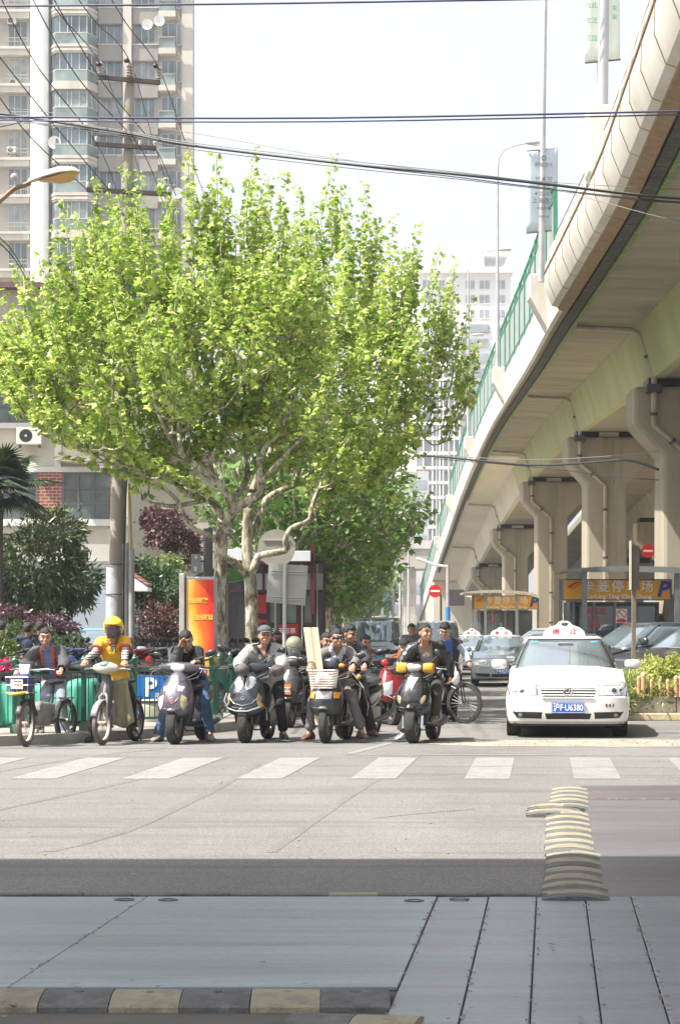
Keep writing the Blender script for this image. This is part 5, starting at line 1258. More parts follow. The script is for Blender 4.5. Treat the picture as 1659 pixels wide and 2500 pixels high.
car('car', (GX(215,45), 47.5, 0), R(0), 'pale blue car parked behind the yellow helmeted rider', bl, L=4.3, Wd=1.66, H=1.60, group='parked cars')
car('car', (7.0, 40.75, .08), R(-62), 'dark grey car parked at the far right behind the hedge', dk, L=4.6, Wd=1.8, H=1.62, hoodz=.92, cowl=1.15, cowlz=1.08, rf=2.0, rr=3.9, rb=4.45, belt=1.08, tw=.62, trunkz=1.1, group='parked cars')
car('car', (6.04, 42.6, .08), R(-62), 'dark blue-grey car parked just behind the dark grey one on the right', carpaint('blue_grey_paint', (.09,.11,.13), .28, .5), L=4.6, Wd=1.8, H=1.62, hoodz=.92, cowl=1.15, cowlz=1.08, rf=2.0, rr=3.9, rb=4.45, belt=1.08, tw=.62, trunkz=1.1, group='parked cars')
car('car', (6.9, 62.8, .05), R(-55), 'silver car parked under the flyover right behind the taxi roof sign', sil, L=4.4, Wd=1.75, H=1.66, hoodz=.92, cowl=1.15, cowlz=1.08, rf=2.0, rr=3.8, rb=4.3, belt=1.08, tw=.62, trunkz=1.1, group='parked cars')
car('car', (7.0, 74.5, .05), R(-55), 'pale car parked deeper under the flyover, left of the silver one', carpaint('champagne_paint', (.45,.43,.36), .32, .4), L=4.4, Wd=1.75, H=1.62, group='parked cars', hoodz=.92, cowl=1.15, cowlz=1.08, rf=2.0, rr=3.8, rb=4.3, belt=1.08, tw=.62, trunkz=1.1)
for (x, D, w, h, c, lab) in ((902,205,2.4,3.0,(.10,.22,.24),'dark teal bus far down the street'), (862,225,2.5,2.7,(.25,.42,.42),'pale green bus far down the street')):
    root = thing('bus', (GX(x,D), D, 0), lab, 'bus', 'buses far down the street'); pnt = carpaint('bus_paint_%d' % D, c)
    mb = MB(); mb.loft([ring((0,dy,h*.56), w/2*s, h*.44*s, 8, 24, 'XZ') for dy, s in ((0,.94),(.12,1),(8,1),(8.1,.94))]); mb.build('body', pnt, root, smooth=True, ang=40)
    MB().bb(-w*.42, w*.42, -.04, .02, h*.45, h*.86).build('windscreen', glass_d, root, bevel=.05)
    MB().bb(-w*.4, w*.4, -.02, .4, h*.99, h*1.05).build('roof_unit', pm('bus_roof', (.5,.42,.28), .6), root, bevel=.05)
    for sx in (-1,1): wheel_parts(root, (sx*(w/2-.2), 1.4, .48), .48, .3, rimm)
    mb = MB()
    for sx in (-1,1): mb.bb(sx*w*.32-.18, sx*w*.32+.18, -.04, .02, h*.22, h*.30)
    mb.build('headlight', lens, root)
# ================================================================== scooters and bikes
def scpaint(name, c, rough=.34, metal=.2): m = pm(name, c, rough, metal, var=.25, scale=7, coat=.5); stain(m, (.16,.145,.125), 9, (1,1,.7), .52, .74, .45); return m
BIKE_G = 'motor scooters waiting at the stop line'
def local(front, rz, back=.62):                      # thing origin from the front wheel contact point
    x, y = front; D = GD(y); o = Vector((GX(x, D), D, .005)) - Matrix.Rotation(rz, 3, 'Z') @ Vector((0,-back,0)); return o
chr_d = pm('muddy_metal', (.28,.26,.23), .5, .6, var=.3, scale=20)
orange_s = pm('sticker_orange', (.75,.20,.04), .5, var=0)
def surf_fn(tab, n=2.6):
    zs = [t[0] for t in tab]
    def g(x, z):
        a = float(np.interp(z, zs, [t[1] for t in tab])); yf = float(np.interp(z, zs, [t[2] for t in tab])); d = float(np.interp(z, zs, [t[3] for t in tab]))
        return yf+d*(1-max(0, 1-min(1, abs(x/a))**n)**(1/n))
    return g
def dome_patch(nm, out, m, par, surf, dome=.006, conv=3):
    cx_ = sum(p[0] for p in out)/len(out); cz = sum(p[1] for p in out)/len(out); dense = []
    for i in range(len(out)):
        p, q = out[i], out[(i+1) % len(out)]
        for k in range(conv): dense.append((lerp(p[0],q[0],k/conv), lerp(p[1],q[1],k/conv)))
    rs = [[Vector((cx_+(x-cx_)*r_, surf(cx_+(x-cx_)*r_, cz+(z-cz)*r_)-o_, cz+(z-cz)*r_)) for x, z in dense] for r_, o_ in ((1,-.004),(.97,dome),(.75,dome*1.4),(.4,dome*1.6),(.02,dome*1.7))]
    mb = MB(); mb.loft(rs); return mb.build(nm, m, par, smooth=True, ang=60)
def heart(cx, cz, w, h):
    return [(cx+w*a, cz+h*b) for a, b in ((0,-.55),(.28,-.38),(.5,.0),(.47,.32),(.25,.45),(0,.33),(-.25,.45),(-.47,.32),(-.5,0),(-.28,-.38))]
def oval(cx, cz, w, h, tilt=0, n=12):
    return [(cx+w*math.cos(t)*math.cos(tilt)-h*math.sin(t)*math.sin(tilt), cz+w*math.cos(t)*math.sin(tilt)+h*math.sin(t)*math.cos(tilt)) for t in np.linspace(0, 2*PI, n+1)[:-1]]
def scooter(label, front, rz, paint, style, steer=0, group=BIKE_G, loc=None, tyre=.235, tw=.115):
    o = local(front, rz) if loc is None else loc
    root = thing('scooter', o, label, 'scooter', group, rz)
    Rr = tyre
    wheel_parts(root, (0,-.62,Rr), Rr, tw, chr_d, 5, rz=steer); wheel_parts(root, (0,.62,Rr), Rr, tw*1.05, chr_d, 5)
    # fork, fender
    mb = MB()
    for s in (-1, 1): mb.tube([(s*.085,-.62,Rr),(s*.085,-.56,.50),(s*.07,-.50,.68)], [.024,.022,.02], 8)
    mb.build('fork', steel if style.get('fork') else dgrey, root, smooth=True)
    mb = MB(); rs = []
    for k in range(9):
        a = R(48+70*k/8); c = Vector((0, -.62-math.cos(a)*(Rr+.03)*1.0, Rr+math.sin(a)*(Rr+.03)))
        rs.append([c+Vector((x, -.02*math.cos(a)*(1-(x/.07)**2), .02*math.sin(a)*(1-(x/.07)**2)+0)) for x in (-.07,-.045,0,.045,.07)])
    mb.grid(rs); mb.build('front_fender', style.get('fender', paint), root, smooth=True, solid=.01)
    # apron
    w = style.get('w', 1.0)
    tab = [(.36,.13*w,-.70,.10),(.40,.19*w,-.755,.14),(.47,.225*w,-.775,.17),(.58,.235*w,-.755,.18),(.70,.215*w,-.70,.17),(.80,.175*w,-.64,.15),(.90,.12*w,-.575,.12),(.95,.07*w,-.53,.09)]
    fs = surf_fn(tab); mb = MB(); rs = []
    for z, a, yf, d in tab:
        S = [math.cos(PI*k/16) for k in range(17)]
        fr = [Vector((a*math.copysign(abs(s)**.8, s), yf+d*(1-max(0,1-abs(math.copysign(abs(s)**.8,s))**2.6)**(1/2.6)), z)) for s in S]
        rs.append(fr+[Vector((-a*.9, yf+d+.10, z)), Vector((0, yf+d+.13, z)), Vector((a*.9, yf+d+.10, z))])
    mb.loft(rs); ap_ = mb.build('apron', paint, root, smooth=True, ang=50)
    mb = MB()
    for zz_ in (.47, .82): 
        a_ = float(np.interp(zz_, [t[0] for t in tab], [t[1] for t in tab]))*.96
        mb.tube([(x, fs(x, zz_)-.0005, zz_+.03*(x/a_)**2) for x in np.linspace(-a_, a_, 13)], .0028, 4)
    for s in (-1, 1): mb.tube([(s*(.06+.10*t), fs(s*(.06+.10*t), .88-.42*t)-.0005, .88-.42*t) for t in np.linspace(0,1,9)], .0028, 4)
    mb.build('panel_seam', black, ap_)
    # leg shield and floor, tunnel
    mb = MB(); mb.loft([ring((0,y,z), a, b, 4, 16, 'XY') for z, a, b, y in ((.26,.17,.10,-.45),(.45,.21,.06,-.43),(.7,.19,.05,-.41),(.9,.11,.06,-.42))]); mb.build('leg_shield', black, root, smooth=True, ang=50)
    mb = MB(); mb.loft([ring((0,y,z), a, h, 4, 16, 'XZ') for y, a, h, z in ((-.48,.16,.03,.27),(-.2,.17,.035,.25),(.1,.17,.04,.27),(.2,.15,.06,.33))]); mb.build('footboard', black, root, smooth=True, ang=50)
    mb = MB(); mb.loft([ring((0,y,z), a, h, 3, 16, 'XZ') for y, a, h, z in ((.08,.13,.16,.46),(.16,.15,.18,.50),(.4,.165,.15,.56),(.65,.15,.11,.62),(.86,.08,.06,.68))]); mb.build('rear_body', paint, root, smooth=True, ang=60)
    mb = MB(); mb.loft([ring((0,y,z), a, h, 2.6, 16, 'XZ') for y, a, h, z in ((-.02,.05,.03,.70),(.05,.12,.05,.725),(.3,.155,.05,.745),(.5,.15,.055,.77),(.72,.11,.045,.79),(.80,.05,.03,.785))]); mb.build('seat', pm('seat_vinyl', (.025,.025,.027), .5, var=.2, bump=.3, bscale=40), root, smooth=True)
    mb = MB(); mb.bb(-.13,.13,.1,.62,.2,.42); mb.build('engine', chr_d, root, bevel=.03)
    mb = MB(); mb.tube([(.12,.25,.2),(.15,.45,.22),(.16,.78,.27)], [.02,.036,.040], 10); mb.build('exhaust', dgrey, root, smooth=True)
    mb = MB(); mb.tube([(-.12,.12,.2),(-.13,.30,.13)], .010, 6); mb.tube([(-.12,.2,.14),(.12,.2,.14)], .010, 6); mb.build('stand', dgrey, root)
    MB().bb(-.06,.06,.84,.87,.60,.68).build('tail_light', redl, root, bevel=.01)
    # bar cover with grips, levers, mirrors
    hb_ = bpy.data.objects.new('handlebar', None); 
    mb = MB(); bz = 1.0; by = -.40
    for s in (-1, 1):
        mb.tube([(s*.30,by-.03,bz-.01),(s*.26,by-.13,bz-.07),(s*.14,by-.14,bz-.13),(s*.06,by-.08,bz-.10)], .006, 5); mb.tube([(s*.33,by-.02,bz-.01),(s*.28,by-.10,bz-.12),(s*.12,by-.06,bz-.16)], .005, 5)
    mb.build('control_cable', black, root, smooth=True); mb = MB()
    mb.loft([ring((x, by+.03*abs(x)/.3, bz+.01*abs(x)/.3), a, h, 2.6, 16, 'YZ') for x, a, h in ((-.30,.03,.03),(-.26,.05,.045),(-.14,.085,.075),(0,.10,.085),(.14,.085,.075),(.26,.05,.045),(.30,.03,.03))])
    cov = mb.build('handlebar_cover', style.get('cover', paint), root, smooth=True)
    mb = MB()
    for s in (-1, 1): mb.tube([(s*.28,by+.03,bz+.01),(s*.42,by+.07,bz+.0)], [.018,.018], 8)
    mb.build('grip', black, root, smooth=True); mb = MB()
    for s in (-1, 1): mb.tube([(s*.28,by-.02,bz),(s*.33,by-.05,bz-.01),(s*.42,by-.03,bz-.015)], .006, 5)
    mb.build('lever', steel, root)
    barf = lambda x, z: by-.10*(1-min(1,abs(x/.30))**2.2)-.0+.6*(z-bz)*(z-bz)/.1
    if 'heart' in style: dome_patch('headlight', heart(0, 1.0, .20, .12), lens, root, lambda x, z: barf(x,z)-.0, .008)
    for s, (mx, my, mz, tilt) in zip((-1, 1), style.get('mir', ((-.34,-.34,1.22,.3),(.34,-.34,1.22,-.3)))):
        m = MB(); m.tube([(s*.17,by+.02,bz+.05),(s*.24,by,bz+.12),(mx*.92,my,mz-.03)], .008, 6); st = m.build('mirror_stem', dgrey, root, smooth=True)
        M = Euler((0, tilt, 0)).to_matrix(); m = MB(); m.ell((mx,my,mz), (.078,.026,.045), M); m.build('mirror', style.get('mirm', black), st, smooth=True)
    return root, fs, barf
gr_m = scpaint('scooter_mauve', (.12,.11,.14), .3, .5); sl_m = scpaint('scooter_slate', (.045,.055,.065), .28, .4); bkm = scpaint('scooter_black', (.013,.013,.014), .2, .2); bd_m = scpaint('scooter_grey_black', (.03,.033,.032), .4, .2)
lens_y = pm('smoked_lens', (.34,.30,.15), .2, .2, var=.2, coat=1)
# 3: mauve scooter
s3, f, bf = scooter('mauve-grey scooter with a heart shaped headlight, ridden by the man holding his forehead', (426,1817.6), R(-14), gr_m, {'heart':1, 'mir':((-.34,-.3,1.17,.4),(.40,-.34,1.20,-.35)), 'mirm':black})
for s in (-1, 1):
    dome_patch('side_lamp', [(s*a, b) for a, b in ((.12,.66),(.195,.62),(.205,.53),(.16,.44),(.12,.52))], lens_y if s > 0 else lens, s3, f, .004)
    dome_patch('upper_lamp', [(s*a, b) for a, b in ((.05,.78),(.15,.76),(.13,.70),(.06,.71))], lens, s3, f, .004)
dome_patch('nose_panel', [(-.07,.84),(.07,.84),(.05,.62),(0,.52),(-.05,.62)], scpaint('scooter_mauve_light', (.22,.20,.25), .25, .5), s3, f, .005)
m = MB(); m.rev((0,f(0,.62)-.016,.64), [(.018,0),(.026,-.004),(.026,.004),(.018,.004)], 'Y', 16); m.build('emblem', chrome, s3)
m = MB()
for s in (-1, 1): m.tube([(s*q, f(s*q, z)-.006, z) for q, z in ((.0,.535),(.05,.565),(.09,.61))], .005, 5)
m.build('red_trim', redl, s3)
m = MB(); m.tube([(-.26,-.42,1.0),(-.37,-.46,.95),(-.40,-.47,.86)], .006, 5); m.build('clutch_lever', steel, s3)
# 4: slate scooter of the capped man
s4, f, bf = scooter('slate grey scooter with twin round headlights, a smoked screen and a chrome crash bar', (598,1814), R(-12), sl_m, {'mir':((-.40,-.34,1.26,.5),(.42,-.34,1.22,-.5)), 'w':1.12})
for s in (-1, 1):
    dome_patch('headlight', [(s*a, b) for a, b in ((.015,.86),(.06,.90),(.125,.87),(.15,.80),(.11,.73),(.04,.70),(.015,.74))], lens, s4, f, .012)
    dome_patch('side_lamp', [(s*a, b) for a, b in ((.19,.68),(.235,.62),(.235,.52),(.20,.50),(.18,.58))], lens_y, s4, f, .004)
    dome_patch('indicator', oval(s*.235,.50,.02,.04), amber, s4, f, .006)
m = MB(); pts = [(-.26,-.62,.66),(-.27,-.70,.56),(-.20,-.80,.47),(-.08,-.835,.43),(.08,-.835,.43),(.20,-.80,.47),(.27,-.70,.50),(.28,-.58,.45),(.27,-.5,.30)]
m.tube(pts, .013, 8); m.tube([(-.30,-.60,.58),(-.25,-.74,.50)], .012, 6); m.build('crash_bar', chrome, s4, smooth=True)
m = MB(); m.tube([(q, f(q,z)-.007, z) for q, z in ((-.19,.60),(-.12,.53),(0,.50),(.12,.53),(.19,.60))], .006, 5); m.build('chrome_trim', chrome, s4)
m = MB(); m.rev((0,f(0,.60)-.014,.60), [(.016,0),(.026,-.003),(.026,.003),(.016,.003)], 'Y', 16); m.build('emblem', chrome, s4)
m = MB(); m.grid([[Vector((x*w_, -.46-.02*t+.08*(abs(x)**2), 1.06+.15*t-.05*abs(x)**2*t)) for x in np.linspace(-1,1,9)] for t, w_ in ((0,.18),(.5,.15),(1,.10))]); m.build('windshield', pm('smoked_screen', (.13,.14,.14), .15, var=.1, coat=1, alpha=.75), s4, smooth=True, solid=.006)
muff = pm('hand_muff_grey', (.115,.105,.10), .7, var=.35, scale=9, bump=.4, bscale=25)
# 5: commuter scooter with basket
s5, f, bf = scooter('old black delivery scooter with a white wire basket, ridden by the man in sunglasses', (794,1815), R(-13), bd_m, {'cover':black, 'mir':((-.40,-.3,1.10,.2),(.40,-.3,1.16,-.2)), 'w':.98, 'fender':dgrey}, tyre=.245, tw=.095)
bx = pm('instrument_cover', (.06,.075,.10), .45, var=.1)
m = MB(); m.loft([ring((0,-.43,z), a, b, 4, 20) for z, a, b in ((1.02,.13,.09),(1.06,.14,.10),(1.12,.13,.09),(1.14,.11,.07))]); ic = m.build('instrument_box', bx, s5, smooth=True, ang=50)
MB().ell((0,-.52,1.105), (.045,.006,.014)).build('badge', signw, ic, smooth=True)
for s in (-1, 1):
    MB().ell((s*.17,-.44,1.03), (.055,.04,.032)).build('indicator', amber, s5, smooth=True)
    dome_patch('lower_indicator', [(s*a, b) for a, b in ((.13,.69),(.21,.68),(.20,.60),(.13,.60))], amber, s5, f, .010)
dome_patch('headlight', [(-.12,.695),(.12,.695),(.105,.59),(-.105,.59)], lens, s5, f, .012)
m = MB(); x0, x1, z0, z1 = -.18, .18, .74, .97
for z in np.linspace(z0, z1, 8):
    k = (z-z0)/(z1-z0); a = .145+.035*k; m.tube([(-a,-.64,z),(-a,-.86-.03*k,z),(a,-.86-.03*k,z),(a,-.64,z),(-a,-.64,z)], .0045 if z < z1 else .009, 4)
for q in np.linspace(-1, 1, 13): m.tube([(q*.145,-.86,z0),(q*.18,-.89,z1)], .004, 4)
for q in np.linspace(0, 1, 5):
    for s in (-1,1): m.tube([(s*.145,-.64-.22*q,z0),(s*.18,-.64-.25*q,z1)], .004, 4)
m.build('basket', pm('basket_wire', (.60,.55,.48), .5, .3, var=.2), s5)
o = bpy.data.objects
bag = thing('plastic_bag', s5.matrix_basis @ Vector((0,-.75,.745)), 'white plastic bag with red print lying in the wire basket of the delivery scooter', 'bag', None, s5.rotation_euler.z)
m = MB(); m.ell((0,0,.09), (.125,.09,.095), seg=20, rows=14)
m.v = [tuple(Vector(v)*(1+.16*noise.noise(Vector(v)*16))) for v in m.v]; bgm = pm('bag_plastic', (.72,.70,.68), .35, var=.1, scale=14, bump=.6, bscale=20); m.build('bag_body', bgm, bag, smooth=True)
text('red_print', '特价\n超市', .07, tred, bag, (.0,-.105,.10), (R(84),0,0), ext=.003)
# 10: black scooter with yellow muffs
s10, f, bf = scooter('glossy black scooter with yellow hand covers, rightmost in the front rank', (1006.5,1815), R(-15), bkm, {'cover':bkm, 'fork':1, 'mir':((-.30,-.34,.95,.2),(.30,-.40,1.19,.9)), 'w':1.05}, tyre=.25, tw=.125)
m = MB()
for s_ in (-1, 1): m.cyl((s_*.125,-.66,.20),(s_*.125,-.62,.46),.026,seg=12)
m.build('fork_leg', chrome, s10, smooth=True)
dome_patch('headlight', heart(-.03, .995, .24, .13), pm('clouded_lens', (.50,.50,.46), .3, .1, var=.2, scale=12), s10, bf, .012)
dome_patch('badge', [(-.075,.88),(.075,.88),(0,.70)], pm('badge_silver', (.55,.55,.56), .35, .5, var=.3, scale=40), s10, f, .008)
for s in (-1, 1): dome_patch('side_lamp', oval(s*.165,.585,.028,.062,-s*.35), lens_y, s10, f, .005)
m = MB(); m.tube([(q, f(q,z)-.003, z) for q, z in ((-.22,.50),(-.14,.435),(0,.415),(.14,.435),(.22,.50))], .012, 6); m.build('lower_lip', bkm, s10, smooth=True)
ym = pm('yellow_muff', (.58,.33,.03), .55, var=.15, scale=8, bump=.3, bscale=30)
for s in (-1, 1):
    m = MB(); m.loft([ring((s*x,-.46+.02*x,1.0), a, h, 3.2, 18, 'YZ') for x, a, h in ((.11,.045,.04),(.12,.075,.062),(.20,.088,.072),(.245,.07,.062),(.255,.045,.04))]); m.v = [tuple(Vector(v)+Vector((.010,.010,.010))*noise.noise(Vector(v)*30)) for v in m.v]; m.build('hand_cover', ym, s10, smooth=True)
# 6: black scooter behind the suit rider, 7: helmeted rider's scooter, 8, 9
D6 = 30.1
s6, f, bf = scooter('black motorbike-like scooter with a white square lamp, half hidden behind the delivery scooter', (838,1803), R(-20), bkm, {'cover':black, 'mir':((-.3,-.3,1.1,.2),(.42,-.3,1.2,-.2))})
MB().loft([ring((-.0,-.62,z), .085, .05, 4, 16) for z in (.86,.87,.99,1.0)]).build('headlight', pm('lamp_white_shell', (.60,.62,.56), .3, var=.1), s6, smooth=True, ang=50)
MB().ell((.24,-.66,.86), (.035,.03,.035)).build('indicator', amber, s6, smooth=True)
m = MB(); m.tube([(.1,-.66,.82),(.22,-.72,.76),(.28,-.6,.70),(.30,-.45,.45),(.26,-.4,.32)], .012, 7); m.tube([(.12,-.60,.92),(.30,-.62,.70)], .011, 6); m.build('crash_bar', chrome, s6, smooth=True)
s7, f, bf = scooter('black scooter with an orange and white number card, ridden by the helmeted man behind', (706,1777), R(-12), bkm, {'mir':((-.34,-.3,1.15,.2),(.34,-.3,1.12,-.2)), 'cover':black})
c = MB(); c.bb(-.055,.055,f(0,.6)-.03,f(0,.6)-.02,.52,.68); cc = c.build('number_card', orange_s, s7); MB().bb(-.045,.045,f(0,.6)-.034,f(0,.6)-.0305,.56,.63).build('card_panel', signw, cc); text('card_text', '电轻', .055, tbk, cc, (0,f(0,.6)-.035,.595), ext=.001)
MB().ell((.2,-.5,.93), (.03,.03,.025)).build('indicator', amber, s7, smooth=True)
redp = scpaint('scooter_red', (.26,.015,.02), .3, .2)
s9, f, bf = scooter('red and silver scooter under the man in the brown jacket', (958.6,1771), R(22), redp, {'cover':black, 'mir':((-.34,-.3,1.15,.2),(.34,-.3,1.15,-.2))})
dome_patch('silver_panel', [(-.20,.66),(-.04,.72),(-.08,.50),(-.20,.46)], sil, s9, f, .006)
MB().ell((-.12,-.56,1.0), (.06,.05,.055)).build('indicator', redl, s9, smooth=True)
m = MB(); m.tube([(-.26,-.5,.72),(-.25,-.74,.52),(-.05,-.84,.42),(.18,-.78,.46),(.26,-.6,.6)], .011, 7); m.build('crash_bar', chrome, s9, smooth=True)
s8, f, bf = scooter('dark scooter of the man in the teal jacket, mostly hidden', (893,1764), R(5), sl_m, {'mir':((-.34,-.3,1.15,.2),(.36,-.3,1.17,-.3))})
s12, f, bf = scooter('dark scooter of the farthest rider in the lane beside the van', (1004,1700), R(0), bkm, {})

# ---- electric bicycles
def ebike(label, front, rz, Rw, tube_m, steer=0, wb=.56, group='electric bicycles by the railing'):
    o = local(front, rz, wb); root = thing('electric_bicycle', o, label, 'electric bicycle', group, rz)
    tm = pm('dusty_tyre', (.16,.14,.125), .9, var=.35, scale=12, bump=.4, bscale=60)
    w = wheel_parts(root, (0,-wb,Rw), Rw, .055, pm('dusty_rim', (.45,.40,.33), .6, .3, var=.3, scale=10), hub=.80, wire=True, rz=steer); w.data.materials[0] = tm
    wheel_parts(root, (0,wb,Rw), Rw, .055, chr_d, hub=.80, wire=True)
    Q = Matrix.Rotation(steer, 3, 'Z'); ft = Vector((0,-wb+.02,0))
    m = MB()
    for s in (-1, 1): m.tube([ft+Q @ Vector((s*.055,-.02,Rw)), ft+Q @ Vector((s*.05,.02,Rw*2+.06)), ft+Q @ Vector((s*.02,.05,Rw*2+.10))], [.018,.02,.02], 8)
    m.tube([(0,-wb+.07,Rw*2+.08),(0,-wb+.17,.98)], .022, 8); m.build('fork', tube_m, root, smooth=True)
    m = MB(); rs = []
    for k in range(10):
        a = R(20+140*k/9); c = Vector((0,-math.cos(a)*(Rw+.028),math.sin(a)*(Rw+.028))); rs.append([Vector((0,-wb,Rw))+Q @ (c*(1 - 0*x)+Vector((x*.042,0,-.012*x*x))) for x in (-1,-.5,0,.5,1)])
    m.grid(rs); m.build('front_fender', tube_m, root, smooth=True, solid=.006)
    m = MB(); m.tube([(0,-wb+.12,.75),(0,-wb+.22,.45),(0,-.12,.30),(0,.12,.32),(0,.20,.52)], [.03,.035,.04,.035,.03], 10); m.tube([(0,.14,.32),(0,.22,.80)], .016, 8); m.tube([(0,.1,.33),(0,wb,Rw)], .02, 8)
    m.build('frame', tube_m, root, smooth=True)
    m = MB(); m.loft([ring((0,y,z), .075, h, 4, 14, 'XZ') for y, h, z in ((-.30,.10,.42),(-.24,.16,.42),(.0,.16,.40),(.12,.12,.42))]); m.build('battery_box', pm('shell_grey', (.22,.21,.20), .55, var=.25, scale=10), root, smooth=True, ang=50)
    m = MB(); m.loft([ring((0,y,z), a, h, 2.6, 14, 'XZ') for y, a, h, z in ((.04,.04,.02,.80),(.14,.09,.035,.81),(.30,.12,.04,.82),(.36,.08,.03,.82))]); m.build('saddle', black, root, smooth=True)
    m = MB()
    for s in (-1, 1): m.tube([(s*.07,.30,.60),(s*.07,.66,.60)], .009, 6); m.tube([(s*.07,.62,.60),(s*.05,wb,Rw)], .008, 6)
    m.tube([(-.07,.40,.6),(.07,.40,.6)], .008, 6); m.tube([(-.07,.66,.6),(.07,.66,.6)], .008, 6); m.build('rear_rack', dgrey, root)
    m = MB(); m.tube([(-.34,-wb+.26,1.00),(-.22,-wb+.17,1.0),(0,-wb+.17,.98),(.22,-wb+.17,1.0),(.34,-wb+.26,1.00)], .013, 8); m.build('handlebar', steel, root, smooth=True)
    m = MB()
    for s in (-1, 1): m.tube([(s*.24,-wb+.19,1.0),(s*.35,-wb+.26,1.0)], .018, 8)
    m.build('grip', black, root, smooth=True); m = MB()
    for s in (-1, 1): m.tube([(s*.20,-wb+.13,1.0),(s*.33,-wb+.17,.99)], .006, 5)
    m.build('brake_lever', steel, root)
    m = MB(); m.cyl((-.14,.02,.30),(.14,.02,.30),.012,seg=8); m.bb(-.17,-.10,-.02,.06,.20,.225); m.bb(.10,.17,-.02,.06,.38,.405); m.build('pedals', dgrey, root)
    m = MB(); m.tube([(.06,.28,.3),(.16,.40,.02)], .010, 6); m.build('stand', dgrey, root); return root, wb
e1, wb = ebike('dusty electric bicycle with a blue bag in its front basket, leftmost in the rank', (63,1823), R(-20), .295, pm('ebike_black', (.035,.035,.035), .5, var=.3), R(8))
m = MB(); m.loft([ring((0,-wb+.05,z), a, b, 4, 16) for z, a, b in ((1.00,.09,.05),(1.05,.11,.07),(1.10,.08,.06))]); m.build('instrument_pod', dgrey, e1, smooth=True, ang=50)
m = MB(); m.prism([(-.085,-wb-.04,1.06),(.085,-wb-.04,1.06),(.06,-wb-.05,.93),(-.06,-wb-.05,.93)], (0,.05,0)); m.build('headlight', lens, e1, bevel=.012)
m = MB()
for z in (.70,.80,.90): m.tube([(-.15,-wb+.02,z),(-.16,-wb-.24,z),(.16,-wb-.24,z),(.15,-wb+.02,z),(-.15,-wb+.02,z)], .006, 5)
for q in np.linspace(-1, 1, 5): m.tube([(q*.15,-wb-.24,.70),(q*.16,-wb-.24,.90)], .005, 4)
m.bb(-.15,.15,-wb-.24,-wb+.02,.695,.70); m.build('basket', steel, e1)
bag = thing('blue_bag', e1.matrix_basis @ Vector((0,-wb-.11,.70)), 'dark blue bag with a white printed card in the basket of the leftmost bicycle', 'bag', None, e1.rotation_euler.z)
m = MB(); m.loft([ring((0,0,z), a, b, 4, 28) for z, a, b in ((.01,.135,.105),(.10,.145,.115),(.20,.145,.115),(.225,.11,.08),(.23,.02,.02))]); m.v = [tuple(Vector(v)+Vector((.012,.012,.012))*noise.noise(Vector(v)*24)) for v in m.v]
m.build('bag_body', pm('blue_cloth', (.04,.055,.14), .7, var=.3, scale=12, bump=.5, bscale=25), bag, smooth=True)
m = MB(); m.bb(-.085,.085,-.136,-.130,.05,.17); c = m.build('printed_card', signw, bag); text('card_text', '工作服务', .04, orange_s, c, (0,-.138,.10), ext=.001); text('card_text', '上海市 配送', .025, tbk, c, (0,-.138,.145), ext=.001)
m = MB(); m.tube([(-.14,-.13,.0),(-.08,-.15,-.025),(.02,-.15,-.01),(.10,-.14,.0),(.15,-.1,.01)], [.014,.02,.022,.018,.012], 8); m.build('yellow_strap', ym, bag, smooth=True)
khaki = pm('khaki_cloth', (.23,.225,.14), .85, var=.25, scale=5, bump=.5, bscale=14)
e2, wb = ebike('grey electric bicycle with a pale round lamp housing, under the yellow helmeted rider', (249.5,1819.5), R(-17), .285, pm('ebike_grey', (.30,.29,.29), .5, var=.25), 0)
m = MB(); m.loft([ring((x,-wb+.12,1.01-.0*abs(x)), a, h, 2.4, 18, 'YZ') for x, a, h in ((-.17,.03,.03),(-.13,.06,.05),(-.06,.10,.075),(0,.11,.085),(.06,.10,.075),(.13,.06,.05),(.17,.03,.03))]); m.build('lamp_housing', pm('aged_plastic', (.52,.50,.42), .3, var=.1, coat=.5), e2, smooth=True)
m = MB(); m.ell((0,-wb+.085,1.05), (.085,.08,.048)); m.build('lamp_glass', pm('teal_glass', (.15,.30,.32), .15, var=.1, coat=1), e2, smooth=True)
m = MB(); m.loft([ring((0,-wb+.16,z), a, b, 3, 14) for z, a, b in ((.36,.03,.03),(.55,.07,.06),(.78,.08,.07),(.92,.04,.04))]); m.build('front_shell', pm('shell_dark', (.09,.085,.09), .5, var=.2), e2, smooth=True)
ap = thing('leg_apron', e2.matrix_basis @ Vector((.10,-wb+.26,.86)), 'khaki cloth leg apron hanging from the handlebar of the yellow rider\'s bicycle', 'apron', None, e2.rotation_euler.z)
m = MB(); m.grid([[Vector((-.09+.26*s*(1+.1*t)+.04*t, .02*math.sin(11*s+3*t)+.05*t+.03*math.sin(5*s), -.02-.58*t-.05*math.sin(4*s)*t)) for s in np.linspace(0,1,13)] for t in np.linspace(0,1,9)]); m.build('cloth', khaki, ap, smooth=True, solid=.012)
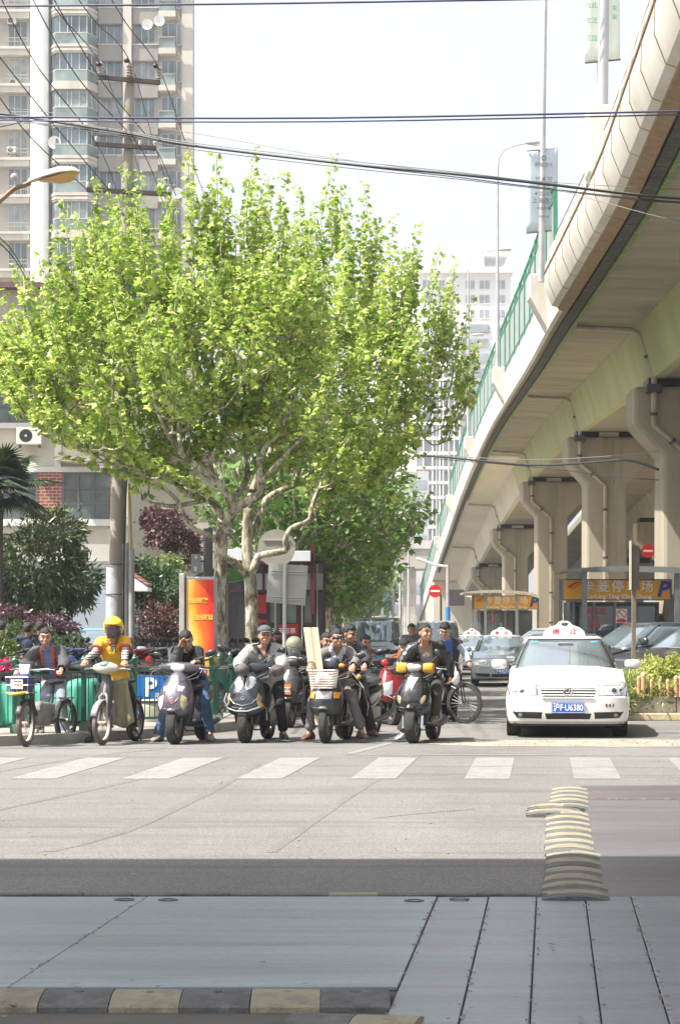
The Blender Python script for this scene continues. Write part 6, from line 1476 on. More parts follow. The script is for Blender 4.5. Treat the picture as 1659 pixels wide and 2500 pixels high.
# ---- bicycle
def bicycle(label, front_c, rz, Rw=.33, steer=R(18)):
    x, y, D = front_c; root = thing('bicycle', (GX(x,D), D, 0), label, 'bicycle', None, rz)
    m_ = pm('bicycle_black', (.02,.02,.022), .35, var=.2)
    w = wheel_parts(root, (0,0,Rw), Rw, .038, steel, hub=.91, wire=True, rz=steer); wheel_parts(root, (0,1.08,Rw), Rw, .038, steel, hub=.91, wire=True)
    m = MB(); Q = Matrix.Rotation(steer, 3, 'Z')
    for s in (-1, 1): m.tube([Q @ Vector((s*.04,0,Rw)), Q @ Vector((s*.035,.05,.62)), Vector((0,.16,.78))], .011, 6)
    m.build('fork', m_, root, smooth=True); m = MB()
    m.tube([(0,.16,.90),(0,.13,.72)], .018, 8); m.tube([(0,.15,.76),(0,.58,.32)], .016, 8); m.tube([(0,.16,.86),(0,.50,.50),(0,.62,.46)], .014, 8); m.tube([(0,.58,.30),(0,.72,.85)], .015, 8)
    for s in (-1,1): m.tube([(s*.02,.66,.62),(s*.05,1.08,Rw)], .009, 6); m.tube([(s*.02,.58,.31),(s*.05,1.08,Rw)], .010, 6)
    m.build('frame', m_, root, smooth=True)
    m = MB(); m.loft([ring((0,yy,z), a, h, 2.6, 12, 'XZ') for yy, a, h, z in ((.58,.03,.02,.89),(.68,.08,.03,.90),(.82,.10,.03,.90))]); m.build('saddle', black, root, smooth=True)
    m = MB(); m.tube([Q @ Vector((-.30,.24,0))+Vector((0,.0,1.0)), Q @ Vector((-.20,.10,0))+Vector((0,0,1.02)), Vector((0,.15,.98)), Q @ Vector((.20,.10,0))+Vector((0,0,1.02)), Q @ Vector((.30,.24,0))+Vector((0,0,1.0))], .011, 8); m.tube([(0,.15,.98),(0,.16,.88)], .014, 8); m.build('handlebar', steel, root, smooth=True)
    m = MB(); rs = []
    for k in range(9):
        a = R(30+110*k/8); rs.append([Vector((0,0,Rw))+Q @ Vector((x_*.028,-math.cos(a)*(Rw+.02),math.sin(a)*(Rw+.02)-.008*x_*x_)) for x_ in (-1,0,1)])
    m.grid(rs); m.build('mudguard', m_, root, smooth=True, solid=.004)
    m = MB(); m.cyl((-.13,.58,.31),(.13,.58,.31),.01,seg=8); m.bb(-.16,-.09,.42,.5,.30,.32); m.bb(.09,.16,.66,.74,.32,.34); m.build('pedals', dgrey, root)
    return root
bc = bicycle('black bicycle turned to the right, ridden by the man in the dark vest', (1132,1722,35.3), R(28), Rw=.335, steer=R(26))
bag = thing('carrier_bag', W(1110,1636,35.2), 'white translucent carrier bag hanging from the bicycle handlebar', 'bag')
m = MB(); m.ell((0,0,-.12), (.075,.06,.12), seg=16, rows=10); m.tube([(0,0,-.02),(0,0,.06)], [.03,.01], 8); m.v = [tuple(Vector(v)*(1+.15*noise.noise(Vector(v)*20))) for v in m.v]; m.build('bag_body', bgm, bag, smooth=True)
# parked scooters behind the railing (side-on, close together)
PG = 'scooters parked behind the green railing'
pk1, f, bf = scooter('dark scooter parked behind the railing, nearest the concrete pole', (0,0), R(62), bkm, {}, group=PG, loc=Vector((GX(345,38.0), 38.0, .13)))
pk2, f, bf = scooter('red fronted scooter parked behind the railing', (0,0), R(75), redp, {}, group=PG, loc=Vector((GX(372,39.5), 39.5, .13)))
pk3, f, bf = scooter('blue-black scooter parked behind the railing', (0,0), R(55), scpaint('scooter_blue', (.03,.045,.16), .3, .3), {}, group=PG, loc=Vector((GX(400,38.6), 38.6, .13)))
spots = [(pk1,178,37.6,70,'parked scooter with a long grey seat between the two left riders'),(pk3,150,38.9,64,'parked dark blue scooter just right of the leftmost rider'),(pk1,215,39.0,80,'parked scooter half hidden behind the yellow rider'),(pk3,330,40.4,68,'parked scooter in the back row by the concrete pole'),(pk1,430,40.2,60,'parked scooter behind the man holding his forehead'),(pk2,475,39.2,115,'parked red scooter in front of the poster box'),(pk1,520,38.4,100,'parked dark scooter beneath the pale mottled trunk'),(pk3,560,39.8,72,'parked scooter left of the capped rider'),(pk1,655,40.5,20,'parked scooter behind the road sign post'),(pk3,700,42.0,-20,'parked scooter in the shade of the stall'),(pk1,745,43.0,30,'parked scooter behind the cardboard box'),
 (pk3,120,40.2,58,'parked scooter in the back row behind the leftmost rider'),(pk1,255,37.2,85,'parked dark scooter just behind the yellow rider\'s shoulder'),(pk2,300,38.2,66,'parked red scooter between the yellow rider and the concrete pole'),(pk1,20,38.5,75,'parked scooter at the left edge beyond the pink flowers'),(pk3,365,41.6,50,'parked blue-black scooter in the rear row under the red-brown shrub'),(pk1,395,37.0,95,'parked scooter close to the railing left of the man holding his forehead'),(pk1,455,41.8,70,'parked scooter in the rear row before the poster box'),(pk3,505,41.0,55,'parked scooter in the rear row behind the mottled trunk'),(pk1,590,41.4,80,'parked scooter in the rear row behind the capped rider'),(pk3,620,39.0,30,'parked scooter close behind the capped rider'),(pk1,665,38.5,10,'parked scooter just left of the olive helmeted rider'),(pk1,735,39.6,-10,'parked scooter just right of the olive helmeted rider')]
for (pr, x, D, a, lab) in spots:
    c = copy_tree(pr); c.location = (GX(x,D), D, .13); c.rotation_euler.z = R(a); c['label'] = lab
# ================================================================== people
def remesh(mb, vox, fold=0, ff=13, seed=0, smooth_it=2):
    me = bpy.data.meshes.new('t'); me.from_pydata(mb.v, [], mb.f); o = bpy.data.objects.new('t', me); COL.objects.link(o)
    md = o.modifiers.new('r', 'REMESH'); md.mode = 'VOXEL'; md.voxel_size = vox; md.adaptivity = 0
    if smooth_it: s = o.modifiers.new('s', 'SMOOTH'); s.factor = .5; s.iterations = smooth_it
    bpy.context.view_layer.update(); dg = bpy.context.evaluated_depsgraph_get(); out = bpy.data.meshes.new_from_object(o.evaluated_get(dg))
    bpy.data.objects.remove(o); bpy.data.meshes.remove(me)
    if fold:
        n = len(out.vertices); co = np.empty(n*3); no = np.empty(n*3); out.vertices.foreach_get('co', co); out.vertices.foreach_get('normal', no); co = co.reshape(-1,3); no = no.reshape(-1,3)
        d = np.array([noise.noise(Vector((c[0]*ff+seed, c[1]*ff, c[2]*ff*1.7)))*.7+(1-abs(noise.noise(Vector((c[0]*ff*1.3, c[1]*ff+seed, (c[2]+.8*c[0])*ff*1.6)))*2.2))*.35 for c in co])
        co = co+no*(d*fold)[:,None]; out.vertices.foreach_set('co', co.ravel()); out.update()
    return out
def cutmesh(me, pred):
    bm = bmesh.new(); bm.from_mesh(me); kill = [f for f in bm.faces if pred(f.calc_center_median())]; bmesh.ops.delete(bm, geom=kill, context='FACES'); bm.to_mesh(me); bm.free()
def mobj(name, me, m, parent, solid=0):
    me.name = name; me.materials.clear(); me.materials.append(m); me.polygons.foreach_set('use_smooth', [True]*len(me.polygons))
    o = bpy.data.objects.new(name, me); COL.objects.link(o); o.parent = parent
    if solid: md = o.modifiers.new('s', 'SOLIDIFY'); md.thickness = solid; md.offset = -1
    return o
def cloth(name, c, rough=.75, var=.16, bump=.35, coat=0, scale=6, metal=0): return pm('cloth_'+name, c, rough, metal, var=var, scale=scale, bump=bump, bscale=45, coat=coat)
def hand(mb, w, k, n, out=0, curl=1.0, s=1.0):
    """w wrist, k knuckle point (palm end), n curl direction; fingers bend towards n"""
    a = (k-w).normalized(); n = (n-a*n.dot(a)).normalized(); sd = a.cross(n).normalized(); pl = .075*s
    M = Matrix((sd, a, n)).transposed(); c = w+a*(pl*.55); mb.ell(c, (.040*s,.048*s,.018*s), M); mb.cap(w-a*.02, w+a*.02, .024*s, .026*s)
    for i, (q, L) in enumerate(((-.030,.85),(-.010,1.0),(.011,.95),(.030,.75))):
        r = .0092*s; p0 = w+a*pl*.88+sd*q*s; th = curl*R(70); d1 = (a*math.cos(th*.45)+n*math.sin(th*.45)); p1 = p0+d1*.036*L*s
        d2 = (a*math.cos(th*1.3)+n*math.sin(th*1.3)); p2 = p1+d2*.026*L*s; d3 = (a*math.cos(th*2.1)+n*math.sin(th*2.1)); p3 = p2+d3*.020*L*s
        mb.cap(p0-a*.02, p1, r*1.05, r, 8); mb.cap(p1, p2, r, r*.92, 8); mb.cap(p2, p3, r*.92, r*.8, 8)
    t = 1 if out >= 0 else -1
    t0 = w+a*.02*s+sd*t*.028*s; t1 = t0+(a*.6+sd*t*.6+n*.35).normalized()*.034*s; t2 = t1+(a*.8+n*.5*curl-sd*t*.1).normalized()*.028*s
    mb.cap(t0, t1, .0125*s, .011*s, 8); mb.cap(t1, t2, .011*s, .009*s, 8)
def person(label, D, J, head, top, leg=None, cat_extra=None, group='riders waiting at the crossing', hs=1.0, skinm=skin, hairc=hairm, lean=0):
    """J: photo-pixel joints (x, y, depth offset); head: yaw/pitch/roll + hat; top/leg: clothing dicts"""
    g = lambda k: W(J[k][0], J[k][1], D+J[k][2])
    pel, nk, hd = g('pelvis'), g('neck'), g('head'); sa, sb = g('sa'), g('sb')
    org = Vector((pel.x, pel.y, 0)); root = thing('person', org, label, 'person', group)
    Lc = lambda v: v-org
    pel, nk, hd, sa, sb = map(Lc, (pel, nk, hd, sa, sb)); arms = []; legs = []
    for s in 'ab': arms.append([Lc(g(q+s)) for q in ('s','e','w','h')])
    side = (sb-sa).normalized(); up = ((sa+sb)/2-pel).normalized(); fw = up.cross(side).normalized()*1.0
    if fw.y > 0: fw = -fw
    side = fw.cross(up).normalized() if (fw.cross(up)).dot(sb-sa) > 0 else up.cross(fw).normalized()
    M = Matrix((side, -fw, up)).transposed(); Lt = ((sa+sb)/2-pel).length; sw = (sb-sa).length/2
    for i, s in enumerate('ab'):
        if 'k'+s in J: hp = pel+side*(.085 if i else -.085)+up*-.02; legs.append([hp, Lc(g('k'+s)), Lc(g('f'+s)), Lc(g('t'+s))])
        else: legs.append(None)
    def torso(mb, inf, bot=0):
        mb.ell(pel+up*Lt*.70, (max(.13,sw*.98)+inf, .105+inf, Lt*.36+inf*.5), M); mb.ell(pel+up*Lt*.38, (.145+inf, .105+inf, Lt*.40), M)
        mb.ell(pel+up*.03, (.155+inf, .115+inf, .12+inf), M); mb.cap(sa-up*.012, sb-up*.012, .058+inf, None, 12)
        for s_ in (sa, sb): mb.cap(nk-up*.02, s_-up*.005, .05+inf*.7, .056+inf)
        if bot: mb.ell(pel-up*bot*.5, (.165+inf, .125+inf, bot), M)
    # ---- body, one continuous surface
    mb = MB(); torso(mb, 0)
    for i, (s_, e, w, h) in enumerate(arms):
        mb.cap(s_, e, .050, .040, 12); mb.cap(e, w, .040, .027, 12)
        hn = J.get('n'+'ab'[i], (0,.15,-1)); hand(mb, w, h, Vector(hn), out=(1 if i == 0 else -1)*J.get('thumb', 1), curl=J.get('c'+'ab'[i], 1.0), s=1.05)
    for l in legs:
        if l: mb.cap(l[0], l[1], .075, .052, 12); mb.cap(l[1], l[2], .052, .036, 12); mb.cap(l[2], l[2]+(l[3]-l[2])*.35-Vector((0,0,.03)), .034, .026)
    Y, Pt, Ro = head.get('yaw',0), head.get('pitch',0), head.get('roll',0)
    H = (Matrix.Rotation(R(Y),3,'Z') @ Matrix.Rotation(R(Pt),3,'X') @ Matrix.Rotation(R(Ro),3,'Y')); hk = 1.06*hs
    hp = lambda x, y, z: hd+H @ (Vector((x,y,z))*hk); hr = lambda r: tuple(q*hk for q in r)
    mb.cap(nk-up*.03, hp(0,.018,-.06), .056, .053, 12)
    mb.ell(hp(0,.012,.022), hr((.076,.094,.094)), H, 18, 12); mb.ell(hp(0,-.020,-.030), hr((.068,.070,.074)), H, 16, 10); mb.ell(hp(0,-.030,-.072), hr((.052,.052,.040)), H)
    mb.ell(hp(0,-.070,-.090), hr((.026,.018,.018)), H, 10, 8); mb.cap(hp(0,-.088,.012), hp(0,-.104,-.028), .008*hk, .0115*hk, 8); mb.ell(hp(0,-.093,-.034), hr((.019,.013,.010)), H, 10, 8)
    for s in (-1, 1): mb.ell(hp(s*.077,.008,-.012), hr((.010,.020,.032)), H, 10, 8); mb.ell(hp(s*.042,-.066,-.030), hr((.026,.024,.022)), H, 10, 8); mb.cap(hp(s*.012,-.086,.028), hp(s*.050,-.074,.030), .010*hk, .009*hk, 8)
    mb.cap(hp(-.020,-.086,-.064), hp(.020,-.086,-.064), .011*hk, None, 8)
    body = mobj('body', remesh(mb, .0072), skinm, root)
    # face details
    m = MB()
    for s in (-1, 1): m.cap(hp(s*.018,-.0905,.004), hp(s*.044,-.080,.004), .0052*hk, .004*hk, 8)
    m.build('eyes', pm('eye_dark', (.03,.022,.02), .25, var=0), body, smooth=True); m = MB()
    for s in (-1, 1): m.cap(hp(s*.014,-.0955,.034), hp(s*.052,-.080,.038), .0042*hk, .003*hk, 6)
    m.build('eyebrows', hairc, body, smooth=True); m = MB(); m.cap(hp(-.019,-.0955,-.066), hp(.019,-.0955,-.066), .0052*hk, None, 6); m.build('lips', pm('lips', (.33,.13,.10), .5, var=.1), body, smooth=True)
    if head.get('hair', 1):
        tk = head.get('thin', 1.0); m = MB(); m.ell((0,.016,.024), (.0805*tk,.0965*tk,.100*tk), None, 40, 26); hv = []
        hl = head.get('hairline', .062); ht = head.get('hair', 1)
        for v in m.v:
            v = Vector(v); k = 1+(.05*ht)*(noise.noise(v*26)+.9*noise.noise(Vector((v.x*75,v.y*75,v.z*40))))+(.10*(ht-1) if v.z > .05 else 0); hv.append(v*k)
        keep = []
        for f_ in m.f:
            c = sum((hv[i] for i in f_), Vector())/len(f_); j = .020*noise.noise(c*55)+.010*noise.noise(c*140)
            line = hl+j if c.y < -.03 else (lerp(hl, -.005, min(1, (c.y+.03)/.04))+j if c.y < .01 else lerp(-.005, -.065, min(1, (c.y-.01)/.05))+j)
            if c.z > line: keep.append(f_)
        m.f = keep; m.m = [0]*len(keep); m.v = [tuple(hd+H @ (v*hk)) for v in hv]
        m.build('hair', hairc, root, smooth=True, solid=.006, ang=180)
    # ---- clothing
    def garment(name, mat_, inf, sleeve=1.0, bot=.0, cut=None, vox=.011, fold=.006, collar=None, hem=None, swell=0):
        mb = MB(); torso(mb, inf, bot)
        for s_, e, w, h in arms:
            if sleeve >= 1: mb.cap(s_, e, .054+inf, .046+inf+swell, 12); mb.cap(e, w.lerp(e,.03), .048+inf+swell, .036+inf*.9, 12)
            elif sleeve > 0: mb.cap(s_, s_.lerp(e, sleeve), .052+inf*.9, .052+inf*.8, 12)
        if collar:
            P = []
            for k in range(14):
                a = 2*PI*k/14; P.append(nk+up*(.028-.012*math.cos(a))+side*.070*math.sin(a)+fw*.070*math.cos(a))
            mb.tube(P+[P[0], P[1]], .020, 8)
        me = remesh(mb, vox, fold, seed=hash(label) % 97)
        tip = nk+up*.05
        def pred(c):
            r = c-pel; u = r.dot(side); v = r.dot(up)/Lt; w_ = r.dot(fw)
            if (c-nk).length < .062+inf and (c-nk).dot(up) > .012: return True
            if hem is not None and v < hem and abs(u) < .3: return True
            for (s_, e, w, h) in arms:
                if (c-w).length < .034+inf*.9 and (c-w).dot((w-e).normalized()) > .004: return True
            if not cut or not cut(u, v, w_): return False
            for (s_, e, w, h) in arms:
                for a_, b_ in ((e, w), (e, s_.lerp(e, .55))):
                    d_ = b_-a_; t_ = max(0, min(1, (c-a_).dot(d_)/d_.length_squared))
                    if (c-a_-d_*t_).length < .058+inf: return False
            return True
        cutmesh(me, pred); return mobj(name, me, mat_, root, solid=.006)
    for t in top: garment(**t)
    if leg:
        mb = MB(); mb.ell(pel+up*.02, (.168, .128, .125), M)
        tw_ = leg.get('w', .062)
        for l in legs:
            if l: mb.cap(l[0], l[1], .094, .070, 14); mb.cap(l[1], l[2]+(l[1]-l[2])*leg.get('short',-.06), .068, tw_, 14)
        me = remesh(mb, .012, leg.get('fold', .009), 12, seed=5)
        ends = [(l[2], (l[2]-l[1]).normalized()) for l in legs if l]
        cutmesh(me, lambda c: any((c-e).dot(d) > (.035 if leg.get('short',0) <= 0 else -.01-.15*leg['short']) and (c-e).length < .14 for e, d in ends)); mobj('trousers', me, leg['mat'], root, solid=.006)
        if leg.get('cuff'):
            m = MB(); e, d = ends[leg.get('cuff_i', 0)]; a_ = Vector((1,0,0)); 
            m.tube([e-d*.075, e-d*.01], [tw_*1.12, tw_*1.18], 16, cap=False); m.build('turned_cuff', leg['cuff'], root, smooth=True, solid=.012)
        for i, l in enumerate(legs):
            if not l: continue
            an, to = l[2], l[3]; d = Vector((to.x-an.x, to.y-an.y, 0)).normalized(); an2 = Vector((an.x, an.y, 0)); zf = min(an.z, to.z)
            sole = max(0, to.z-.035); s_ = d.cross(Vector((0,0,1))); Ms = Matrix((s_, d, Vector((0,0,1)))).transposed(); c = Vector((an.x, an.y, 0))
            m = MB()
            rs = []
            for q, wd, h in ((-.088,.020,.040),(-.078,.038,.080),(-.03,.046,.115),(.03,.048,.105),(.09,.053,.068),(.14,.053,.050),(.18,.040,.036),(.198,.015,.02)):
                r_ = ring((0,0,0), wd, h/2, 2.6, 16, 'XZ'); rs.append([c+s_*p.x+d*q+Vector((0,0,sole+h/2+p.z)) for p in r_])
            m.loft(rs); sh = m.build('shoe', leg['shoes'][i % len(leg['shoes'])], root, smooth=True)
            m = MB(); rs = [[c+s_*x*wd*1.06+d*q+Vector((0,0,sole+z)) for x, z in ((-1,0),(1,0),(1,.016),(-1,.016))] for q, wd in ((-.088,.026),(-.05,.042),(.03,.045),(.10,.052),(.15,.050),(.185,.028))]; m.loft(rs); m.build('sole', leg.get('sole', black), sh)
            if leg.get('sock'): m = MB(); m.cap(an+Vector((0,0,.05)), Vector((an.x,an.y,sole+.05)), .042, .040, 12); m.build('sock', leg['sock'], root, smooth=True)
    return root, dict(hd=hd, H=H, hp=hp, nk=nk, up=up, side=side, fw=fw, pel=pel, sa=sa, sb=sb, arms=arms, Lt=Lt, org=org, hk=hk, legs=legs, M=M)
def helmet(root, q, m, visor, label=None):
    hp, H, hk = q['hp'], q['H'], q['hk']; mb = MB(); mb.ell(Vector((0,.01,.025)), (.125,.14,.135), None, 36, 24)
    def ok(c): return c.z > -.085 and not (c.y < -.055 and c.z < .055)
    mb2 = MB(); mb2.v = mb.v; mb2.f = [f for f in mb.f if ok(sum((Vector(mb.v[i]) for i in f), Vector())/len(f))]; mb2.m = [0]*len(mb2.f); mb2.v = [tuple(hp(*v)) for v in mb.v]
    o = mb2.build('helmet', m, root, smooth=True, solid=.014, ang=180)
    mb = MB(); rows = []
    for t in np.linspace(0, 1, 7):
        z = .065-.165*t; rows.append([hp(math.sin(a)*(.122-.022*t), .01-math.cos(a)*(.146-.010*t+.012*math.sin(PI*t)), z) for a in np.linspace(-1.25, 1.25, 13)])
    mb.grid(rows); mb.build('visor', visor, o, smooth=True, solid=.004); return o
leather = cloth('leather', (.02,.02,.021), .30, var=.3, bump=.2, coat=.4); vinyl_b = cloth('black_knit', (.015,.016,.02), .8)
denim = cloth('denim', (.055,.11,.20), .85, var=.35, scale=4); denim_f = cloth('faded_denim', (.20,.24,.28), .85, var=.4, scale=3)
blackc = cloth('black', (.014,.014,.017), .85); navy = cloth('navy', (.02,.028,.06), .8)
shoe_b = pm('shoe_black', (.02,.02,.022), .4, var=.2); shoe_br = pm('shoe_brown', (.13,.065,.04), .4, var=.25); shoe_g = pm('shoe_grey', (.22,.20,.17), .7, var=.25); shoe_w = pm('shoe_white', (.66,.65,.64), .6, var=.1)
sock_g = pm('sock_grey', (.20,.20,.21), .9, var=.2); sock_w = pm('sock_white', (.6,.6,.6), .9, var=.1)
B = 28.75
def V_cut(w_top, v0, v1=1.3): return lambda u, v, w: w > .0 and v > v0 and abs(u) < w_top*(v-v0)/(1-v0)
def open_cut(w, off=0, slope=0): return lambda u, v, f: f > .0 and abs(u-off) < w+slope*v and -1 < v < 1.25
# rider 1
o_red = cloth('orange_red', (.62,.085,.03), .7); dkg = cloth('charcoal_jacket', (.075,.07,.075), .75); bshirt = cloth('blue_shirt', (.13,.20,.38), .8)
J = dict(head=(110.6,1556,.55), neck=(116,1582,.66), sa=(88,1592,.70), sb=(146,1588,.66), pelvis=(130,1660,.95), ea=(62,1620,.50), wa=(43,1636,.30), ha=(38,1649,.22), eb=(158,1622,.50), wb=(150,1633,.30), hb=(146,1640,.24), ka=(112,1704,.55), fa=(100,1772,.55), ta=(98,1784,.35), kb=(150,1712,.50), fb=(160,1795,.55), tb=(165,1806,.36))
r1, q = person('man in a dark jacket with red-orange collar on the leftmost electric bicycle', B, J, dict(yaw=8, pitch=4), [dict(name='shirt', mat_=bshirt, inf=.008, sleeve=.6, bot=.10, collar=1), dict(name='jacket_lining', mat_=o_red, inf=.020, sleeve=.3, bot=.12, cut=open_cut(.05,0,.01), fold=.004), dict(name='jacket', mat_=dkg, inf=.030, bot=.10, cut=lambda u,v,f: f > 0 and abs(u) < .078+.02*v or v > 1.0 and abs(u) < .10, swell=.006)], dict(mat=denim_f, shoes=[shoe_g], sock=sock_g, cuff=cloth('pale_denim', (.40,.41,.40), .9), cuff_i=1, short=.14, w=.066))
# rider 2 yellow
yel_s = cloth('yellow_polo', (.74,.42,.035), .8, var=.08); 
J = dict(head=(277,1536,.55), neck=(276,1564,.64), sa=(246,1568,.66), sb=(305,1564,.66), pelvis=(286,1660,.85), ea=(232,1594,.48), wa=(209,1612,.30), ha=(202,1622,.22), eb=(306,1592,.50), wb=(304,1614,.32), hb=(308,1625,.22), ka=(246,1706,.50), fa=(222,1790,.55), ta=(214,1804,.40), kb=(318,1700,.50), fb=(322,1768,.60), tb=(324,1779,.42))
knit = cloth('striped_knit', (.17,.15,.15), .9, var=.5, scale=1)
def stripes(m):
    n = m.node_tree.nodes; l = m.node_tree.links; w = n.new('ShaderNodeTexWave'); w.bands_direction = 'Z'; w.inputs['Scale'].default_value = 9; w.inputs['Distortion'].default_value = .8; r = n.new('ShaderNodeValToRGB')
    tc = [x for x in n if x.type == 'TEX_COORD'][0]; l.new(tc.outputs['Object'], w.inputs['Vector']); e = r.color_ramp.elements; e[0].position = .35; e[0].color = (.11,.09,.095,1); e[1].position = .6; e[1].color = (.55,.52,.47,1); l.new(w.outputs[0], r.inputs[0]); l.new(r.outputs[0], n['Principled BSDF'].inputs['Base Color'])
stripes(knit)
r2, q = person('delivery rider in a yellow polo shirt and yellow helmet with a dark visor', B, J, dict(yaw=5, pitch=6, hair=0), [dict(name='knit_sleeves', mat_=knit, inf=.006, hem=.5), dict(name='polo_shirt', mat_=yel_s, inf=.026, sleeve=.55, bot=.09, cut=V_cut(.045,.78), fold=.008)], dict(mat=blackc, shoes=[shoe_b], w=.072))
helmet(r2, q, pm('helmet_yellow', (.85,.55,.01), .18, var=.03, coat=1), pm('visor_dark', (.05,.03,.035), .12, var=.2, coat=1))
m = MB(); hp = q['hp']; m.loft([[hp(x, -.13-.03*(1-(x/.11)**2)*t_, .062+.012*t_) for x in np.linspace(-.115,.115,9)]+[hp(x, -.13-.03*(1-(x/.11)**2)*t_, .072+.012*t_) for x in np.linspace(.115,-.115,9)] for t_ in (-.5, 1)]); m.build('helmet_peak', MATS['helmet_yellow'], r2, smooth=True, ang=50)
nk, up, side, fw = q['nk'], q['up'], q['side'], q['fw']; rc = cloth('red_collar', (.62,.10,.05), .8)
m = MB(); P = [nk+up*(.012-.03*max(0,math.cos(a)))+side*.078*math.sin(a)+fw*.080*math.cos(a) for a in np.linspace(.35, 2*PI-.35, 13)]; m.tube(P, [.012]+[.02]*11+[.012], 8); m.build('collar', rc, r2, smooth=True)
for (s_, e, w, h) in q['arms']: d = (e-s_); c = s_+d*.70; m = MB(); m.tube([c-d.normalized()*.012, c+d.normalized()*.012], [.088,.088], 16); m.build('sleeve_cuff', rc, r2, smooth=True)
m = MB(); m.tube([hp(.055,-.06,-.10), hp(.045,-.085,-.14), nk+fw*.12+side*.03-up*.06, nk+fw*.13+side*.035-up*.13], .006, 5); m.build('helmet_strap', black, r2)
# rider 3 leather jacket, hand on forehead
J = dict(head=(455,1562,.42), neck=(460,1588,.56), sa=(424,1592,.62), sb=(482,1590,.60), pelvis=(474,1662,.95), ea=(428,1622,.28), wa=(438,1580,.30), ha=(444,1558,.28), na=(1.0,-.2,.0), ca=.35, eb=(484,1622,.40), wb=(484,1616,.18), hb=(473,1614,.12), cb=.8, ka=(408,1718,.55), fa=(388,1787,.60), ta=(372,1804,.42), kb=(500,1716,.55), fb=(510,1782,.60), tb=(518,1802,.40))
r3, q = person('man in a black leather jacket leaning on his scooter with one hand on his forehead', B, J, dict(yaw=10, pitch=22, roll=-14, hair=1.2, hairline=.05), [dict(name='jersey', mat_=vinyl_b, inf=.010, sleeve=.5, collar=1), dict(name='leather_jacket', mat_=leather, inf=.030, bot=.06, swell=.010, cut=V_cut(.09,.72), fold=.008)], dict(mat=denim, shoes=[shoe_g], w=.072, fold=.011))
# rider 4 cap
gj = cloth('light_grey_jacket', (.34,.33,.32), .8, var=.12); cpm = cloth('cap_grey', (.10,.10,.11), .9)
J = dict(head=(646,1552,.55), neck=(645,1575,.64), sa=(610,1588,.66), sb=(676,1586,.66), pelvis=(660,1660,.85), ea=(584,1618,.45), wa=(583,1630,.26), ha=(590,1634,.20), eb=(690,1620,.48), wb=(682,1632,.28), hb=(676,1636,.20), ka=(640,1712,.55), fa=(648,1776,.60), ta=(648,1784,.4), kb=(683,1716,.60), fb=(690,1784,.75), tb=(698,1800,.55))
r4, q = person('older man in a grey cap and open pale grey jacket on the slate scooter', B, J, dict(yaw=10, pitch=-4), [dict(name='shirt', mat_=vinyl_b, inf=.008, sleeve=.4, collar=1, cut=V_cut(.03,.86)), dict(name='pullover', mat_=cloth('mid_grey', (.12,.12,.125), .85), inf=.016, sleeve=.4, bot=.06, cut=V_cut(.06,.80)), dict(name='jacket', mat_=gj, inf=.030, bot=.11, cut=lambda u,v,f: f > 0 and v > .62 and abs(u) < .085*(v-.62)/.38, swell=.012, fold=.010)], dict(mat=blackc, shoes=[shoe_b], sock=sock_w, w=.066, short=.05))
def cap_hat(root, q, m):
    hp = q['hp']; mb = MB(); mb.ell((0,.012,.055), (.092,.106,.082), None, 28, 18); vs = mb.v; mb.f = [f for f in mb.f if sum(vs[i][2] for i in f)/len(f) > .052]; mb.m = [0]*len(mb.f); mb.v = [tuple(hp(*v)) for v in vs]; o = mb.build('cap', m, root, smooth=True, solid=.006, ang=180)
    mb = MB(); mb.grid([[hp(x*(1-.12*t), -.088-.075*t*(1-(x/.1)**2*.75)+.03*(x/.08)**2, .056-.018*t-.014*(x/.08)**2) for x in np.linspace(-.078,.078,11)] for t in np.linspace(0,1,5)]); mb.build('cap_brim', m, o, smooth=True, solid=.005)
cap_hat(r4, q, cpm)
for i in (0, 1):                                     # quilted hand muffs on his bars
    w = q['arms'][i][3]; m = MB(); m.ell(w+Vector((0,.01,-.005)), (.100,.13,.082)); m.v = [tuple(Vector(v)+Vector((.012,.012,.012))*noise.noise(Vector(v)*26)) for v in m.v]; t_ = tag(m.build('hand_muff', muff, None, smooth=True), ['quilted grey hand muff on the left end of the slate scooter handlebar','quilted grey hand muff on the right end of the slate scooter handlebar'][i], 'hand muff'); t_.location = q['org']
# rider 5 suit
suit = cloth('grey_suit', (.17,.155,.155), .8, var=.12); wsh = cloth('white_shirt', (.62,.62,.68), .7, var=.05); lap = cloth('dark_lapel', (.05,.045,.055), .75)
J = dict(head=(822,1558,.50), neck=(820,1582,.62), sa=(792,1594,.64), sb=(850,1590,.66), pelvis=(816,1662,.85), ea=(764,1618,.46), wa=(758,1624,.28), ha=(753,1634,.20), eb=(869,1614,.50), wb=(862,1624,.30), hb=(857,1636,.22), ka=(762,1712,.50), fa=(756,1782,.60), ta=(740,1800,.46), kb=(860,1712,.52), fb=(880,1778,.62), tb=(893,1798,.46))
r5, q = person('man in a grey suit and dark wraparound sunglasses holding a long cardboard box', B, J, dict(yaw=22, pitch=2, hair=.9), [dict(name='shirt', mat_=wsh, inf=.012, sleeve=.4, collar=1, cut=V_cut(.018,.93)), dict(name='lapels', mat_=lap, inf=.025, sleeve=.2, hem=.42, cut=lambda u,v,f: f < .03 or abs(u) < .045+.07*(v-.42) or abs(u) > .075+.06*(v-.42) or v > 1.02), dict(name='suit_jacket', mat_=suit, inf=.023, bot=.10, cut=lambda u,v,f: f > 0 and v > .42 and abs(u) < .060+.08*(v-.42), fold=.006)], dict(mat=suit, shoes=[shoe_br], sock=sock_g, w=.070, short=.06))
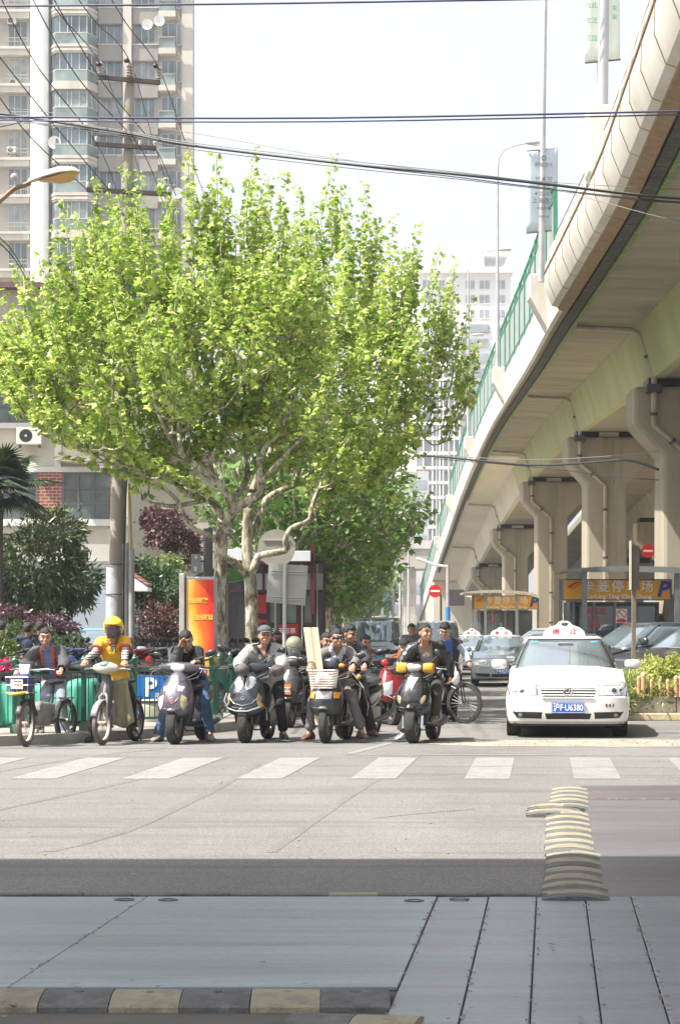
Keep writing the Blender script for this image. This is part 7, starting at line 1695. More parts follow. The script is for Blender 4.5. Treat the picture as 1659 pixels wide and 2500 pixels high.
hp = q['hp']; m = MB(); m.grid([[hp(math.sin(a)*.074, .0-math.cos(a)*.100, z) for a in np.linspace(-1.35,1.35,15)] for z in (.024,.008,-.014)]); sg = m.build('sunglasses', pm('dark_glasses', (.01,.01,.012), .1, var=0, coat=1), r5, smooth=True, solid=.005)
bx_ = thing('cardboard_box', W(786,1780,B+.42), 'long pale cardboard box standing upright between the rider in the suit and his handlebar', 'box')
card = pm('cardboard', (.74,.63,.47), .75, var=.07, scale=3, stretch=(1,1,.3)); b0 = W(787,1770,B+.30); t0 = W(758,1532,B+.36); d = (t0-b0); sx = Vector((1,0,-d.x/d.z*0)).normalized(); m = MB()
hw, hd_ = .098, .060; rs = []
for c in (Vector((0,0,0)), d): rs.append([c+Vector((-hw,-hd_,0)), c+Vector((hw,-hd_,0)), c+Vector((hw,hd_,0)), c+Vector((-hw,hd_,0))])
m.loft(rs); bx_.location = b0; m.build('carton', card, bx_, bevel=.004)
m = MB(); m.loft([[c+Vector((-.012,-hd_-.002,0)), c+Vector((.012,-hd_-.002,0)), c+Vector((.012,-hd_-.0005,0)), c+Vector((-.012,-hd_-.0005,0))] for c in (Vector((0,0,0)), d)]); m.build('packing_tape', pm('tape', (.56,.44,.28), .25, var=.05), bx_)
# rider 6 behind
J = dict(head=(853,1547,.50), neck=(854,1570,.62), sa=(834,1584,.66), sb=(882,1586,.60), pelvis=(862,1656,.95), ea=(836,1625,.5), wa=(846,1632,.35), ha=(850,1640,.3), eb=(894,1612,.42), wb=(890,1622,.22), hb=(886,1636,.14), ka=(850,1706,.6), fa=(850,1776,.8), ta=(850,1788,.6), kb=(890,1704,.50), fb=(906,1776,.55), tb=(922,1792,.40))
r6, q = person('man with swept black hair in a dark padded jacket close behind the suited rider', B+1.25, J, dict(yaw=48, pitch=14, hair=1.5, hairline=.066), [dict(name='jacket', mat_=cloth('dark_padded', (.022,.024,.032), .5, coat=.2), inf=.030, bot=.05, swell=.012, fold=.011)], dict(mat=cloth('dark_brown_grey', (.055,.05,.045), .8), shoes=[shoe_b, shoe_br], w=.070))
# rider 7 olive helmet
D7 = 34.4
J = dict(head=(717,1580,.35), neck=(720,1602,.55), sa=(699,1612,.62), sb=(742,1612,.62), pelvis=(724,1672,.95), ea=(690,1640,.40), wa=(702,1632,.22), ha=(708,1622,.18), na=(0,0,1), ca=.5, eb=(752,1642,.42), wb=(740,1632,.24), hb=(731,1624,.20), nb=(0,0,1), cb=.5, ka=(692,1716,.5), fa=(688,1762,.6), ta=(686,1772,.45), kb=(750,1710,.55), fb=(752,1764,.75), tb=(754,1772,.55))
r7, q = person('rider in black with an olive helmet bent over a paper, behind the capped man', D7, J, dict(yaw=-4, pitch=30, hair=0), [dict(name='jacket', mat_=vinyl_b, inf=.026, bot=.05)], dict(mat=navy, shoes=[shoe_b], w=.068))
helmet(r7, q, pm('helmet_olive', (.27,.27,.17), .3, var=.1, coat=.6), pm('visor_clear', (.20,.21,.20), .1, var=.2, coat=1))
pp = thing('paper', W(713,1616,D7+.14), 'folded white paper in the hands of the olive helmeted rider', 'paper'); m = MB(); m.grid([[Vector((-.10+.2*s, -.05+.10*t, .04*math.sin(3*s)+.05*t)) for s in np.linspace(0,1,7)] for t in (0,.5,1)]); m.build('sheet', white, pp, smooth=True, solid=.003)
# rider 8 teal
teal = cloth('teal', (.01,.22,.25), .75)
D8 = 36.3
J = dict(head=(893,1569,.45), neck=(896,1588,.58), sa=(880,1600,.60), sb=(922,1602,.62), pelvis=(908,1656,.9), ea=(876,1628,.45), wa=(884,1636,.25), ha=(890,1640,.2), eb=(934,1626,.45), wb=(930,1618,.24), hb=(926,1610,.18), nb=(-.6,-.5,.3), cb=.8, ka=(880,1700,.5), fa=(880,1750,.6), ta=(880,1756,.4), kb=(928,1700,.5), fb=(932,1752,.7), tb=(934,1760,.5))
r8, q = person('thin man in a bright teal jacket with one hand raised before the black van', D8, J, dict(yaw=14, pitch=6, hair=1.3), [dict(name='undershirt', mat_=o_red, inf=.008, sleeve=.3), dict(name='jacket', mat_=teal, inf=.028, bot=.06, cut=V_cut(.06,.80), fold=.009)], dict(mat=navy, shoes=[shoe_b], w=.068))
# rider 9 brown
brn = cloth('brown_cord', (.16,.075,.035), .85); D9 = 34.7
J = dict(head=(985,1580,.45), neck=(983,1598,.58), sa=(954,1612,.62), sb=(992,1612,.62), pelvis=(972,1664,.9), ea=(944,1634,.42), wa=(946,1644,.22), ha=(948,1650,.15), eb=(998,1636,.45), wb=(996,1646,.25), hb=(994,1652,.2), ka=(952,1702,.42), fa=(956,1742,.62), ta=(954,1748,.45), kb=(990,1704,.5), fb=(990,1760,.6), tb=(990,1768,.45))
r9, q = person('man in a brown jacket and black cap on the red scooter', D9, J, dict(yaw=20, pitch=24, hair=0), [dict(name='neckerchief', mat_=o_red, inf=.012, sleeve=.2, hem=.7, collar=1), dict(name='jacket', mat_=brn, inf=.028, bot=.05, cut=V_cut(.05,.82))], dict(mat=blackc, shoes=[shoe_b], w=.07)); cap_hat(r9, q, blackc)
# rider 10 big man in leather
strp = pm('cloth_striped', (.25,.23,.22), .8, var=0)
def vstripes(m, c1, c2, sc=60):
    n = m.node_tree.nodes; l = m.node_tree.links; w = n.new('ShaderNodeTexWave'); w.bands_direction = 'X'; w.inputs['Scale'].default_value = sc/3; r = n.new('ShaderNodeValToRGB'); tc = n.new('ShaderNodeTexCoord'); l.new(tc.outputs['Object'], w.inputs['Vector'])
    e = r.color_ramp.elements; e[0].position = .4; e[0].color = (*c1,1); e[1].position = .6; e[1].color = (*c2,1); l.new(w.outputs[0], r.inputs[0]); l.new(r.outputs[0], n['Principled BSDF'].inputs['Base Color'])
vstripes(strp, (.13,.12,.12), (.40,.37,.34), 80)
J = dict(head=(1037,1544,.55), neck=(1036,1571,.64), sa=(1002,1586,.66), sb=(1072,1584,.68), pelvis=(1048,1656,.92), ea=(976,1628,.62), wa=(984,1636,.52), ha=(993,1633,.45), eb=(1092,1622,.74), wb=(1096,1652,.66), hb=(1098,1666,.62), nb=(-.7,-.4,-.2), cb=.75, ka=(1010,1716,.58), fa=(982,1778,.62), ta=(968,1800,.50), kb=(1066,1694,.42), fb=(1060,1744,.55), tb=(1058,1756,.36))
r10, q = person('stout man with cropped hair in a black leather jacket and striped shirt holding a cigarette', B, J, dict(yaw=30, pitch=-2, hair=.35, hairline=.056, thin=1.02), [dict(name='striped_shirt', mat_=strp, inf=.020, sleeve=.4, bot=.05, collar=1, cut=V_cut(.03,.88)), dict(name='leather_jacket', mat_=leather, inf=.038, bot=.06, swell=.014, cut=open_cut(.060,.0,.03), fold=.008)], dict(mat=cloth('dark_olive', (.05,.046,.04), .85), shoes=[shoe_w, shoe_g], w=.072), hs=1.04)
cg = thing('cigarette', q['org']+q['arms'][1][3]+Vector((.01,-.04,-.05)), 'lit white cigarette held low by the big man in leather', 'cigarette'); m = MB(); m.cyl((0,0,0), (.06,-.02,-.03), .006, seg=8); m.build('paper_roll', white, cg)
# rider 11 cyclist
vest = cloth('dark_vest', (.05,.045,.045), .85); lblue = cloth('pale_blue_sleeve', (.28,.33,.40), .8); D11 = 34.9
J = dict(head=(1084,1539,.62), neck=(1090,1560,.74), sa=(1066,1572,.76), sb=(1116,1570,.84), pelvis=(1096,1652,1.30), ea=(1070,1604,.62), wa=(1096,1616,.48), ha=(1104,1622,.42), eb=(1138,1600,.70), wb=(1143,1617,.56), hb=(1151,1626,.50), ka=(1080,1700,.9), fa=(1084,1742,1.1), ta=(1080,1748,.95), kb=(1108,1698,.95), fb=(1104,1748,1.15), tb=(1101,1758,1.0))
r11, q = person('bushy haired man in a dark vest with pale blue sleeves on the bicycle', D11, J, dict(yaw=-12, pitch=24, roll=6, hair=1.6, hairline=.055), [dict(name='shirt', mat_=lblue, inf=.012, sleeve=1), dict(name='printed_shirt', mat_=cloth('blue_print', (.05,.12,.38), .8), inf=.016, sleeve=.1, bot=.03), dict(name='vest', mat_=vest, inf=.030, sleeve=.12, bot=.06, cut=open_cut(.05,0,.02))], dict(mat=blackc, shoes=[shoe_b], w=.066))
# rider 12 and part-hidden heads
def bystander(label, D, x, ytop, topm, legm, yaw=0, hair=1.2, group='people standing in the background', seated=False, hatm=None):
    k = F/D; P = lambda dx, z, d=0: (x+dx*k, HY-(z-CH)*k, d); H = CH+(HY-ytop)/k; s = 1 if yaw else 1
    sh, pz = H-.30, H-.78
    J = dict(head=P(0,H-.125,-.02), neck=P(0,H-.26,0), sa=P(-.155,sh,.02), sb=P(.155,sh,.02), pelvis=P(0,pz,.05 if not seated else .3), ea=P(-.22,sh-.26,-.02), wa=P(-.18,sh-.34,-.22), ha=P(-.15,sh-.34,-.30), eb=P(.22,sh-.26,-.02), wb=P(.18,sh-.34,-.22), hb=P(.15,sh-.34,-.30))
    z0 = .02+ (0 if D < 36 or 1 else 0)
    J.update(ka=P(-.10,pz*.52,-.05), fa=P(-.11,.10+.13*(x < 800),.05), ta=P(-.12,.05+.13*(x < 800),-.1), kb=P(.11,pz*.52,-.02), fb=P(.12,.10+.13*(x < 800),.08), tb=P(.13,.05+.13*(x < 800),-.07))
    r, q = person(label, D, J, dict(yaw=yaw, pitch=5, hair=hair if not hatm else 0), [dict(name='jacket', mat_=topm, inf=.024, bot=.06, vox=.014)], dict(mat=legm, shoes=[shoe_b]), group=group)
    if hatm: cap_hat(r, q, hatm)
    return r
bystander('plump man in a grey shirt beyond the riders, left of the big man', 46, 1004, 1523, cloth('grey_green', (.13,.14,.13), .8), blackc, 10, group='riders waiting at the crossing')
bystander('dark haired man whose face shows left of the sunglasses rider', 32.2, 797, 1545, blackc, navy, 20, group='riders waiting at the crossing')
bystander('person with only black hair showing behind the swept haired man', 36.5, 818, 1524, navy, blackc, 160, group='riders waiting at the crossing')
bystander('man in a navy jacket seen from behind at the left, near the clipped hedge', 41, 70, 1520, navy, navy, 150)
bystander('dark haired person behind the leftmost rider, head just above his', 42.5, 98, 1517, blackc, navy, 175)
bystander('person with a dark head cut by the left edge of the photo', 42, 4, 1516, navy, blackc, 170)
bystander('person in the shade right of the capped rider by the road sign', 40, 676, 1541, blackc, blackc, 10)

Dd = 32.65
Jd = {}; kd = F/Dd; Pd = lambda X, z, d: (CX+X*F/(Dd+d), HY-(z-CH)*F/(Dd+d), d)
xd = GX(1373,32.6)+.36
Jd = dict(head=Pd(xd,1.17,-.02), neck=Pd(xd,1.04,.03), sa=Pd(xd-.17,.98,.05), sb=Pd(xd+.17,.98,.05), pelvis=Pd(xd,.52,.05), ea=Pd(xd-.22,.78,-.15), wa=Pd(xd-.14,.88,-.38), ha=Pd(xd-.12,.91,-.45), eb=Pd(xd+.22,.78,-.15), wb=Pd(xd+.14,.88,-.38), hb=Pd(xd+.12,.91,-.45))
person('taxi driver in a pale blue shirt sitting behind the windscreen of the white taxi', Dd, Jd, dict(yaw=5, hair=1), [dict(name='shirt', mat_=lblue, inf=.02, bot=.03)], group=None)
# ================================================================== street furniture
# ---- green railing on the left pavement
fgreen = pm('fence_green', (.012,.10,.065), .4, var=.2, scale=5, coat=.3)
FP = [(-7.1,26.95),(-5.7,27.95),(-4.35,29.1),(-3.53,29.95),(-2.93,31.05),(-1.92,32.5),(-1.92,34.6),(-1.85,36.6),(-1.1+.35-.9,38.9)]
fence = thing('pedestrian_railing', (FP[3][0], FP[3][1], .135), 'dark green steel picket railing along the left pavement edge', 'railing')
fo = Vector(fence.location)
for i, (x, y) in enumerate(FP):
    m = MB(); c = Vector((x, y, .135))-fo; m.bb(c.x-.035, c.x+.035, c.y-.035, c.y+.035, 0, .98); m.cap(c+Vector((0,0,.98)), c+Vector((0,0,1.0)), .045, .03, 8); m.build('post', fgreen, fence, bevel=.006)
    m = MB(); m.prism([c+Vector((-.06,-.06,0)), c+Vector((.06,-.06,0)), c+Vector((.06,.06,0)), c+Vector((-.06,.06,0))], (0,0,.12)); m.build('post_foot', pm('fence_foot', (.16,.24,.17), .7, var=.3), fence)
    if i == len(FP)-1: break
    a = Vector((x, y, 0)); b = Vector((*FP[i+1], 0)); d = b-a; L = d.length; u = d/L; a -= Vector((fo.x, fo.y, 0)); m = MB()
    for z in (.115, .80): m.tube([a+Vector((0,0,z)), a+d+Vector((0,0,z))], .020, 6)
    m.tube([a+d*t+Vector((0,0,.96-.10*math.sin(PI*t))) for t in np.linspace(0,1,9)], .018, 6); m.build('rail', fgreen, fence)
    m = MB(); n = int(L/.105)
    for k in range(1, n): p = a+d*(k/n); m.cyl(p+Vector((0,0,.115)), p+Vector((0,0,.80)), .009, seg=6)
    m.build('pickets', fgreen, fence)
# ---- utility pole with crossarms
pc = pm('pole_concrete', (.30,.275,.235), .85, var=.25, scale=2, bump=.25, bscale=25, stretch=(1,1,.25))
up_ = thing('utility_pole', (GX(278,40), 40, .13), 'tall round concrete utility pole with three crossarms rising behind the trees', 'utility pole')
tx = GX(317,40)-GX(278,40); H = CH+(HY-165)*40/F-.13
MB().tube([(0,0,0),(tx*.3,0,H*.33),(tx*.66,0,H*.66),(tx,0,H)], [.165,.145,.118,.088], 20).build('pole_shaft', pc, up_, smooth=True)
MB().tube([(0,0,.0),(.02,0,2.6)], [.172,.158], 20).build('pale_sleeve', pm('pole_sleeve', (.42,.44,.46), .8, var=.2), up_, smooth=True)
wood_d = pm('crossarm_dark', (.05,.04,.035), .8, var=.3); porc = pm('porcelain', (.42,.38,.34), .3, var=.2)
def PL(x, y): return W(x, y, 40)-Vector(up_.location)
arms_ = [((243,193),(392,206),[(247,.26),(317,.30),(389,.26)]), ((233,355),(382,366),[(237,.07),(343,.07),(379,.07)]), ((214,466),(418,478),[(216,.07),(270,.07),(413,.07)]), ((295,333),(333,338),[])]
for (a, b, ins) in arms_:
    A, B_ = PL(*a), PL(*b); m = MB(); d = B_-A; L = d.length; m.box(((A+B_)/2+Vector((0,-.13,0))), (L,.07,.08), M=Matrix.Rotation(-math.atan2(d.z, d.x), 3, 'Y')); ca = m.build('crossarm', wood_d, up_, bevel=.005)
    for (x, h) in ins:
        t = (x-a[0])/(b[0]-a[0]); c = A+d*t+Vector((0,-.13,.04)); m = MB(); prof = []
        if h > .1:
            m.cyl(c, c+Vector((0,0,h)), .02, seg=8)
            for k in range(4): m.rev(c+Vector((0,0,.04+k*.055)), [(.02,0),(.062,-.008),(.066,.006),(.02,.03)], 'Z', 16)
        else: m.cap(c, c+Vector((0,0,h)), .035, .03, 8)
        m.build('insulator', porc, ca, smooth=True)
for dx, dz in ((.22,3.0),(.33,2.9)): MB().tube([(dx,-.1,0),(dx,-.1,dz)], .06, 10).build('cable_conduit', pm('conduit_grey', (.36,.36,.35), .6, var=.15), up_, smooth=True)
MB().tube([(.17,-.16,0),(.20,-.15,3.2),(.30,-.1,5.5),(.26,-.1,6.5)], .022, 6).build('black_cable', black, up_, smooth=True)
MB().tube([(.33,-.1,2.9),(.31,-.1,3.6),(.29,-.1,4.1)], .025, 6).build('yellow_conduit', pm('conduit_yellow', (.45,.33,.08), .6), up_, smooth=True)
m = MB()
for z in (2.05, 2.6): m.rev((.02,0,z), [(.175,0),(.182,0),(.182,.02),(.175,.02)], 'Z', 20)
m.build('steel_band', dgrey, up_)
# ---- near street lamp upper left
sl_ = thing('street_lamp', (-5.9, 28.6, .13), 'old street lamp with a yellow glass bowl reaching in from the left edge', 'street lamp')
so_ = Vector(sl_.location); DL_ = 28.4; rust = pm('rusty_arm', (.24,.15,.09), .7, .2, var=.3, scale=10)
MB().tube([(0,0,0),(0,0,5.2)], [.08,.06], 12).build('lamp_post', rust, sl_, smooth=True)
pts = [Vector((0,0,5.1)), W(-60,560,DL_)-so_, W(0,490,DL_)-so_, W(35,460,DL_)-so_, W(75,446,DL_)-so_]
MB().tube(pts, .035, 8).build('arm', rust, sl_, smooth=True)
c0 = W(68,447,DL_)-so_; c1 = W(195,418,DL_)-so_; d = (c1-c0); m = MB(); rs = []
for t, w_, h_, o_ in ((0,.045,.04,0),(.05,.06,.06,.01),(.3,.09,.085,.03),(.62,.13,.095,.03),(.88,.12,.07,.005),(1,.05,.03,-.02)):
    c = c0+d*t+Vector((0,0,o_)); rs.append([c+Vector((0, w_*math.cos(a), h_*math.sin(a)*(1 if math.sin(a) > 0 else .25))) for a in np.linspace(0, 2*PI, 17)[:-1]])
m.loft(rs); m.build('lamp_head', pm('lamp_shell', (.46,.42,.38), .45, var=.12, scale=8), sl_, smooth=True)
m = MB(); rs = []
for t, w_, h_ in ((.22,.04,.01),(.4,.085,.05),(.65,.115,.105),(.85,.105,.10),(.97,.04,.03)):
    c = c0+d*t+Vector((0,0,-.005)); rs.append([c+Vector((0, w_*math.cos(a), h_*math.sin(a)*(1 if math.sin(a) < 0 else .1))) for a in np.linspace(0, 2*PI, 17)[:-1]])
m.loft(rs); m.build('glass_bowl', pm('amber_bowl', (.55,.33,.07), .25, var=.15, coat=.8, trans=.15), sl_, smooth=True)
m = MB(); m.ell(c0+Vector((-.17,-.05,.07)), (.05,.05,.05)); m.build('photocell', porc, sl_, smooth=True)
# ---- overhead wires
wblue = pm('wire_blue', (.03,.04,.11), .5, var=0); wblk = pm('wire_black', (.02,.02,.022), .6, var=0); wgr = pm('wire_grey', (.16,.16,.17), .6, var=0)
def wire(pts, r, m, label, grp='overhead wires crossing the street', name='overhead_wire', sub=1):
    P = [W(x, y, D) for x, y, D in pts]; 
    if len(P) > 2: P, _ = smooth_poly(P, [r]*len(P), 6)
    b = MB(); b.tube(P, r, 6); return tag(b.build(name, m, None, smooth=True), label, 'wire', grp)
wire([(-300,17,21),(700,8,20.5),(2200,-18,20)], .010, wblue, 'topmost blue cable running nearly level across the very top of the photo')
wire([(-300,282,22.5),(800,288,22),(2200,258,21.5)], .0105, wblue, 'upper of the two level blue cables crossing in front of the crossarms')
wire([(-300,291,22.4),(800,297,22),(2200,266,21.5)], .008, wblue, 'lower of the two level blue cables crossing in front of the crossarms')
bd = [(-260,268,33),(0,278,32.5),(90,288,32),(300,316,31.5),(460,346,31),(830,400,30),(1100,432,29.5),(1300,453,29.5),(1700,484,29.5),(2400,520,29.5)]
off = lambda dy, dd=0: [(x, y+dy*(1-abs(x-800)/2600)+(8*math.sin(x*.004+dy)), D+dd) for x, y, D in bd]
wire(off(0), .019, wblk, 'thickest dark cable of the sagging bundle above the tree')
wire(off(7,.1), .008, wblk, 'thin cable just under the thickest one in the sagging bundle')
wire(off(-6,-.1), .007, wgr, 'thin grey cable just above the thickest one in the sagging bundle')
wire(off(13,.2), .006, wblk, 'lowest thin cable of the sagging bundle')
wire([(-200,246,33),(100,272,32),(500,330,31),(830,388,30),(1300,442,29.5),(2000,478,29.5)], .0045, wgr, 'hair thin grey wire above the sagging bundle')
wire([(1335,456,29.6),(1480,496,29),(1700,548,28.5),(2100,600,28)], .006, wgr, 'thin grey wire dropping to the right edge below the bundle')
wire([(-200,330,27),(0,310,28),(80,287,31)], .009, wblue, 'blue wire rising from the left edge to meet the bundle')
for (pts, lab) in (([(90,-40,30),(150,40,33),(247,158,39.9),(300,300,52),(345,430,66)], 'line wire over the left insulator of the top crossarm'), ([(165,-40,30),(230,50,34),(317,150,39.9),(370,330,52),(430,520,66)], 'line wire over the middle insulator of the top crossarm'), ([(250,-40,30),(310,60,34),(389,170,39.9),(450,340,50),(500,480,62),(540,570,80)], 'line wire over the right insulator of the top crossarm'),
    ([(-10,-30,29),(90,160,34),(237,352,39.9),(290,480,48)], 'diagonal wire from the top left to the middle crossarm'), ([(60,-40,29),(190,190,34),(343,362,39.9),(400,500,50)], 'diagonal wire crossing the tower to the middle crossarm'), ([(110,-40,28),(250,200,34),(379,362,39.9),(430,480,48)], 'diagonal wire ending right on the middle crossarm'),
    ([(-40,180,30),(70,330,34),(216,466,39.9)], 'diagonal wire from the left edge to the low crossarm'), ([(-40,90,29),(120,290,34),(270,468,39.9)], 'long diagonal wire behind the old lamp'), ([(-30,560,30),(20,600,33),(60,660,40)], 'short wire at the left edge beneath the old lamp'), ([(-30,570,30),(30,625,33),(75,700,40)], 'lower short wire at the left edge beneath the old lamp')):
    wire(pts, .010, wblk, lab, 'power lines running to the concrete pole')
for (x, y, D, lab) in ((240,157,39.8,'dark clamp on the left insulator of the top crossarm'),(309,148,39.8,'dark clamp on the middle insulator of the top crossarm'),(380,161,39.8,'dark clamp on the right insulator of the top crossarm')):
    tag(MB().ell(W(x,y,D), (.055,.05,.045)).build('wire_clamp', black, None, smooth=True), lab, 'wire clamp', 'wire clamps on the insulators')
wire([(1020,1112,62),(1090,1117,60),(1290,1135,54),(1420,1131,50),(1530,1124,47),(1604,1146,45.5)], .030, wblk, 'dark cable slung under the flyover to the nearest pier', 'cables slung under the flyover')
wire([(1060,1120,61),(1290,1139,54),(1460,1158,49),(1604,1172,45.5)], .012, wblk, 'thin slack cable below the dark one under the flyover', 'cables slung under the flyover')
wire([(1090,1114,60),(1290,1122,54),(1450,1116,50),(1604,1102,45.5)], .010, wgr, 'thin cable above the dark one under the flyover', 'cables slung under the flyover')
# ---- road sign seen from behind, round sign behind it
alu = pm('sign_back_alu', (.36,.36,.33), .55, .3, var=.12, scale=3); alud = pm('sign_rail', (.50,.50,.47), .5, .4, var=.1)
D = 37.2; k = D/F; rs_ = thing('road_sign', (GX(693,D), D, .13), 'square road sign seen from behind on a grey pole in front of the stall', 'road sign')
zz = lambda y: CH+(HY-y)*k-.13; xx = lambda x: GX(x,D)-GX(693,D)
m = MB(); m.prism([(xx(656),-.05,zz(1376)),(xx(751),-.05,zz(1381)),(xx(744),-.05,zz(1479)),(xx(649),-.05,zz(1470))], (0,.02,0)); m.build('sign_panel', alu, rs_, bevel=.003)
m = MB()
for y in (1392, 1398, 1455, 1461): m.prism([(xx(661),-.075,zz(y)),(xx(742),-.075,zz(y+3)),(xx(742),-.075,zz(y+5)),(xx(661),-.075,zz(y+2))], (0,.025,0))
m.build('mounting_rail', alud, rs_); MB().tube([(0,-.11,0),(xx(694.5),-.11,zz(1420)),(xx(696),-.11,zz(1376))], .033, 12).build('post', alud, rs_, smooth=True)
D = 47.5; k = D/F; zz = lambda y: CH+(HY-y)*k-.13; rd = thing('round_sign', (GX(674,D), D, .13), 'large pale round sign back showing between the branches above the square sign', 'road sign'); r = 46*k
m = MB(); m.cyl((0,0,zz(1338)),(0,.02,zz(1338)), r, seg=40); m.build('sign_disc', pm('sign_disc_pale', (.30,.29,.25), .6, var=.08), rd)
m = MB(); m.bb(-r*.7,r*.7,-.03,-.002,zz(1320),zz(1316)); m.build('brace', alud, rd); MB().tube([(0,.06,0),(0,.06,zz(1300))], .05, 10).build('post', dgrey, rd, smooth=True)
# ---- poster light box
def poster_mat():
    m = bpy.data.materials.new('poster_print'); m.use_nodes = True; n = m.node_tree.nodes; l = m.node_tree.links; p = n['Principled BSDF']; p.inputs['Roughness'].default_value = .35
    tc = n.new('ShaderNodeTexCoord'); s = n.new('ShaderNodeSeparateXYZ'); nz = n.new('ShaderNodeTexNoise'); nz.inputs['Scale'].default_value = 2.2; nz.inputs['Detail'].default_value = 4; mp = n.new('ShaderNodeMapping'); mp.inputs['Scale'].default_value = (1,1,.55)
    l.new(tc.outputs['Generated'], s.inputs[0]); l.new(tc.outputs['Object'], mp.inputs[0]); l.new(mp.outputs[0], nz.inputs['Vector'])
    a = n.new('ShaderNodeMath'); a.operation = 'MULTIPLY_ADD'; a.inputs[1].default_value = .9; l.new(nz.outputs[0], a.inputs[0]); l.new(s.outputs[0], a.inputs[2])
    b = n.new('ShaderNodeMath'); b.operation = 'MULTIPLY_ADD'; b.inputs[1].default_value = .35; l.new(s.outputs[2], b.inputs[0]); l.new(a.outputs[0], b.inputs[2])
    r = n.new('ShaderNodeValToRGB'); e = r.color_ramp.elements; e[0].position = .33; e[0].color = (.62,.55,.42,1); e[1].position = .88; e[1].color = (.55,.02,.012,1)
    q = e.new(.47); q.color = (.75,.42,.05,1); q = e.new(.64); q.color = (.70,.14,.015,1); b2 = n.new('ShaderNodeMath'); b2.operation = 'MULTIPLY'; b2.inputs[1].default_value = .56; l.new(b.outputs[0], b2.inputs[0]); l.new(b2.outputs[0], r.inputs[0]); l.new(r.outputs[0], p.inputs['Base Color']); return m
D = 36.6; k = D/F; pb_ = thing('poster_box', (GX(488,D), D, .13), 'red and orange poster box with yellow writing left of the mottled trunk', 'poster box', rz=R(-10))
w_ = 72*k/2; MB().bb(-w_, w_, 0, .22, .35, zz(1408)).build('cabinet', steel, pb_, bevel=.01)
MB().bb(-w_+.02, w_-.01, -.012, -.002, .40, zz(1415)).build('poster', poster_mat(), pb_)
MB().bb(-w_-.10, -w_-.01, -.06, .16, 0, zz(1400)).build('side_column', pm('column_steel', (.50,.47,.43), .35, .6, var=.15), pb_, bevel=.012)
ptx = pm('poster_yellow_text', (.75,.45,.06), .5, var=0)
text('poster_text', '加强全民国防教育', .10, ptx, pb_, (-.03,-.018,zz(1467)), fit=w_*1.35, ext=.002, bold=.003); text('poster_text', '增强全民国防观念', .10, ptx, pb_, (.06,-.018,zz(1508)), fit=w_*1.35, ext=.002, bold=.003)
m = MB()
for x, h, a in ((.06,.45,.030),(.13,.40,.022),(.18,.33,.018)): m.prism([(x-a,-.014,.45),(x+a,-.014,.45),(x+a*.7,-.014,.45+h*.7),(x,-.014,.45+h),(x-a*.7,-.014,.45+h*.7)], (0,.004,0))
m.build('printed_tower', pm('poster_grey', (.45,.48,.52), .5, var=.3, scale=20), pb_)
# ---- meter box, green booth canopy, stall
D = 40.5; k = D/F; mbx = thing('meter_box', (GX(478,D), D, .13), 'grey electric meter box on a dark post between the poster box and the mottled trunk', 'box')
m = MB(); m.bb(-.085,.085,-.06,.06,zz(1400),zz(1353)); m.build('box_body', pm('meter_grey', (.33,.35,.36), .5, var=.1), mbx, bevel=.01)
m = MB(); m.bb(-.02,.03,-.065,-.058,zz(1364),zz(1357)); m.bb(-.03,.02,-.065,-.058,zz(1395),zz(1383)); m.build('label_plate', white, mbx)
m = MB(); m.cyl((.22,.1,0),(.22,.1,zz(1290)),.09,seg=12); m.bb(.05,.2,.05,.1,zz(1372),zz(1368)); m.build('post', pm('post_dark_grey', (.13,.13,.14), .6, var=.2), mbx, smooth=True, ang=40)
D = 41; k = D/F; bo = thing('phone_booth', (GX(535,D), D, .13), 'dark phone booth with a green curved canopy between the two near trunks', 'phone booth')
xx = lambda x: GX(x,D)-GX(535,D); zz = lambda y: CH+(HY-y)*k-.13
m = MB(); P = [(466,1412),(490,1399),(520,1389),(550,1386),(580,1392),(598,1408),(590,1416),(560,1422),(520,1424),(490,1420)]; m.prism([(xx(a),-.3,zz(b)) for a, b in P], (0,.55,0)); gcan = m.build('canopy', pm('canopy_green', (.07,.20,.035), .45, var=.12, scale=3), bo, bevel=.02)
text('canopy_text', 'm', .11, pm('canopy_text_mat', (.55,.35,.30), .5, var=0), gcan, (xx(557),-.305,zz(1401))); text('canopy_text', 'minilo', .09, MATS['canopy_text_mat'], gcan, (xx(508),-.305,zz(1407)))
m = MB(); m.bb(xx(530),xx(553),-.1,.5,0,zz(1424)); m.bb(xx(478),xx(486),.2,.5,0,zz(1424)); m.build('booth_panel', black, bo)
m = MB(); m.bb(xx(505),xx(530),.3,.5,.0,zz(1470)); m.build('booth_back', pm('maroon_frame', (.07,.010,.018), .5, var=.2), bo)
m = MB(); m.bb(xx(541),xx(556),-.20,-.18,zz(1586),zz(1540)); m.build('small_poster', pm('pale_poster', (.42,.40,.42), .5, var=.5, scale=22), bo)
D = 50; k = D/F; st = thing('street_stall', (GX(670,D), D, .13), 'maroon framed street stall with a white roof and red posters behind the trunks', 'stall')
xx = lambda x: GX(x,D)-GX(670,D); zz = lambda y: CH+(HY-y)*k-.13; mrn = MATS['maroon_frame']; inside = pm('stall_dark', (.035,.035,.04), .3, var=.5, scale=3, coat=.5)
m = MB(); m.bb(xx(553),xx(792),.02,2.2,0,zz(1375)); m.build('stall_body', inside, st)
m = MB(); m.prism([(xx(548),-.5,zz(1370)),(xx(548),-.5,zz(1350)),(xx(562),-.5,zz(1343)),(xx(610),-.5,zz(1343)),(xx(628),-.5,zz(1370))], (0,2.8,0)); m.bb(xx(690),xx(758),-.5,2.3,zz(1372),zz(1347)); m.bb(xx(628),xx(690),-.45,2.3,zz(1370),zz(1352)); m.build('roof', pm('stall_roof_white', (.62,.66,.68), .5, var=.08), st, bevel=.01)
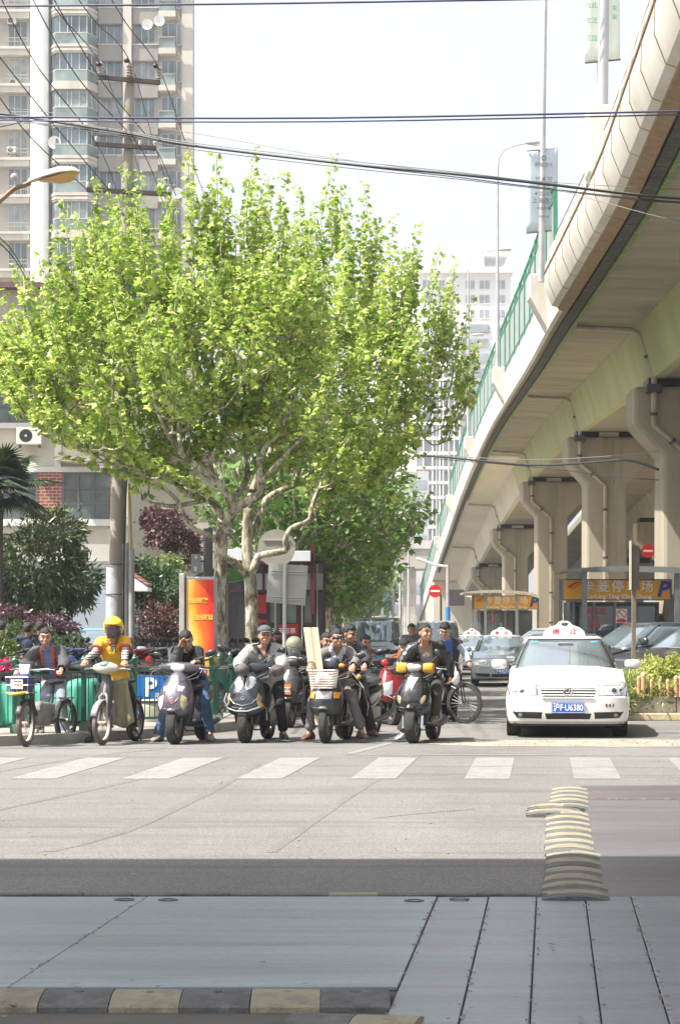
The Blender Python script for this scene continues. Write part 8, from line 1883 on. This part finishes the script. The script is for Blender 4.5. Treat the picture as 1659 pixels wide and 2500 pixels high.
m = MB(); m.bb(xx(548),xx(762),-.46,-.40,zz(1379),zz(1371)); m.bb(xx(757),xx(768),-.4,.2,zz(1500),zz(1330))
for x in (553, 600, 640, 726, 760, 788): m.bb(xx(x),xx(x+6),-.06,.0,0,zz(1377))
m.bb(xx(553),xx(792),-.05,.01,zz(1446),zz(1440)); m.build('frame', mrn, st)
m = MB(); m.bb(xx(600),xx(792),-.04,.0,zz(1440),zz(1400)); m.build('fascia_board', pm('stall_fascia', (.33,.35,.37), .5, var=.1), st)
redp_m = pm('poster_red', (.30,.015,.02), .45, var=.15)
for (a, b, c, d_) in ((628,650,1452,1498),(628,652,1512,1520),(678,728,1524,1550)): m = MB(); m.bb(xx(a),xx(b),-.075,-.062,zz(d_),zz(c)); m.build('red_poster', redp_m, st)
text('poster_text', '天天彩票', .14, twh, st, (xx(692),-.082,zz(1541)), ext=.002)
for x in (660, 700, 742): 
    m = MB(); m.bb(xx(x),xx(x+22),-.03,-.015,zz(1520),zz(1455)); m.build('window_pane', wgo, st)
m = MB(); 
for x in (735, 772): m.bb(xx(x),xx(x+3),-.08,-.05,0,zz(1378))
m.build('pale_post', alud, st)
# ---- blue parking board, drum, tarpaulins, flowers behind the railing
D = 33.6; k = D/F; bb_ = thing('parking_board', (GX(372,D), D, .13), 'blue board with a big white P leaning behind the green railing', 'sign'); xx = lambda x: GX(x,D)-GX(372,D); zz = lambda y: CH+(HY-y)*k-.13
MB().bb(xx(334), xx(411), 0, .03, .05, zz(1649)).build('board', pm('board_blue', (.01,.13,.48), .45, var=.08), bb_, bevel=.004)
text('board_text', 'P', .40, twh, bb_, (xx(366),-.006,zz(1680)), bold=.012); text('board_text', '停车', .10, twh, bb_, (xx(392),-.006,zz(1700)))
D = 33.0; dm = thing('round_drum', (GX(371,D), D, .13), 'cream round drum standing behind the railing below the blue board', 'drum'); m = MB(); m.loft([ring((0,0,z), r_, r_, 2, 24) for z, r_ in ((0,.19),(.04,.20),(.20,.21),(.30,.19),(.335,.15),(.34,.05))]); m.build('drum_body', pm('drum_cream', (.42,.40,.32), .6, var=.15), dm, smooth=True, ang=60)
m = MB(); m.rev((0,0,.30), [(.185,0),(.215,0),(.215,.02),(.185,.02)], 'Z', 24); m.build('drum_rim', black, dm)
tarp = pm('tarp_teal', (.045,.27,.19), .6, var=.22, scale=3, bump=.4, bscale=7)
def tarp_heap(x0, x1, D, ztop, label, sd, dep=.9):
    c = GX((x0+x1)/2, D); hw = (x1-x0)/2*D/F; root = thing('tarpaulin', (c, D, .13), label, 'tarpaulin', 'teal tarpaulins behind the railing'); rows = []
    for v in np.linspace(0, 1, 14):
        row = []
        for u in np.linspace(-1, 1, 26):
            h = ztop*(1-abs(u)**6*.5)
            if v < .5: y = -dep/2-.05*math.sin(9*u+sd)*(1-2*v)-.10*(1-2*v); z = h*(v*2)**.8
            else: y = -dep/2+dep*(v-.5)*2; z = h+.03*noise.noise(Vector((u*3+sd, v*4, 0)))
            row.append(Vector((u*hw*(1+.04*math.sin(7*v)), y+.03*noise.noise(Vector((u*5, v*3, sd))), max(.0, z))))
        rows.append(row)
    m = MB(); m.grid(rows); m.build('sheet', tarp, root, smooth=True, solid=.01, ang=180)
    m = MB(); m.bb(-hw*.92, hw*.92, -dep/2+.04, dep/2-.04, 0, ztop*.9); m.build('covered_goods', black, root); return root
tarp_heap(-60, 60, 31.3, .62, 'teal tarpaulin at the left edge under the pink flowers', 1.0)
tarp_heap(160, 245, 31.9, .66, 'teal tarpaulin between the two leftmost bicycles', 4.0)
tarp_heap(62, 158, 32.6, .58, 'teal tarpaulin behind the leftmost rider', 7.5)
cloud('potted_flowers', 'magenta flowers on top of the left teal tarpaulin', 'flowers', [E(10,1632,31.2,52,.3,20)], 900, .06, leafmat('magenta_petal', (.45,.01,.10), (.75,.04,.20), .2), base=Vector((GX(10,31.2),31.2,.75)), nclump=40, shell=.1)
pk_b = bicycle('bicycle parked behind the railing beside the mauve scooter', (500,1722,34.2), R(70), Rw=.33, steer=R(10)); pk_b.location.z = .13
m = MB(); m.loft([ring((0,-.12,z), a, a*.7, 3, 18) for z, a in ((.72,.09),(.95,.14),(.96,.13),(.75,.08))]); m.build('yellow_basket', ym, pk_b, smooth=True, ang=50)
# ---- parking kiosks
ora = pm('sign_orange', (.74,.36,.02), .4, var=.06); pblue = pm('p_blue', (.02,.05,.33), .4, var=0); kgrey = pm('kiosk_frame', (.20,.22,.24), .45, .4, var=.15); kroof = pm('kiosk_roof', (.22,.23,.225), .6, .2, var=.2, scale=1); kglass = pm('kiosk_glass', (.06,.075,.08), .1, .1, var=.6, scale=1.2, coat=1)
def kiosk(xs0, xs1, y0, y1, D, rx0, rx1, ry0, ry1, label, posts, roofm=kroof):
    k = D/F; cx_ = (xs0+xs1)/2; root = thing('parking_kiosk', (GX(cx_,D), D, 0), label, 'kiosk', 'parking attendant kiosks under the flyover'); xx = lambda x: (x-cx_)*k; zz = lambda y: CH+(HY-y)*k
    MB().bb(xx(xs0), xx(xs1), -.12, .12, zz(y1), zz(y0)).build('sign_box', kgrey, root, bevel=.02)
    s = MB(); e = (xs1-xs0)*k*.012; s.bb(xx(xs0)+e, xx(xs1)-e, -.135, -.122, zz(y1)+e, zz(y0)-e); sg = s.build('sign_face', ora, root)
    Wd = (xs1-xs0)*k; Hs = (y1-y0)*k; zc = (zz(y0)+zz(y1))/2; zb = zz(y1)
    for c, f in zip('卡菱停车场', (-.26,-.125,.01,.145,.28)): text('sign_text', c, Hs*.60, twh, sg, (Wd*f,-.14,zb+Hs*.62), bold=Hs*.004, ext=.003)
    text('sign_text', 'CarLing Ting Che Chang', Hs*.26, twh, sg, (Wd*.015,-.14,zb+Hs*.18), fit=Wd*.62, bold=Hs*.006, ext=.003)
    text('sign_text', 'P', Hs*.98, pblue, sg, (Wd*.42,-.14,zb+Hs*.50), bold=Hs*.04, shear=.25, ext=.003)
    m = MB(); m.tube([(Wd*-.46,-.14,zb+Hs*.62),(Wd*-.43,-.14,zb+Hs*.66),(Wd*-.37,-.14,zb+Hs*.84),(Wd*-.32,-.14,zb+Hs*.86)], [.012*Wd/2.8,.03*Wd/2.8,.022*Wd/2.8,.008*Wd/2.8], 6); m.tube([(Wd*-.45,-.14,zb+Hs*.62),(Wd*-.40,-.14,zb+Hs*.56),(Wd*-.36,-.14,zb+Hs*.70),(Wd*-.335,-.14,zb+Hs*.84)], [.008*Wd/2.8,.018*Wd/2.8,.012*Wd/2.8,.008*Wd/2.8], 6); m.build('sign_logo', tred, sg)
    m = MB(); rs = []
    for t in np.linspace(0, 1, 11): x = xx(rx0)+(xx(rx1)-xx(rx0))*t; z = zz(ry1)+(zz(ry0)-zz(ry1))*math.sin(PI*(.1+.9*min(1,t*1.0)))**.5*(1 if t < .5 else .95); bk = .42 if D < 60 else 1.9; rs.append([Vector((x,-.7,z-.10*min(1,t*4+.1))), Vector((x,bk,z-.05)), Vector((x,bk,z+.03)), Vector((x,-.7,z+.02))])
    m.loft(rs); m.build('roof', roofm, root)
    m = MB()
    for p in posts: m.bb(xx(p)-.05, xx(p)+.05, -.62, -.52, 0, zz(ry0)-.1)
    m.bb(xx(xs0)-.05, xx(xs0)+.02, .1, .2, 0, zb+Hs); m.bb(xx(xs1)-.02, xx(xs1)+.06, .1, .2, 0, zb+Hs); m.build('post', kgrey, root)
    m = MB(); m.bb(xx(xs0)+.2, xx(xs1)-.2, .16, 1.6, .0, zb-.03); m.build('cabin', pm('kiosk_cabin', (.07,.075,.08), .5, var=.3), root)
    n = 4
    for q in range(n):
        a = xx(xs0)+.25+(Wd-.5)*q/n; m = MB(); m.bb(a+.04, a+(Wd-.5)/n-.04, .12, .15, .95, zb-.12); m.build('window', kglass, root)
        m = MB(); m.bb(a-.03, a+.03, .10, .16, 0, zb-.03); m.build('mullion', kgrey, root)
    m = MB(); m.bb(xx(xs0)+.2, xx(xs1)-.2, .10, .15, .0, .93); m.build('lower_panel', pm('kiosk_panel', (.30,.32,.32), .6, var=.1), root)
    return root, xx, zz, Wd, zb
r_, xx, zz, Wd, zb = kiosk(1370, 1633, 1414, 1466, 44.9, 1358, 1760, 1386, 1410, 'large parking kiosk with an orange sign and blue P behind the dark post', (1417, 1640))
n_ = MB(); n_.bb(xx(1503),xx(1530),.085,.095,zz(1521),zz(1486)); nt_ = n_.build('notice', twh, r_); m = MB(); m.rev((xx(1516.5),.08,zz(1500)), [(.085,0),(.10,0),(.10,-.004),(.085,-.004)], 'Y', 24); m.tube([(xx(1516.5)-.06,.078,zz(1500)+.06),(xx(1516.5)+.06,.078,zz(1500)-.06)], .009, 5); m.bb(xx(1505),xx(1528),.078,.084,zz(1519),zz(1512)); m.build('red_mark', tred, nt_)
text('window_text', '收费标准', .14, tred, r_, (xx(1447),.10,zz(1494)), ext=.002); text('window_text', '停车', .12, tred, r_, (xx(1451),.10,zz(1514)), ext=.002); text('window_text', '收费', .12, tred, r_, (xx(1451),.10,zz(1529)), ext=.002)
r_, xx, zz, Wd, zb = kiosk(1154, 1311, 1454, 1488, 86, 1128, 1312, 1442, 1456, 'small parking kiosk with an orange sign further back under the flyover', (1181, 1257), pm('kiosk_roof_tan', (.40,.36,.28), .6, var=.15))
text('window_text', '收费标准', .14, tred, r_, (xx(1197),.10,zz(1502)), ext=.002); text('window_text', '停车', .14, tred, r_, (xx(1201),.10,zz(1516)), ext=.002)
# ---- dark post with an edge-on sign in the planter
D = 37.6; k = D/F; dp = thing('edge_on_sign', (GX(1545,D), D, .13), 'weathered wooden post with a dark sign panel seen edge-on in the hedge', 'sign post'); zz = lambda y: CH+(HY-y)*k-.13
MB().bb(-.036,.036,-.03,.03,0,zz(1345)).build('post', pm('weathered_wood', (.23,.19,.13), .8, var=.3, scale=6, stretch=(1,1,.15), bump=.4, bscale=30), dp, bevel=.006)
MB().bb(-.07,.06,-.28,-.05,zz(1440),zz(1335)).build('sign_panel', pm('panel_dark_brown', (.05,.04,.03), .6, var=.3), dp); MB().bb(-.085,-.072,-.29,-.04,zz(1440),zz(1321)).build('panel_edge', pm('panel_edge_light', (.40,.36,.30), .6), dp)
# ---- far poles, wires and small things at the end of the street
for (x, y, D, lab) in ((996,1330,170,'slim pale pole far down the street, right of its neighbours'),(958,1352,190,'slim pale pole far down the street beside the far overpass'),(976,1375,150,'short dark utility pole far down the street')):
    r_ = thing('distant_pole', (GX(x,D), D, 0), lab, 'pole', 'poles far down the street'); h = CH+(HY-y)*D/F; MB().cyl((0,0,0),(0,0,h),.13,.09,8).build('shaft', pole_m, r_)
    m = MB(); m.tube([(0,0,h),(-.9,0,h+.35),(-1.6,0,h+.4)] if D != 150 else [(-1,0,h-.3),(1,0,h-.3)], .06, 5); m.build('arm', dgrey, r_)
g_ = thing('gantry_sign', (GX(932,175), 175, 0), 'grid framed sign gantry far down the street', 'sign'); m = MB(); zt = CH+(HY-1398)*175/F
for q in range(5): m.bb(-1.2+q*.6-.03,-1.2+q*.6+.03,-.05,.05,zt-1.4,zt+.9); 
for q in range(4): m.bb(-1.2,1.2,-.05,.05,zt-1.3+q*.7,zt-1.24+q*.7)
m.bb(-.1,.1,.0,.2,0,zt-1.3); m.build('frame', steel, g_); MB().bb(-.9,.5,-.02,.04,zt-2.6,zt-1.45).build('blue_panel', pm('gantry_blue', (.02,.10,.30), .5), g_)
# ---- haze
HZ_ON = True
if HZ_ON:
    mh = bpy.data.materials.new('haze_air'); mh.use_nodes = True; n = mh.node_tree.nodes; n.remove(n['Principled BSDF']); v = n.new('ShaderNodeVolumePrincipled')
    v.inputs['Color'].default_value = (.93,.95,1,1); v.inputs['Density'].default_value = .0006; v.inputs['Anisotropy'].default_value = .45
    mh.node_tree.links.new(v.outputs[0], n['Material Output'].inputs['Volume'])
    m = MB(); m.bb(-250, 250, -45, 470, -1, 82); hz = m.build('haze', mh); tag(hz, 'thin pale haze in the air over the street', 'haze', None, 'stuff')
def _label_check():
    for o in bpy.data.objects:
        if o.get('label') and not (4 <= len(o['label'].replace('-', ' ').split()) <= 16): print('LABEL', len(o['label'].split()), o.name, o['label'])
_label_check()
